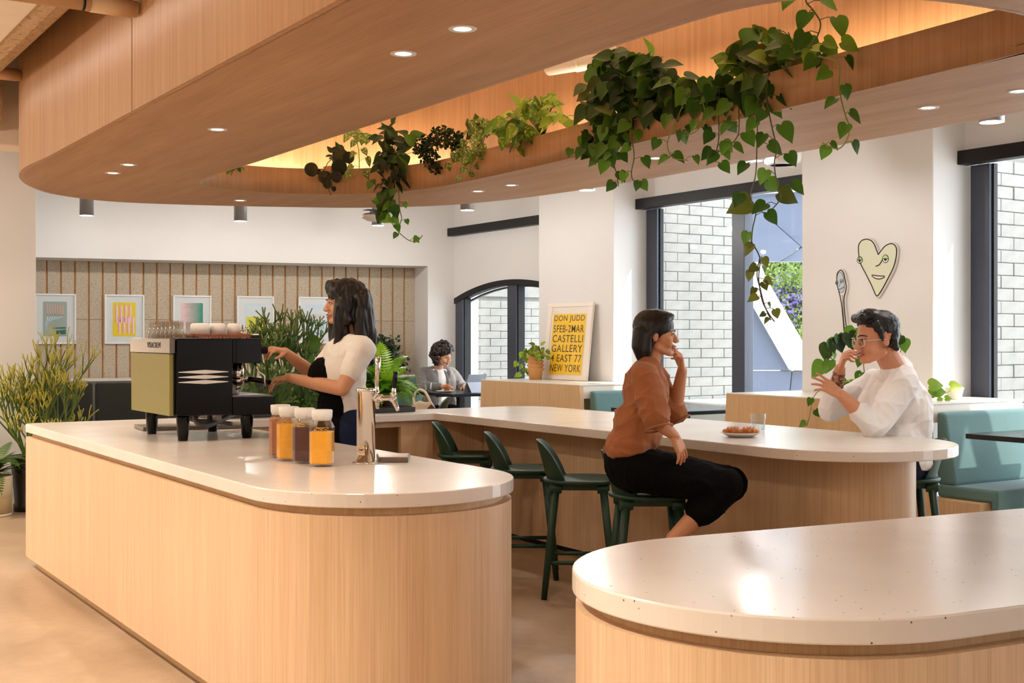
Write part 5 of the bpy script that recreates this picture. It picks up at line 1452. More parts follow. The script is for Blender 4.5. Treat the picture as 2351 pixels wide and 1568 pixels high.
# P6 large dark pothos
t, c = trough_plant('hanging_pothos', 'large dark pothos hanging from the canopy edge, left of the longest vines', 1440, 0.16, 0.10, 0.19, WPOT)
mass(t, 1440, 165, 92, 42, 62, 0.115, ['dark', 'dark', 'mid'], (-0.05, 0.22), 'heart', 0.5, c)
mass(t, 1400, 225, 68, 58, 58, 0.115, ['dark', 'dark', 'mid', 'olive'], (-0.16, -0.02), 'heart', 0.8)
mass(t, 1510, 210, 55, 45, 30, 0.10, ['dark', 'mid'], (-0.12, 0.05), 'heart', 0.7)
mass(t, 1385, 320, 52, 44, 40, 0.072, ['mid', 'mid', 'dark'], (-0.16, -0.08), 'heart', 0.9)
vine(t, [(1400, 280), (1412, 330), (1408, 370), (1416, 400), (1420, 428)], 7, 0.085, 'mid', -0.13)
vine(t, [(1450, 260), (1452, 320), (1456, 360), (1450, 395), (1455, 415), (1480, 418)], 7, 0.075, 'mid', -0.12)
vine(t, [(1370, 330), (1350, 345), (1328, 350), (1310, 352)], 3, 0.085, 'mid', -0.14)
vine(t, [(1520, 230), (1490, 260), (1455, 275)], 4, 0.085, 'dark', -0.12, stem=STEMD)
# P7 large pothos with the longest vines
t, c = trough_plant('hanging_pothos', 'large pothos with the longest vines hanging down in front of the middle window', 1740, 0.14, 0.10, 0.17, WPOT)
t7 = t
mass(t, 1765, 125, 88, 44, 56, 0.105, ['dark', 'mid', 'mid', 'olive'], (-0.06, 0.25), 'heart', 0.4, c)
mass(t, 1700, 150, 60, 40, 30, 0.095, ['mid', 'dark', 'lime'], (-0.08, 0.1), 'heart', 0.6)
mass(t, 1655, 205, 60, 34, 34, 0.092, ['dark', 'mid', 'dark'], (-0.12, 0.0), 'heart', 0.7)
mass(t, 1570, 215, 40, 42, 22, 0.10, ['dark', 'mid'], (-0.10, 0.0), 'heart', 0.6)
mass(t, 1730, 205, 40, 26, 14, 0.088, ['dark', 'mid'], (-0.14, -0.08), 'heart', 0.8)
mass(t, 1850, 120, 40, 22, 10, 0.075, ['lime', 'mid'], (-0.05, 0.1), 'heart', 0.6)
vine(t, [(1742, 170), (1740, 250), (1738, 330), (1735, 400), (1722, 450), (1736, 480), (1728, 525), (1725, 555)], 9, 0.088, 'mid', -0.13)
vine(t, [(1725, 555), (1740, 580), (1745, 600), (1742, 640), (1750, 690), (1765, 720), (1778, 738)], 7, 0.055, 'olive', -0.13, stem=STEMD)
vine(t, [(1745, 590), (1738, 630), (1746, 665), (1755, 700), (1770, 735)], 5, 0.045, 'olive', -0.13, stem=STEMD)
vine(t, [(1765, 160), (1760, 220), (1772, 290), (1783, 340), (1778, 370), (1780, 400), (1788, 430), (1792, 455), (1775, 478)], 9, 0.092, 'mid', -0.14)
vine(t, [(1880, 130), (1925, 145), (1926, 200), (1938, 255), (1950, 295), (1942, 325), (1922, 342), (1888, 328)], 10, 0.072, 'mid', -0.12, stem=STEML)
vine(t, [(1580, 210), (1560, 260), (1538, 310), (1533, 338), (1545, 362), (1578, 368)], 8, 0.075, 'mid', -0.12, stem=STEML)
vine(t, [(1652, 200), (1650, 260), (1650, 320), (1640, 358), (1622, 380)], 8, 0.08, 'mid', -0.13)
vine(t, [(1610, 220), (1620, 270), (1600, 300), (1575, 310), (1560, 295)], 6, 0.07, 'mid', -0.12, stem=STEML)
vine(t, [(1695, 230), (1697, 280), (1692, 315), (1660, 345), (1630, 350)], 8, 0.08, 'mid', -0.13)
for x, y, s, c_ in ((1905, 100, 0.07, 'lime'), (1945, 103, 0.085, 'lime'), (1755, 478, 0.0, 'mid'), (1735, 470, 0.12, 'olive'), (1800, 450, 0.10, 'olive')):
    if s: add_leaf(t, tp(x - 12, y - 6, -0.1), Vector((RX, RY, 0)) * (0.9 if x > 1790 else -0.9) + Vector((0, 0, -0.35)), TOCAM + Vector((0, 0, 0.35)), s, c_)
# vine hanging into the picture from the top
t, c = trough_plant('hanging_pothos', 'pothos vine looping down from above at the top of the picture', 1900, 0.30, 0.08, 0.15, WPOT)
vine(t, [(1870, -30), (1850, 0), (1868, 25), (1884, 55), (1872, 92), (1848, 114), (1822, 100), (1810, 75)], 9, 0.095, 'mid', 0.0, r=0.0035)

# ------------------------------------------------------------------ plants on the bench shelves
t = thing('potted_pothos', 'small yellowing pothos in a tiered terracotta pot by the yellow poster', 'plant', (6.845, 10.19, SHELF + 0.001))
pr = [(0.0, 0.0), (0.062, 0.0), (0.068, 0.075), (0.088, 0.105), (0.089, 0.112), (0.066, 0.092), (0.066, 0.105), (0.086, 0.142), (0.087, 0.150), (0.066, 0.128), (0.066, 0.145), (0.084, 0.18), (0.085, 0.188), (0.066, 0.168), (0.066, 0.185), (0.084, 0.222), (0.085, 0.23), (0.066, 0.21), (0.066, 0.22), (0.09, 0.268), (0.09, 0.275), (0.08, 0.275), (0.066, 0.245), (0.0, 0.245)]
MB().lathe(pr, 32).build('tiered_pot', plain('tan_terracotta', (206, 150, 92), 0.7), t)
rp = random.Random(3)
for i in range(34):
    a = rp.uniform(0, 2 * PI); k = rp.uniform(0.02, 0.13)
    p = t.location + Vector((k * math.cos(a), k * math.sin(a), 0.29 + rp.uniform(-0.03, 0.07) - k * 0.15))
    rnd_leaf(t, p, 0.075, rp.choice(['olive', 'gold', 'lime']), 'long', 0.4, rp)
for p4 in ([(-0.05, 0.05, 0.28), (-0.09, 0.10, 0.22), (-0.10, 0.11, 0.12), (-0.07, 0.10, 0.03)], [(-0.02, 0.08, 0.27), (-0.03, 0.13, 0.16), (-0.02, 0.20, 0.05), (-0.02, 0.26, 0.03)], [(0.0, -0.07, 0.28), (0.0, -0.12, 0.26), (0.0, -0.15, 0.2)]):
    vine(t, [t.location + Vector(q) for q in p4], 5, 0.07, 'gold', rnd=rp, r=0.003)
t = thing('potted_pothos', 'green pothos on the bench shelf trailing around the man in white', 'plant', (6.80, 5.95, SHELF + 0.001))
pot_obj(t, t.location, 0.09, 0.16, WPOT)
ZB = 8.0
def bp_(x, y, z=ZB): return pD(x, y, z)
rb_ = random.Random(9)
LS = [((1962, 765), 0.13, 'mid'), ((1948, 775), 0.12, 'dark'), ((1922, 785), 0.11, 'dark'), ((1900, 800), 0.12, 'dark'), ((1910, 790), 0.10, 'mid'), ((1890, 845), 0.12, 'mid'), ((1905, 838), 0.09, 'mid'), ((1925, 778), 0.09, 'mid'), ((2068, 780), 0.10, 'dark'), ((2075, 790), 0.09, 'mid')]
for (x, y), s, c_ in LS:
    add_leaf(t, bp_(x, y - 10), Vector((RX, RY, 0)) * rb_.uniform(-0.8, 0.4) + Vector((0, 0, -0.7)), TOCAM + Vector((0, 0, rb_.uniform(0.1, 0.6))) + Vector((RX, RY, 0)) * rb_.uniform(-0.5, 0.5), s, c_)
vine(t, [bp_(1985, 860), bp_(1975, 790), bp_(1950, 765), bp_(1915, 785), bp_(1903, 815), bp_(1920, 830)], 4, 0.07, 'mid', rnd=rb_)
c0 = t.location + Vector((0, 0, 0.15))
vine(t, [c0, pX(1930, 880, 6.48), pX(1885, 895, 6.36), pX(1868, 912, 6.36), pX(1862, 935, 6.36), pX(1858, 958, 6.36), pX(1852, 978, 6.36)], 9, 0.078, 'mid', stem=STEML, rnd=rb_)
vine(t, [c0, bp_(2050, 850, 8.2), bp_(2072, 790, 8.2)], 3, 0.07, 'dark', rnd=rb_)
t = thing('potted_pothos', 'lime green pothos sprig on the bench shelf right of the man in white', 'plant', (7.02, 5.40, SHELF + 0.001))
pot_obj(t, t.location, 0.06, 0.08, WPOT)
for x, y, s in ((2140, 885, 0.10), (2150, 900, 0.09), (2188, 888, 0.085), (2176, 915, 0.05), (2138, 905, 0.07)):
    add_leaf(t, bp_(x - 6, y, 8.15), Vector((RX, RY, 0)) + Vector((0, 0, 0.05)), TOCAM + Vector((0, 0, 0.4)), s, 'lime')
vine(t, [t.location + Vector((0, 0, 0.08)), bp_(2135, 908, 8.15), bp_(2155, 908, 8.15), bp_(2178, 900, 8.15), bp_(2186, 892, 8.15)], 1, 0.03, 'lime', rnd=rb_, stem=STEML, r=0.002)
vine(t, [bp_(2150, 908, 8.15), bp_(2165, 915, 8.15), bp_(2172, 921, 8.15)], 1, 0.04, 'lime', rnd=rb_, stem=STEML, r=0.002)

# ------------------------------------------------------------------ pencil cacti
CACT = plain('cactus_green', (92, 112, 44), 0.55, var=0.15, scale=12); CACT_TIP = plain('cactus_yellow_tip', (178, 170, 66), 0.55); CACT_D = plain('cactus_dark_green', (74, 100, 44), 0.55, var=0.15, scale=12)
def cactus(root, base, trunks, mats, seed, levels=4, upr=0.5, r0=0.0115):
    rnd = random.Random(seed)
    def grow(m, p, d, L, r, lev):
        q = p + d * L
        mid = p + d * L * 0.5 + Vector((rnd.uniform(-1, 1), rnd.uniform(-1, 1), 0)) * L * 0.06
        m.tube([p - root.location, mid - root.location, q - root.location], [r, r * 0.93, r * 0.86], 6, caps=lev == 0, mi=1 if lev == 0 else 0)
        if lev == 0: return
        k = rnd.choice((2, 3, 3)) if lev > 1 else rnd.choice((2, 3))
        a0 = rnd.uniform(0, 2 * PI)
        x, y, z = frame_from(d)
        for i in range(k):
            a = a0 + 2 * PI * i / k + rnd.uniform(-0.4, 0.4)
            sp = rnd.uniform(0.30, 0.75)
            nd = (d + (x * math.cos(a) + y * math.sin(a)) * sp + Vector((0, 0, upr))).normalized()
            grow(m, q, nd, L * rnd.uniform(0.62, 0.92), r * 0.78, lev - 1)
    for (ang, tilt, L0, h0, lev) in trunks:
        d = Vector((math.cos(ang) * math.sin(tilt), math.sin(ang) * math.sin(tilt), math.cos(tilt)))
        m = MB(); grow(m, base + Vector((0, 0, h0)), d, L0, r0, lev)
        m.build('branch', mats, root)
DPOT = plain('dark_pot', (34, 28, 24), 0.45)
def floor_cactus(label, px, seed, trunks):
    b = pz(px, 1172, 0.0)
    t = thing('pencil_cactus', label, 'plant', b)
    MB().lathe([(0.0, 0.0), (0.10, 0.0), (0.105, 0.05), (0.095, 0.07), (0.125, 0.42), (0.13, 0.45), (0.115, 0.45), (0.11, 0.40), (0.0, 0.40)], 28).build('tall_pot', DPOT, t)
    MB().lathe([(0.0, 0.402), (0.11, 0.402)], 20).build('soil', MT['soil'], t)
    cactus(t, b + Vector((0, 0, 0.40)), trunks, [CACT, CACT_TIP], seed)
    return t
TR = [(0.0, 0.05, 0.30, 0.0, 4), (0.7, 0.25, 0.24, 0.0, 4), (3.3, 0.28, 0.24, 0.0, 4), (1.2, 0.45, 0.20, 0.05, 4), (2.6, 0.5, 0.18, 0.03, 4), (3.8, 0.55, 0.18, 0.0, 4), (5.2, 0.5, 0.2, 0.06, 4), (4.4, 0.95, 0.17, 0.0, 3), (0.4, 0.9, 0.17, 0.0, 3)]
floor_cactus('tall yellow tipped pencil cactus left of the bar, left one of two', 62, 4, TR)
floor_cactus('tall yellow tipped pencil cactus behind the bar corner, right one of two', 128, 11, TR)
# planter tray on the rear bar with cactus, leafy plant, fern and ground cover
ptr = thing('planter_tray', 'low dark planter tray on the rear bar holding cactus and fern', 'planter', (3.40, 7.845, T1 + 0.001))
MB().box((-0.72, -0.105, 0.0), (0.78, 0.115, 0.035)).build('tray', DPOT, ptr, bevel=0.004)
MB().box((-0.70, -0.09, 0.035), (0.76, 0.10, 0.04)).build('soil', MT['soil'], ptr)
SB = T1 + 0.0415
b = Vector((3.10, 7.85, SB))
t = thing('pencil_cactus', 'green pencil cactus in the planter between the espresso machine and the barista', 'plant', b)
TR2 = [(0.3, 0.08, 0.20, 0.0, 4), (3.0, 0.38, 0.19, 0.0, 4), (5.6, 0.3, 0.17, 0.0, 4), (2.2, 0.62, 0.17, 0.0, 4), (5.9, 0.7, 0.14, 0.0, 3), (4.6, 0.7, 0.13, 0.0, 3), (3.6, 1.05, 0.13, 0.0, 3), (5.3, 1.15, 0.12, 0.0, 3)]
cactus(t, b, TR2, [CACT_D, CACT], 17, upr=0.35, r0=0.015)
b = Vector((3.36, 7.86, SB))
t = thing('pencil_cactus', 'second green pencil cactus in the planter, closer to the barista', 'plant', b)
cactus(t, b, TR2[:6], [CACT_D, CACT], 29, upr=0.35, r0=0.013)
b = Vector((3.28, 7.90, SB))
t = thing('fig_plant', 'leafy plant with broad bright green leaves behind the cactus', 'plant', b)
for i, (x, y, s) in enumerate(((707, 795, 0.125), (640, 775, 0.10), (662, 800, 0.11), (612, 790, 0.09), (715, 830, 0.10))):
    p = pD(x, y, 8.35)
    add_leaf(t, p - Vector((0, 0, 0.04)), Vector((RX, RY, 0)) * (0.4 - 0.2 * i) + Vector((0, 0, 0.9)), TOCAM + Vector((0, 0, 0.2)), s, 'mid', 'round')
    MB().tube([Vector((0, 0, 0)), (p - b) * 0.5 + Vector((0, 0, -0.03)), p - b - Vector((0, 0, 0.04))], 0.004, 6).build('stem', STEM, t)
gc = MB(); rg_ = random.Random(2)
for i in range(2600):
    p = Vector((rg_.uniform(-0.72, 0.45), rg_.uniform(-0.12, 0.10), 0.04 + abs(rg_.gauss(0, 0.035))))
    if p.x > -0.5: p.z = 0.04 + abs(rg_.gauss(0, 0.07))
    small_leaf(gc, p, 0.024, rg_)
g = gc.build('ground_cover', LM['mid'], None); g.location = ptr.location
tag(g, 'small leaved green ground cover filling the planter tray', 'ground cover', kind='stuff')

# ------------------------------------------------------------------ ferns
def frond_mesh(name, mat, n=17, droop=0.75, seed=0):
    vs = []; fs = []
    def spine(t): return Vector((0, t * (1 - 0.18 * t), 0.42 * t - droop * t * t))
    for i in range(n):
        t = 0.10 + 0.88 * i / (n - 1); p = spine(t); tg = (spine(min(1, t + 0.02)) - spine(t - 0.02)).normalized()
        w = 0.17 * math.sin(PI * min(1, (t * 0.9 + 0.12))) ** 0.8 + 0.012
        for s in (-1, 1):
            o = Vector((s, 0.25, -0.12)).normalized()
            b = len(vs)
            vs += [p - tg * 0.014, p + o * w * 0.5 - tg * 0.020, p + o * w + tg * 0.012, p + o * w * 0.55 + tg * 0.020, p + tg * 0.014]
            fs.append((b, b + 1, b + 2, b + 3, b + 4))
    for i in range(8):
        t0, t1 = i / 8, (i + 1) / 8; b = len(vs); a, c = spine(t0), spine(t1); x = Vector((0.006, 0, 0))
        vs += [a - x, a + x, c + x, c - x]; fs.append((b, b + 1, b + 2, b + 3))
    me = bpy.data.meshes.new(name); me.from_pydata([tuple(v) for v in vs], [], fs); me.materials.append(mat); me.update(); return me
FERN = leaf_mat('fern_green', (70, 128, 20), (146, 190, 40), 0.4); FERND = leaf_mat('fern_dark', (52, 92, 30), (104, 138, 52), 0.35)
def fern(root, base, n, size, mat, seed, spread=1.0, bias=None, zmin=0.0):
    rnd = random.Random(seed); ms = [frond_mesh('frond', mat, 17, d_) for d_ in (0.35, 0.6, 0.85)]
    for i in range(n):
        a = 2 * PI * i / n * 2.4 + rnd.uniform(-0.3, 0.3)
        o = bpy.data.objects.new('frond', rnd.choice(ms)); COL.objects.link(o); o.parent = root
        el = rnd.uniform(0.0, 0.9) * spread
        s = size * rnd.uniform(0.7, 1.1)
        if bias: s *= 0.80 + bias * math.cos(a)
        o.matrix_basis = Matrix.Translation(Vector(base) - root.location) @ Matrix.Rotation(a, 4, 'Z') @ Matrix.Rotation(el, 4, 'X') @ Matrix.Diagonal((s, s, s, 1))
b = Vector((4.00, 7.86, SB + 0.02))
t = thing('fern', 'bright green fern spilling over the rear bar behind the tap', 'plant', b)
fern(t, b + Vector((0, 0, 0.05)), 70, 0.50, FERN, 8, 0.8, bias=0.25)
fern(t, b + Vector((0, 0, 0.10)), 36, 0.48, FERN, 18, 1.2, bias=0.15)
MB().lathe([(0.0, -0.018), (0.05, -0.018), (0.06, 0.02), (0.0, 0.02)], 16).build('root_ball', MT['soil'], t)
pb = Vector((1.845, 10.42, 0.0))
t = thing('potted_fern', 'drooping fern in a cream woven pot at the left edge of the picture', 'plant', pb)
def woven():
    q = NT('woven_basket'); w = q.node('ShaderNodeTexWave'); w.inputs['Scale'].default_value = 55.0; w.bands_direction = 'Z'; w.inputs['Distortion'].default_value = 1.5
    q.link(q.coords(), w.inputs['Vector']); q.set(color=q.ramp(w.outputs['Fac'], [(0.2, srgb(168, 140, 92)), (0.7, srgb(214, 190, 140))]), rough=0.8); q.bump(w.outputs['Fac'], 0.4, 0.004); return q.m
CREAM = plain('cream_pot', (228, 214, 178), 0.6)
MB().lathe([(0.0, 0.0), (0.150, 0.0), (0.153, 0.012), (0.153, 0.02)], 36).build('pot_foot', CREAM, t)
MB().lathe([(0.151, 0.02), (0.156, 0.14), (0.156, 0.145)], 36).build('woven_band', woven(), t)
MB().lathe([(0.156, 0.145), (0.160, 0.30), (0.160, 0.315), (0.145, 0.315), (0.143, 0.28), (0.0, 0.28)], 36).build('pot', CREAM, t)
MB().lathe([(0.0, 0.282), (0.143, 0.282)], 24).build('soil', MT['soil'], t)
fern(t, pb + Vector((0, 0, 0.32)), 56, 0.42, FERND, 31, 0.9)
# shrub on the niche ledge
b = bw(-0.80, 0.27, 0.956)
t = thing('leafy_shrub', 'dark glossy leafy shrub on the niche ledge behind the fern', 'plant', b)
pot_obj(t, b, 0.16, 0.12, DPOT)
sm_ = MB(); rs = random.Random(14); fol = MB()
for k in range(44):
    a = rs.uniform(0, 2 * PI); tl = rs.uniform(0.1, 1.15); L = rs.uniform(0.26, 0.46) * (1.0 if tl < 0.8 else 0.85)
    d = Vector((math.cos(a) * math.sin(tl), math.sin(a) * math.sin(tl) * 0.6, math.cos(tl)))
    pts = [Vector((0, 0, 0.11)) + d * L * u + Vector((0, 0, -0.18 * u * u * tl)) for u in (0, 0.35, 0.7, 1.0)]
    sm_.tube(pts, 0.004, 5)
    for j in range(44):
        u = rs.uniform(0.2, 1.05); p = Vector((0, 0, 0.11)) + d * L * u + Vector((0, 0, -0.18 * u * u * tl)) + Vector((rs.gauss(0, 0.035), rs.gauss(0, 0.03), rs.gauss(0, 0.035)))
        small_leaf(fol, p, rs.uniform(0.035, 0.06), rs)
sm_.build('stem', STEMD, t)
o = fol.build('foliage', leaf_mat('shrub_leaf', (20, 40, 24), (60, 92, 52), 0.2), t); o['kind'] = 'stuff'

# ------------------------------------------------------------------ trees seen through the middle window
def out_tree(label, px, Z, h, blobs, mats, seed, n=900, s=0.16):
    b = pD(px, 775, Z); b.z = -0.06
    t = thing('court_tree', label, 'tree', b)
    rnd = random.Random(seed)
    MB().tube([(0, 0, 0), (0.05, 0, h * 0.4), (0.0, 0.05, h)], [0.12, 0.09, 0.04], 10).build('trunk', STEMD, t)
    for (x, y, rx_, rz_, mi, nn, nm) in blobs:
        m = MB(); c = pD(x, y, Z)
        for i in range(nn):
            v = Vector((rnd.gauss(0, 0.5), rnd.gauss(0, 0.5), rnd.gauss(0, 0.5)))
            small_leaf(m, c + Vector((v.x * rx_, v.y * rx_, v.z * rz_)) - b, s * rnd.uniform(0.5, 1.1), rnd)
        o = m.build(nm, mats[mi], t); o['kind'] = 'stuff'
TG = leaf_mat('tree_leaf', (104, 128, 58), (132, 146, 80), 0.4); TP = leaf_mat('purple_blossom', (98, 88, 144), (120, 110, 160), 0.3); TG2 = leaf_mat('tree_leaf_cool', (92, 120, 78), (120, 140, 98), 0.4)
out_tree('tall feathery green tree beyond the court', 1800, 24.0, 3.0, [(1800, 640, 1.0, 0.7, 0, 6000, 'crown'), (1850, 660, 0.9, 0.8, 1, 4500, 'crown'), (1770, 625, 0.6, 0.4, 0, 3000, 'crown'), (1835, 745, 0.6, 0.7, 0, 5000, 'crown')], [TG, TG2], 6, s=0.10)
out_tree('purple flowering tree beyond the court', 1828, 22.5, 2.2, [(1822, 695, 0.35, 0.35, 1, 1500, 'blossom'), (1805, 685, 0.3, 0.25, 1, 500, 'blossom'), (1832, 720, 0.3, 0.3, 1, 500, 'blossom'), (1825, 740, 0.35, 0.4, 0, 1500, 'crown'), (1815, 665, 0.35, 0.4, 0, 1500, 'crown')], [TG, TP], 7, s=0.075)
# ------------------------------------------------------------------ people: one continuous surface per body
def skin_mat(name, c):
    q = NT(name); n = q.noise(q.coords(), 60.0, 3.0)
    k = srgb(*c); q.set(color=q.ramp(n, [(0.3, tuple(x * 0.92 for x in k[:3]) + (1,)), (0.7, k)]), rough=0.48, spec=0.35)
    q.p.inputs['Subsurface Weight'].default_value = 0.06; q.p.inputs['Subsurface Radius'].default_value = (0.02, 0.008, 0.004)
    return q.m
def hair_mat(name, a, b, sc=(60, 60, 8)):
    q = NT(name); n = q.noise(q.coords(sc), 1.0, 4.0, 0.6)
    q.set(color=q.ramp(n, [(0.35, srgb(*a)), (0.7, srgb(*b))]), rough=0.42, spec=0.4); q.bump(n, 0.5, 0.006); return q.m
def cloth_mat(name, c, rough=0.85, var=0.05):
    q = NT(name); k = srgb(*c); n = q.noise(q.coords(), 9.0, 4.0, 0.6); w = q.noise(q.coords(), 500.0, 1.0)
    q.set(color=q.ramp(n, [(0.3, tuple(x * (1 - var) for x in k[:3]) + (1,)), (0.7, k)]), rough=rough, sheen=0.12 if sum(c) > 150 else 0.0, spec=0.3 if sum(c) > 150 else 0.1); q.bump(n, 0.12, 0.01); return q.m
class Blob:
    def __init__(s): s.m = MB()
    def cone(s, p0, r0, p1, r1, n=14):
        p0 = Vector(p0); p1 = Vector(p1); d = p1 - p0; L = d.length
        if L < 1e-6: return s.ell(p0, (r0, r0, r0))
        ax = frame_from(d); prof = []
        for i in range(5):
            a = -PI / 2 + (PI / 2) * i / 4; prof.append((max(0.0, r0 * math.cos(a)), r0 * math.sin(a)))
        for i in range(5):
            a = (PI / 2) * i / 4; prof.append((max(0.0, r1 * math.cos(a)), L + r1 * math.sin(a)))
        s.m.lathe([(r if r > 1e-6 else 0.0, z) for r, z in prof], n, p0, ax=ax); return s
    def chain(s, pts):
        for (p, r), (q, t) in zip(pts, pts[1:]): s.cone(p, r, q, t)
        return s
    def ell(s, c, r, rot=None): s.m.ell(c, r, 18, 12, rot=rot); return s
    def build(s, name, mat, parent, voxel=0.005, smooth=4, wrinkle=0.0, wsc=(9, 9, 9), ridge=False):
        tmp = s.m.build('tmp', mat)
        r = tmp.modifiers.new('r', 'REMESH'); r.mode = 'VOXEL'; r.voxel_size = voxel
        k = tmp.modifiers.new('s', 'SMOOTH'); k.factor = 0.5; k.iterations = smooth
        dg = bpy.context.evaluated_depsgraph_get()
        me = bpy.data.meshes.new_from_object(tmp.evaluated_get(dg)); bpy.data.objects.remove(tmp)
        me.name = name
        if wrinkle:
            ns = [v.normal.copy() for v in me.vertices]
            for v, n in zip(me.vertices, ns):
                c = v.co
                n1 = mnoise.noise(Vector((c.x * wsc[0], c.y * wsc[1], c.z * wsc[2]))); n2 = mnoise.noise(Vector((c.x * wsc[0] * 1.9 + 5, c.y * wsc[1] * 1.9, c.z * wsc[2] * 1.9)))
                h = (1 - abs(n1)) ** 5 - 0.35 + 0.5 * (1 - abs(n2)) ** 6 if ridge else n1 + 0.5 * n2
                v.co = c + n * (h * wrinkle)
        me.polygons.foreach_set('use_smooth', [True] * len(me.polygons))
        me.materials.clear(); me.materials.append(mat)
        o = bpy.data.objects.new(name, me); COL.objects.link(o); o.parent = parent
        if parent: o.matrix_basis = Matrix.Translation(-Vector(parent.location))
        return o
def mat_from(o, x, y, z, s=1.0):
    m = Matrix.Identity(4)
    for j in range(3): m[j][0], m[j][1], m[j][2] = x[j] * s, y[j] * s, z[j] * s
    m.translation = Vector(o); return m
R3 = Vector((RX, RY, 0)); V3 = Vector((VX, VY, 0)); U3 = Vector((0, 0, 1))
def head_frame(org, fwd, tilt, roll=0.0, s=1.0):
    """org: point under the ears at chin height; fwd: facing on plan; tilt > 0 looks down"""
    f = Vector(fwd).normalized(); x = f.cross(U3).normalized()
    rot = Matrix.Rotation(-tilt, 3, x) @ Matrix.Rotation(roll, 3, f)
    y = rot @ f; z = rot @ U3; x = y.cross(z)
    return mat_from(org, x, y, z, s)
def add_head(b, M, male=False, smile=0.0):
    T = lambda *p: M @ Vector(p); s = M.to_scale()[0]; R = M.to_3x3().normalized()
    E = lambda c, r: b.ell(T(*c), tuple(k * s for k in r), R)
    C = lambda p, r, q, t: b.cone(T(*p), r * s, T(*q), t * s)
    w = 1.06 if male else 1.0
    E((0, -0.014, 0.146), (0.074 * w, 0.096, 0.083)); E((0, 0.028, 0.115), (0.063 * w, 0.060, 0.084))
    E((0, 0.030, 0.052), (0.052 * w * w, 0.054, 0.044)); E((0, 0.072, 0.020), (0.024 * w, 0.019, 0.019))
    for k in (-1, 1):
        E((0.036 * k, 0.058, 0.074), (0.028, 0.024, 0.028)); E((0.073 * k * w, -0.010, 0.100), (0.008, 0.016, 0.026))
        E((0.012 * k, 0.097, 0.077), (0.009, 0.011, 0.008)); C((0.012 * k, 0.083, 0.127), 0.010, (0.042 * k, 0.070, 0.126), 0.009)
        C((0.045 * k * w, 0.0, 0.05), 0.022, (0.022 * k, 0.062, 0.020), 0.018)
    C((0, 0.085, 0.120), 0.0095, (0, 0.104, 0.085), 0.0108); E((0, 0.106, 0.082), (0.0120, 0.0115, 0.0105))
    E((0, 0.086, 0.054), (0.024, 0.011, 0.010)); E((0, 0.085, 0.040), (0.020, 0.010, 0.009))
def face_parts(t, M, iris, brow, lip, teeth=False, female=True):
    T = lambda *p: M @ Vector(p) - t.location; s = M.to_scale()[0]; R = M.to_3x3().normalized()
    for k in (-1, 1):
        e = MB().ell(T(0.029 * k, 0.0735, 0.112), (0.0125 * s, 0.0115 * s, 0.0062 * s), 16, 10, rot=R).build('eye', MT['eyewhite'], t)
        MB().ell(T(0.029 * k, 0.0805, 0.112), (0.0062 * s, 0.0050 * s, 0.0056 * s), 12, 8, rot=R).build('iris', iris, e)
        pts = [T(0.016 * k, 0.0845, 0.1145), T(0.024 * k, 0.0860, 0.1185), T(0.034 * k, 0.083, 0.1185), T(0.0445 * k, 0.0735, 0.112)]
        MB().tube(smooth_path(pts, 4, False), 0.0016 * s, 6).build('upper_lash', brow, e)
        pts = [T(0.013 * k, 0.0945, 0.131), T(0.028 * k, 0.0925, 0.137), T(0.042 * k, 0.082, 0.136), T(0.052 * k, 0.068, 0.130)]
        MB().tube(smooth_path(pts, 4, False), [x * s for x in ([0.0022] * 4 + [0.0032] * 4 + [0.0026] * 4 + [0.0012])] if not female else 0.0019 * s, 6).build('eyebrow', brow, t)
    up = [T(-0.026, 0.079, 0.0505), T(-0.012, 0.0955, 0.054), T(0, 0.0985, 0.0525), T(0.012, 0.0955, 0.054), T(0.026, 0.079, 0.0505)]
    lo = [T(-0.026, 0.079, 0.0490), T(-0.012, 0.0940, 0.0415), T(0, 0.0965, 0.0395), T(0.012, 0.0940, 0.0415), T(0.026, 0.079, 0.0490)]
    m = MB().tube(smooth_path(up, 4, False), [0.0012 * s] + [0.0038 * s] * 15 + [0.0012 * s], 8)
    m.tube(smooth_path(lo, 4, False), [0.0012 * s] + [0.0042 * s] * 15 + [0.0012 * s], 8)
    l = m.build('lips', lip, t)
    if teeth:
        MB().ell(T(0, 0.0925, 0.0468), (0.017 * s, 0.006 * s, 0.0042 * s), 14, 8, rot=R).build('teeth', MT['eyewhite'], l)
MT['eyewhite'] = plain('eye_and_teeth', (206, 198, 190), 0.3)
BRN = plain('brown_iris', (46, 28, 18), 0.2)
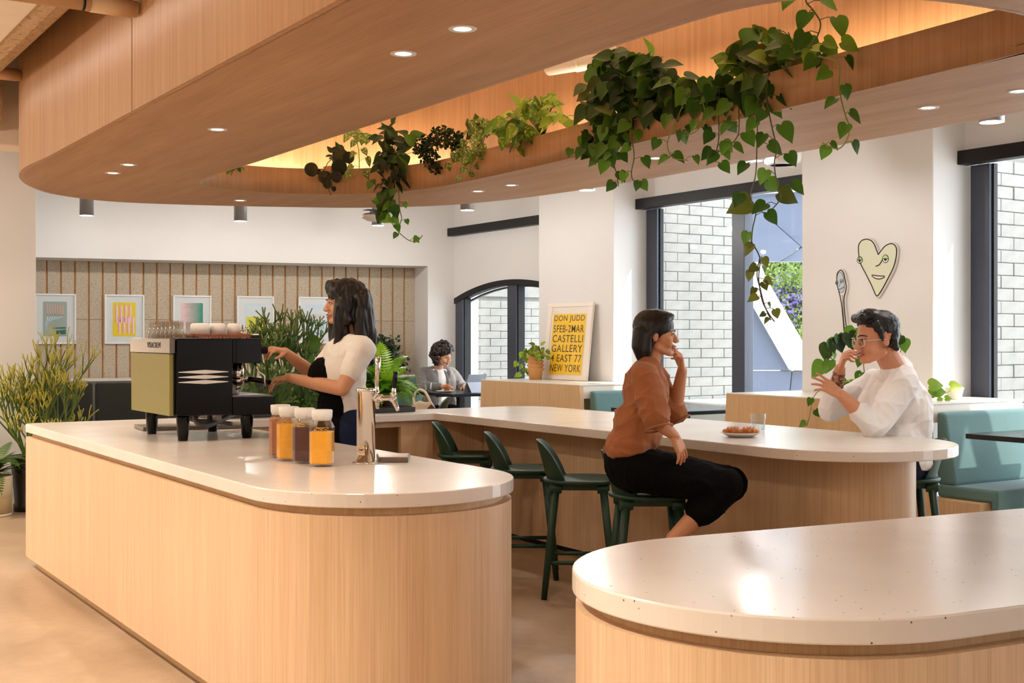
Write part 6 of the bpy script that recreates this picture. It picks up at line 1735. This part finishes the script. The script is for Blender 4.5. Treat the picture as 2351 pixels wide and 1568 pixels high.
def add_hand(b, wrist, fdir, palm_n, curl=0.5, side=1, s=1.0, spread=0.10, thumb=0.6, curls=None):
    """fdir: towards the fingers, palm_n: direction the palm faces, side: +1 thumb on fdir x palm_n side"""
    w = Vector(wrist); f = Vector(fdir).normalized(); n = Vector(palm_n); n = (n - f * n.dot(f)).normalized(); x = f.cross(n) * side
    L = (0.080 * s, 0.088 * s, 0.082 * s, 0.064 * s)
    for i in range(4):
        u = (1.5 - i) * 0.0205 * s
        k = w + f * (0.086 * s - abs(i - 1.2) * 0.004 * s) + x * u
        b.cone(w + x * u * 0.55 + f * 0.01, 0.0165 * s, k, 0.0125 * s)
        d = (f + x * (1.5 - i) * spread).normalized(); p = k; c = (curls[i] if curls else curl * (1 + 0.12 * i))
        for j, (fr, r) in enumerate(((0.46, 0.0092), (0.30, 0.0084), (0.24, 0.0074))):
            ang = c * (0.8, 1.0, 0.7)[j]
            d = Matrix.Rotation(ang, 3, d.cross(n).normalized()) @ d
            nn2 = Matrix.Rotation(ang, 3, d.cross(n).normalized() if d.cross(n).length > 1e-4 else x) @ n
            q = p + d * L[i] * fr
            b.cone(p, r * s, q, r * 0.92 * s); p = q
            n_ = n - d * n.dot(d)
            if n_.length > 0.15: pass
    t0 = w + f * 0.022 * s + x * 0.022 * s + n * 0.006 * s
    td = (f * 0.75 + x * 0.75 + n * thumb * 0.6).normalized(); t1 = t0 + td * 0.042 * s
    td2 = (td + f * 0.5 + n * thumb * 0.3 - x * 0.25 * thumb).normalized(); t2 = t1 + td2 * 0.032 * s; t3 = t2 + (td2 - x * 0.3 * thumb).normalized() * 0.025 * s
    b.cone(t0, 0.0155 * s, t1, 0.0118 * s); b.cone(t1, 0.0112 * s, t2, 0.0098 * s); b.cone(t2, 0.0098 * s, t3, 0.0080 * s)
def person(label, loc): return thing('person', label, 'person', loc)

# ================================================================== barista
Z0 = 6.62
SK1 = skin_mat('skin_barista', (204, 148, 112)); DARKH = hair_mat('dark_brown_hair', (7, 5, 4), (34, 20, 13))
TEE = cloth_mat('white_tee', (232, 226, 218)); APR = cloth_mat('black_apron', (10, 9, 9), 0.95); JEAN = cloth_mat('dark_denim', (30, 38, 62))
g = pD(800, 900, Z0); t = person('barista with long dark hair in white tee and black apron at the espresso machine', (g.x, g.y, 0))
D = lambda x, y, dz=0.0: pD(x, y, Z0 + dz)
F1 = (-R3 * 0.95 - V3 * 0.30).normalized()
b = Blob()
HM = head_frame(D(793, 743, 0.0), F1, 0.06, 0.0, 0.98)
add_head(b, HM)
b.chain([(D(795, 722), 0.050), (D(800, 762), 0.050), (D(802, 790), 0.06)])
b.cone(D(790, 806, 0.15), 0.046, D(812, 808, -0.14), 0.046)
b.ell(D(792, 856), (0.13, 0.09, 0.17), Matrix.Rotation(-TH, 3, 'Z') @ Matrix.Rotation(PI / 2, 3, 'Z'))
b.ell(D(795, 925), (0.135, 0.10, 0.16), Matrix.Rotation(-TH, 3, 'Z') @ Matrix.Rotation(PI / 2, 3, 'Z'))
# near (left) arm
hb = Vector((2.515, 6.288, 1.150))
sh_, el = D(830, 806, -0.17), D(786, 893, -0.24)
wr = hb + Vector((0.095, -0.02, 0.035)) 
b.chain([(sh_, 0.048), (sh_.lerp(el, 0.5), 0.046), (el, 0.038)])
b.chain([(el, 0.038), (el.lerp(wr, 0.35), 0.039), (wr, 0.025)])
add_hand(b, wr, (hb + Vector((-0.01, 0.03, 0.02))) - wr, Vector((0, 0, -1)), 0.75, -1, 0.92)
# far (right) arm to the steam knob
sh2, el2 = D(772, 806, 0.18), D(722, 862, 0.22)
kb = Vector((2.47, 6.20, 1.335)); wr2 = kb + Vector((0.11, 0.05, -0.01))
b.chain([(sh2, 0.054), (sh2.lerp(el2, 0.5), 0.044), (el2, 0.037)])
b.chain([(el2, 0.037), (el2.lerp(wr2, 0.35), 0.038), (wr2, 0.024)])
add_hand(b, wr2, kb + Vector((0.0, 0.02, 0.01)) - wr2, Vector((-0.3, 0.2, -1)), 0.6, 1, 0.92)
# legs and feet
for dz, px_ in ((-0.10, 806), (0.10, 800)):
    h_ = D(px_, 985, dz); k_ = Vector((h_.x, h_.y, 0.50)) + F1 * 0.02; a_ = Vector((h_.x, h_.y, 0.085)) - F1 * 0.02
    b.chain([(h_, 0.095), (h_.lerp(k_, 0.5), 0.078), (k_, 0.055), (k_.lerp(a_, 0.4), 0.054), (a_, 0.034)])
    b.chain([(a_ - F1 * 0.04 + U3 * -0.045, 0.034), (a_ + F1 * 0.08 + U3 * -0.05, 0.032), (a_ + F1 * 0.15 + U3 * -0.056, 0.024)])
b.build('body', SK1, t, 0.0042, 4)
face_parts(t, HM, BRN, plain('dark_brow', (26, 18, 14), 0.7), plain('lip_rose', (176, 98, 84), 0.4))
def torso_rot(): return Matrix.Rotation(-TH, 3, 'Z') @ Matrix.Rotation(PI / 2, 3, 'Z')
b = Blob()
b.cone(D(776, 806, 0.17), 0.072, D(828, 806, -0.17), 0.074).cone(D(798, 792, 0.05), 0.062, D(804, 792, -0.05), 0.062)
b.cone(D(796, 792, 0), 0.070, D(828, 806, -0.16), 0.078).cone(D(796, 792, 0), 0.070, D(776, 806, 0.16), 0.075)
b.ell(D(790, 852), (0.168, 0.120, 0.20), torso_rot()); b.ell(D(764, 850, 0.05), (0.07, 0.06, 0.075)); b.ell(D(770, 850, -0.07), (0.07, 0.06, 0.075))
b.ell(D(798, 925), (0.150, 0.112, 0.17), torso_rot()); b.ell(D(806, 972), (0.158, 0.125, 0.10), torso_rot())
s1_ = sh_.lerp(el, 0.52); b.chain([(sh_, 0.068), (s1_, 0.062)]); b.cone(sh2, 0.066, sh2.lerp(el2, 0.5), 0.060)
b.build('tee_shirt', TEE, t, 0.006, 5, 0.007, (7, 7, 5), True)
b = Blob()
fo_ = F1 * 0.035
b.ell(D(775, 862) + F1 * 0.045, (0.120, 0.115, 0.105), torso_rot())
b.ell(D(790, 930) + fo_, (0.155, 0.105, 0.13), torso_rot()); b.ell(D(798, 985) + fo_, (0.170, 0.125, 0.14), torso_rot())
c0_ = D(800, 985) + fo_ * 0.7
b.cone(c0_ - V3 * 0.08, 0.10, Vector((c0_.x, c0_.y, 0.55)) - V3 * 0.07, 0.095); b.cone(c0_ + V3 * 0.08, 0.10, Vector((c0_.x, c0_.y, 0.55)) + V3 * 0.07, 0.095)
b.chain([(D(752, 836, -0.08) + F1 * 0.02, 0.022), (D(776, 806, -0.09), 0.018), (D(806, 786, -0.07), 0.018)])
ap = b.build('apron', APR, t, 0.007, 4, 0.007, (6, 6, 3), True)
b = Blob()
for dz, px_ in ((-0.10, 812), (0.10, 806)):
    h_ = D(px_, 985, dz); k_ = Vector((h_.x, h_.y, 0.50)); a_ = Vector((h_.x, h_.y, 0.10))
    b.chain([(h_, 0.108), (k_, 0.078), (a_, 0.062)])
b.ell(D(812, 975), (0.155, 0.115, 0.12), torso_rot())
b.build('jeans', JEAN, t, 0.008, 3, 0.004)
b = Blob()
for dz, px_ in ((-0.10, 806), (0.10, 800)):
    h_ = D(px_, 985, dz); a_ = Vector((h_.x, h_.y, 0.085)) - F1 * 0.02
    b.chain([(a_ - F1 * 0.045 + U3 * -0.043, 0.042), (a_ + F1 * 0.08 + U3 * -0.045, 0.040), (a_ + F1 * 0.165 + U3 * -0.053, 0.031)])
b.build('shoes', cloth_mat('white_shoes', (220, 216, 210)), t, 0.007, 3)
# hair: cap plus long wavy locks
HT = lambda *p: HM @ Vector(p)
hr = HM.to_3x3().normalized()
b = Blob()
b.ell(HT(0, -0.022, 0.160), (0.088, 0.106, 0.088), hr); b.ell(HT(0, -0.060, 0.110), (0.086, 0.075, 0.110), hr); b.ell(HT(0, 0.034, 0.205), (0.066, 0.052, 0.040), hr)
rh = random.Random(4)
for k in (-1, 1):
    b.chain([(HT(0.020 * k, 0.070, 0.212), 0.028), (HT(0.058 * k, 0.058, 0.185), 0.026), (HT(0.077 * k, 0.040, 0.14), 0.024), (HT(0.083 * k, 0.022, 0.085), 0.026), (HT(0.088 * k, 0.010, 0.02), 0.030)])
    for j in range(9):
        y0 = 0.035 - j * 0.016; tt = j / 8.0
        L = 0.36 - 0.05 * abs(tt - 0.5) + rh.uniform(-0.04, 0.03)
        pts = []
        for q in range(8):
            u = q / 7.0
            pts.append((HT(k * (0.074 + 0.016 * math.sin(u * 5 + j) + 0.018 * u), y0 + (0.055 * u if j < 4 else -0.02 * u) + 0.010 * math.sin(u * 7 + j * 2), 0.13 - L * u), 0.026 * (1 - 0.62 * u)))
        b.chain(pts)
for j in range(9):
    x0 = -0.064 + 0.016 * j; L = 0.37 + rh.uniform(-0.05, 0.03)
    pts = [(HT(x0 * (1 + 0.3 * q / 7), -0.098 - 0.028 * math.sin(q / 7 * 2.2) + 0.01 * math.sin(q + j * 2), 0.16 - L * q / 7), 0.032 * (1 - 0.55 * q / 7)) for q in range(8)]
    b.chain(pts)
b.build('hair', DARKH, t, 0.005, 1, 0.009, (34, 34, 6))

# ================================================================== seated woman in tan
Z1 = 6.02
D = lambda x, y, dz=0.0: pD(x, y, Z1 + dz)
SK2 = skin_mat('skin_woman', (206, 146, 110)); BLKH = hair_mat('black_hair', (7, 5, 5), (28, 19, 16)); TAN = cloth_mat('tan_knit', (158, 96, 58)); BLK = cloth_mat('black_trousers', (9, 8, 9), 0.95)
g = D(1490, 1090); t = person('smiling woman in tan top and black trousers seated on a green bar stool', (g.x, g.y, 0))
F2 = (R3 * 0.99 - V3 * 0.06).normalized()
b = Blob()
HM = head_frame(D(1507, 818), F2, 0.02, 0.0, 0.93); add_head(b, HM)
trw = Matrix.Rotation(-TH, 3, 'Z') @ Matrix.Rotation(PI / 2, 3, 'Z')
b.chain([(D(1503, 795), 0.048), (D(1494, 830), 0.046), (D(1488, 850), 0.058)])
b.cone(D(1490, 862, 0.15), 0.058, D(1478, 862, -0.15), 0.058)
b.ell(D(1482, 910), (0.14, 0.095, 0.17), trw); b.ell(D(1464, 990), (0.13, 0.095, 0.15), trw); b.ell(D(1462, 1065), (0.16, 0.115, 0.12), trw)
shn, eln = D(1482, 868, -0.18), D(1508, 965, -0.24); wrn = D(1548, 1000, -0.22)
b.chain([(shn, 0.052), (shn.lerp(eln, 0.5), 0.044), (eln, 0.036), (eln.lerp(wrn, 0.4), 0.036), (wrn, 0.025)])
add_hand(b, wrn, D(1568, 1042, -0.20) - wrn, -R3 * 0.3 - U3 * 0.5 + V3 * 0.5, 0.22, 1, 0.92, 0.16, 0.4)
shf, elf = D(1500, 866, 0.18), D(1548, 952, 0.16); wrf = D(1566, 850, 0.08)
b.chain([(shf, 0.052), (shf.lerp(elf, 0.5), 0.044), (elf, 0.036), (elf.lerp(wrf, 0.4), 0.036), (wrf, 0.025)])
add_hand(b, wrf, D(1562, 806, 0.05) - wrf, -R3, 0.9, -1, 0.9)
for dz, kx, ky, ax_, ay_ in ((-0.10, 1672, 1112, 1545, 1236), (0.10, 1684, 1106, 1560, 1232)):
    h_, k_, a_ = D(1478, 1078, dz), D(kx, ky, dz), D(ax_, ay_, dz)
    b.chain([(h_, 0.095), (h_.lerp(k_, 0.5), 0.080), (k_, 0.056), (k_.lerp(a_, 0.35), 0.052), (a_, 0.034)])
    fd = (R3 * 0.75 - U3 * 0.55).normalized()
    b.chain([(a_ - R3 * 0.03 - U3 * 0.03, 0.032), (a_ + fd * 0.09 - U3 * 0.02, 0.030), (a_ + fd * 0.16 - U3 * 0.01, 0.022)])
b.build('body', SK2, t, 0.0042, 4)
face_parts(t, HM, BRN, plain('black_brow', (24, 18, 16), 0.7), plain('lip_pink', (186, 96, 86), 0.4), teeth=True)
b = Blob()
b.cone(D(1494, 862, 0.14), 0.068, D(1476, 862, -0.14), 0.068).cone(D(1490, 850, 0.05), 0.062, D(1486, 850, -0.05), 0.062)
b.ell(D(1482, 908), (0.158, 0.112, 0.18), trw); b.ell(D(1503, 915, -0.04), (0.06, 0.07, 0.07)); b.ell(D(1462, 985), (0.150, 0.118, 0.16), trw); b.ell(D(1446, 1018), (0.172, 0.122, 0.085), trw); b.ell(D(1436, 1032), (0.165, 0.105, 0.06), trw)
b.chain([(shn, 0.070), (shn.lerp(eln, 0.5), 0.070), (eln + (shn - eln) * 0.08, 0.068)]); b.chain([(shf, 0.068), (shf.lerp(elf, 0.5), 0.066), (elf + (shf - elf) * 0.08, 0.067)])
b.build('top', TAN, t, 0.006, 4, 0.012, (5, 5, 9), True)
cw = D(1492, 842); ringp = [cw + V3 * (0.062 * math.cos(a)) + R3 * (0.060 * math.sin(a)) + U3 * (-0.022 * math.sin(a)) - t.location for a in [2 * PI * i / 24 for i in range(25)]]
MB().tube(ringp, 0.009, 8).build('collar', TAN, t)
for s_, e_ in ((shn, eln), (shf, elf)):
    c_ = e_ + (s_ - e_) * 0.08; ax = frame_from(e_ - s_)
    MB().tube([c_ + ax[0] * 0.066 * math.cos(2 * PI * i / 24) + ax[1] * 0.066 * math.sin(2 * PI * i / 24) + (e_ - s_).normalized() * 0.055 - t.location for i in range(25)], 0.0045, 8).build('cuff', TAN, t)
b = Blob()
b.ell(D(1458, 1072), (0.185, 0.135, 0.125), trw); b.ell(D(1440, 1060), (0.16, 0.11, 0.13), trw)
for dz, kx, ky, ax_, ay_ in ((-0.10, 1668, 1114, 1545, 1236), (0.10, 1680, 1108, 1560, 1232)):
    h_, k_, a_ = D(1478, 1080, dz), D(kx, ky, dz), D(ax_, ay_, dz)
    b.chain([(h_, 0.112), (h_.lerp(k_, 0.55), 0.098), (k_, 0.078), (k_.lerp(a_, 0.46), 0.078)])
b.build('trousers', BLK, t, 0.007, 4, 0.008, (6, 6, 6), True)
b = Blob()
for dz, ax_, ay_ in ((-0.10, 1545, 1236), (0.10, 1560, 1232)):
    a_ = D(ax_, ay_, dz); fd = (R3 * 0.75 - U3 * 0.55).normalized()
    b.chain([(a_ - R3 * 0.035 - U3 * 0.035, 0.040), (a_ + fd * 0.09 - U3 * 0.024, 0.038), (a_ + fd * 0.17 - U3 * 0.014, 0.029)])
b.build('shoes', cloth_mat('dark_shoes', (44, 36, 32)), t, 0.007, 3)
HT = lambda *p: HM @ Vector(p); hr = HM.to_3x3().normalized()
b = Blob()
b.ell(HT(0, -0.020, 0.158), (0.081, 0.102, 0.085), hr); b.ell(HT(0, -0.058, 0.105), (0.076, 0.064, 0.105), hr); b.ell(HT(0, 0.030, 0.204), (0.060, 0.048, 0.032), hr)
for k in (-1, 1):
    b.chain([(HT(0.015 * k, 0.068, 0.208), 0.020), (HT(0.055 * k, 0.040, 0.188), 0.022), (HT(0.068 * k, -0.008, 0.158), 0.022), (HT(0.070 * k, -0.048, 0.11), 0.024), (HT(0.068 * k, -0.052, 0.03), 0.026), (HT(0.060 * k, -0.054, -0.012), 0.018)])
for j in range(9):
    x0 = -0.060 + 0.015 * j
    b.chain([(HT(x0, -0.092, 0.13), 0.030), (HT(x0, -0.098, 0.05), 0.028), (HT(x0, -0.085, -0.010), 0.017)])
b.build('hair', BLKH, t, 0.005, 3, 0.003, (26, 26, 5))

# ================================================================== man in white
Z2 = 6.86
D = lambda x, y, dz=0.0: pD(x, y, Z2 + dz)
SK3 = skin_mat('skin_man', (202, 140, 106)); MH = hair_mat('short_black_hair', (7, 5, 5), (30, 22, 20), (50, 50, 50)); WHT = cloth_mat('white_long_sleeve', (236, 232, 230))
NAVY = cloth_mat('navy_trousers', (26, 26, 44))
g = D(2085, 1075); t = person('laughing man in white long sleeved top with clear glasses leaning on the bar', (g.x, g.y, 0))
F3 = (-R3 * 0.97 - V3 * 0.20).normalized(); TD = Vector((0.12, 0.99, 0)).normalized()
b = Blob()
HM = head_frame(D(2017, 832, -0.25), F3, 0.12, 0.0, 1.14); add_head(b, HM, True)
b.chain([(D(2032, 805, -0.22), 0.066), (D(2050, 838, -0.14), 0.068), (D(2060, 862, -0.05), 0.078)])
b.cone(D(2048, 872, 0.18), 0.070, D(2072, 872, -0.18), 0.070)
b.ell(D(2052, 925), (0.20, 0.14, 0.20), trw); b.ell(D(2062, 1010), (0.20, 0.15, 0.18), trw); b.ell(D(2072, 1068), (0.19, 0.14, 0.11), trw)
shn, eln = D(2074, 880, -0.20), D(2008, 982, -0.27); wrn = D(1930, 906, -0.30)
b.chain([(shn, 0.062), (shn.lerp(eln, 0.5), 0.054), (eln, 0.045), (eln.lerp(wrn, 0.35), 0.047), (wrn, 0.030)])
add_hand(b, wrn, D(1890, 880, -0.30) - wrn, R3 * 0.2 - U3 * 0.7 + V3 * 0.6, 0.22, -1, 1.0, 0.17, 0.5, (0.12, 0.2, 0.3, 0.4))
shf, elf = D(2010, 880, 0.20), D(1908, 938, 0.24); wrf = D(1929, 846, 0.10)
b.chain([(shf, 0.060), (shf.lerp(elf, 0.5), 0.052), (elf, 0.044), (elf.lerp(wrf, 0.35), 0.046), (wrf, 0.031)])
add_hand(b, wrf, D(1942, 806, 0.04) - wrf, R3 * 0.9 - V3 * 0.2, 1.0, 1, 1.0, 0.04, 0.8)
for dz in (-0.11, 0.11):
    h_ = D(2072, 1073, dz); k_ = h_ + TD * 0.40 + U3 * -0.02; a_ = k_ + TD * -0.05 + U3 * -0.43
    b.chain([(h_, 0.105), (h_.lerp(k_, 0.5), 0.088), (k_, 0.064), (k_.lerp(a_, 0.4), 0.060), (a_, 0.040)])
    b.chain([(a_ - U3 * 0.045, 0.036), (a_ + F3 * 0.09 - U3 * 0.05, 0.034), (a_ + F3 * 0.15 - U3 * 0.055, 0.026)])
b.build('body', SK3, t, 0.0045, 4)
face_parts(t, HM, BRN, plain('black_brow', (24, 18, 16), 0.7), plain('lip_brown', (160, 84, 72), 0.4), teeth=True, female=False)
b = Blob()
b.cone(D(2046, 870, 0.17), 0.084, D(2072, 870, -0.17), 0.084).cone(D(2056, 852, 0.07), 0.080, D(2064, 852, -0.07), 0.080)
b.chain([(D(2048, 850, -0.17), 0.050), (D(2030, 868, -0.06), 0.050), (D(2032, 866, 0.08), 0.050)]); b.chain([(D(2048, 850, -0.17), 0.05), (D(2068, 838, -0.08), 0.05), (D(2062, 842, 0.06), 0.05)])
b.ell(D(2050, 925), (0.222, 0.165, 0.20), trw); b.ell(D(2010, 930, 0.0), (0.10, 0.10, 0.10)); b.ell(D(2058, 1005), (0.222, 0.178, 0.17), trw); b.ell(D(2094, 960), (0.20, 0.10, 0.22), trw); b.ell(D(2078, 1058), (0.205, 0.150, 0.085), trw)
cu = eln.lerp(wrn, 0.42); cuf = elf.lerp(wrf, 0.45)
b.chain([(shn, 0.084), (shn.lerp(eln, 0.5), 0.078), (eln, 0.066), (cu, 0.056)]); b.chain([(shf, 0.080), (shf.lerp(elf, 0.5), 0.076), (elf, 0.068), (cuf, 0.056)])
b.build('long_sleeve_top', WHT, t, 0.006, 5, 0.011, (6, 6, 6), True)
b = Blob()
b.ell(D(2074, 1072), (0.195, 0.15, 0.095), trw)
for dz in (-0.11, 0.11):
    h_ = D(2072, 1074, dz); k_ = h_ + TD * 0.40 + U3 * -0.02; a_ = k_ + TD * -0.05 + U3 * -0.43
    b.chain([(h_, 0.115), (h_.lerp(k_, 0.5), 0.10), (k_, 0.078), (a_, 0.062)])
b.build('trousers', NAVY, t, 0.008, 3, 0.004)
b = Blob()
for dz in (-0.11, 0.11):
    h_ = D(2072, 1074, dz); k_ = h_ + TD * 0.40 + U3 * -0.02; a_ = k_ + TD * -0.05 + U3 * -0.43
    b.chain([(a_ - U3 * 0.048, 0.044), (a_ + F3 * 0.09 - U3 * 0.05, 0.042), (a_ + F3 * 0.16 - U3 * 0.056, 0.032)])
b.build('shoes', bpy.data.materials['dark_shoes'], t, 0.008, 3)
HT = lambda *p: HM @ Vector(p); hr = HM.to_3x3().normalized(); sH = 1.14
b = Blob()
b.ell(HT(0, -0.024, 0.164), (0.083 * sH, 0.098 * sH, 0.080 * sH), hr); b.ell(HT(0, -0.058, 0.130), (0.076 * sH, 0.054 * sH, 0.078 * sH), hr)
b.ell(HT(0, 0.026, 0.222), (0.064 * sH, 0.062 * sH, 0.034 * sH), hr); b.cone(HT(-0.036, 0.072, 0.216), 0.026, HT(0.036, 0.072, 0.216), 0.026)
for k in (-1, 1):
    b.chain([(HT(0.070 * k, 0.030, 0.185), 0.022), (HT(0.077 * k, 0.014, 0.150), 0.018), (HT(0.078 * k, 0.010, 0.110), 0.010)])
    b.chain([(HT(0.062 * k, -0.055, 0.10), 0.022), (HT(0.046 * k, -0.074, 0.055), 0.014)])
b.build('hair', MH, t, 0.0045, 2, 0.003, (60, 60, 60))
# spectacles
GF = thin_glass('clear_acetate', (0.9, 0.88, 0.86, 1), 0.6); TL = lambda *p: HM @ Vector(p) - t.location
for k in (-1, 1):
    ring = [TL(0.034 * k + 0.026 * math.cos(a), 0.1005 - 0.012 * (1 if math.cos(a) * k > 0.5 else 0), 0.106 + 0.021 * math.sin(a)) for a in [2 * PI * i / 20 for i in range(21)]]
    MB().tube(ring, 0.0024, 8).build('spectacle_rim', plain('pale_acetate', (206, 196, 186), 0.25), t)
    MB().lathe([(0.0, 0.0), (0.024, 0.0)], 20, TL(0.034 * k, 0.098, 0.106), ax=(hr @ Vector((1, 0, 0)), hr @ Vector((0, 0, 1)), hr @ Vector((0, 1, 0)))).build('spectacle_lens', MT['pane'], t)
    MB().tube([TL(0.060 * k, 0.092, 0.112), TL(0.078 * k, 0.05, 0.112), TL(0.084 * k, -0.005, 0.108)], 0.0022, 8).build('spectacle_temple', bpy.data.materials['pale_acetate'], t)
MB().tube([TL(-0.009, 0.103, 0.110), TL(0.0, 0.108, 0.113), TL(0.009, 0.103, 0.110)], 0.0022, 8).build('spectacle_bridge', bpy.data.materials['pale_acetate'], t)
# tattoos: ink lying on the skin of the far forearm, and fine line lettering like marks on the near one
def ink():
    q = NT('tattoo_ink'); n = q.noise(q.coords(), 55.0, 4.0, 0.7)
    tr = q.node('ShaderNodeBsdfTransparent'); mx = q.node('ShaderNodeMixShader'); q.set(color=srgb(70, 50, 48), rough=0.6)
    f = q.ramp(n, [(0.44, (0, 0, 0, 1)), (0.56, (0.75, 0.75, 0.75, 1))]); q.link(f, mx.inputs[0]); q.link(tr.outputs[0], mx.inputs[1]); q.link(q.p.outputs[0], mx.inputs[2]); q.link(mx.outputs[0], q.out.inputs['Surface']); return q.m
p0, p1 = elf.lerp(wrf, 0.52), elf.lerp(wrf, 0.93)
MB().tube([p0 - t.location, p0.lerp(p1, 0.5) - t.location, p1 - t.location], [0.0425, 0.0385, 0.0345], 18, caps=False).build('tattoo', ink(), t)

# ================================================================== curly haired person at the far table
SK4 = skin_mat('skin_far_person', (214, 158, 124)); CURL = hair_mat('curly_dark_hair', (16, 11, 9), (66, 46, 36), (40, 40, 40)); BLZ = fabric('grey_blazer', (116, 110, 106), 260.0, 0.12)
Z3 = 14.30
D = lambda x, y, dz=0.0: pD(x, y, Z3 + dz)
g = Vector((7.02, 12.47, 0)); t = person('person with curly dark hair and grey blazer working at the far table', (g.x, g.y, 0))
F4 = Vector((-0.05, -1, 0)).normalized(); S4 = F4.cross(U3).normalized()      # S4: to the person's right
Pq = lambda f, s, z: g + F4 * f + S4 * s + U3 * z
tr4 = mat_from((0, 0, 0), S4, F4, U3).to_3x3()
b = Blob()
HF = (F4 + Vector((0.45, 0, 0))).normalized()
HM = head_frame(Pq(0.10, 0.0, 1.085), HF, 0.30, 0.0, 0.98); add_head(b, HM)
b.chain([(Pq(0.06, 0, 1.12), 0.052), (Pq(0.0, 0, 1.03), 0.056)]); b.cone(Pq(0, -0.16, 0.98), 0.062, Pq(0, 0.16, 0.98), 0.062)
b.ell(Pq(0.02, 0, 0.84), (0.16, 0.11, 0.18), tr4); b.ell(Pq(0.02, 0, 0.65), (0.15, 0.115, 0.16), tr4); b.ell(Pq(0.0, 0, 0.54), (0.17, 0.14, 0.10), tr4)
ARM = []
for k in (-1, 1):
    s_, e_, w_ = Pq(0.0, 0.20 * k, 0.96), Pq(0.12, 0.25 * k, 0.845), Pq(0.36, 0.10 * k, 0.850)
    if k < 0: w_ = Pq(0.37, -0.16, 0.850)
    ARM.append((s_, e_, w_)); b.chain([(s_, 0.052), (s_.lerp(e_, 0.5), 0.045), (e_, 0.038), (e_.lerp(w_, 0.4), 0.037), (w_, 0.025)])
    add_hand(b, w_, F4 - S4 * 0.3 * k + U3 * 0.04, -U3, 0.38, k, 0.92)
    h_, kk, a_ = Pq(0.02, 0.10 * k, 0.56), Pq(0.44, 0.12 * k, 0.53), Pq(0.40, 0.12 * k, 0.09)
    b.chain([(h_, 0.09), (kk, 0.058), (kk.lerp(a_, 0.4), 0.052), (a_, 0.034)]); b.chain([(a_ - U3 * 0.045, 0.034), (a_ + F4 * 0.14 - U3 * 0.055, 0.024)])
b.build('body', SK4, t, 0.005, 4)
face_parts(t, HM, BRN, plain('dark_brow', (26, 18, 14), 0.7), plain('lip_rose', (176, 98, 84), 0.4), teeth=True)
b = Blob()
b.ell(Pq(0.045, 0, 0.84), (0.115, 0.105, 0.19), tr4); b.ell(Pq(0.05, 0, 0.68), (0.125, 0.11, 0.17), tr4); b.cone(Pq(0.03, -0.06, 0.985), 0.06, Pq(0.03, 0.06, 0.985), 0.06)
b.build('tee_shirt', TEE, t, 0.006, 4, 0.004)
b = Blob()
for k, (s_, e_, w_) in zip((-1, 1), ARM):
    b.chain([(s_, 0.074), (s_.lerp(e_, 0.5), 0.066), (e_, 0.057), (e_.lerp(w_, 0.80), 0.044)])
    b.cone(Pq(-0.01, 0.05 * k, 1.02), 0.055, Pq(-0.01, 0.17 * k, 0.99), 0.070)
    b.ell(Pq(0.03, 0.115 * k, 0.84), (0.085, 0.135, 0.20), tr4); b.ell(Pq(0.04, 0.125 * k, 0.62), (0.085, 0.14, 0.17), tr4)
    b.chain([(Pq(0.06, 0.055 * k, 1.01), 0.024), (Pq(0.13, 0.075 * k, 0.90), 0.026), (Pq(0.15, 0.07 * k, 0.76), 0.022)])
b.ell(Pq(-0.05, 0, 0.82), (0.17, 0.085, 0.20), tr4); b.ell(Pq(-0.04, 0, 0.60), (0.18, 0.10, 0.16), tr4)
b.build('blazer', BLZ, t, 0.007, 4, 0.009, (6, 6, 5), True)
b = Blob(); b.ell(Pq(0, 0, 0.55), (0.18, 0.15, 0.085), tr4)
for k in (-1, 1): b.chain([(Pq(0.02, 0.10 * k, 0.56), 0.10), (Pq(0.44, 0.12 * k, 0.53), 0.072), (Pq(0.40, 0.12 * k, 0.13), 0.06)])
b.build('trousers', BLK, t, 0.008, 3)
b = Blob(); b_ = random.Random(12); HT = lambda *p: HM @ Vector(p); hr = HM.to_3x3().normalized()
for k in (-1, 1): b2 = Pq(0.40, 0.12 * k, 0.045); b.chain([(b2 - F4 * 0.05, 0.042), (b2 + F4 * 0.16 - U3 * 0.01, 0.032)])
b.build('shoes', bpy.data.materials['dark_shoes'], t, 0.008, 3)
b = Blob(); b.ell(HT(0, -0.030, 0.165), (0.095, 0.110, 0.090), hr)
for i in range(230):
    a = b_.uniform(0, 2 * PI); u = b_.uniform(-0.95, 1.0); r_ = math.sqrt(max(0, 1 - u * u))
    v = Vector((r_ * math.cos(a), r_ * math.sin(a), u))
    if v.y > 0.30 and v.z < 0.42: continue
    c = Vector((v.x * 0.122, v.y * 0.122 - 0.034, v.z * 0.135 + 0.135)); c += Vector((b_.gauss(0, 0.006), b_.gauss(0, 0.006), b_.gauss(0, 0.006)))
    b.ell(HT(*c), (b_.uniform(0.014, 0.026),) * 3)
b.build('hair', CURL, t, 0.006, 1, 0.008, (45, 45, 45))
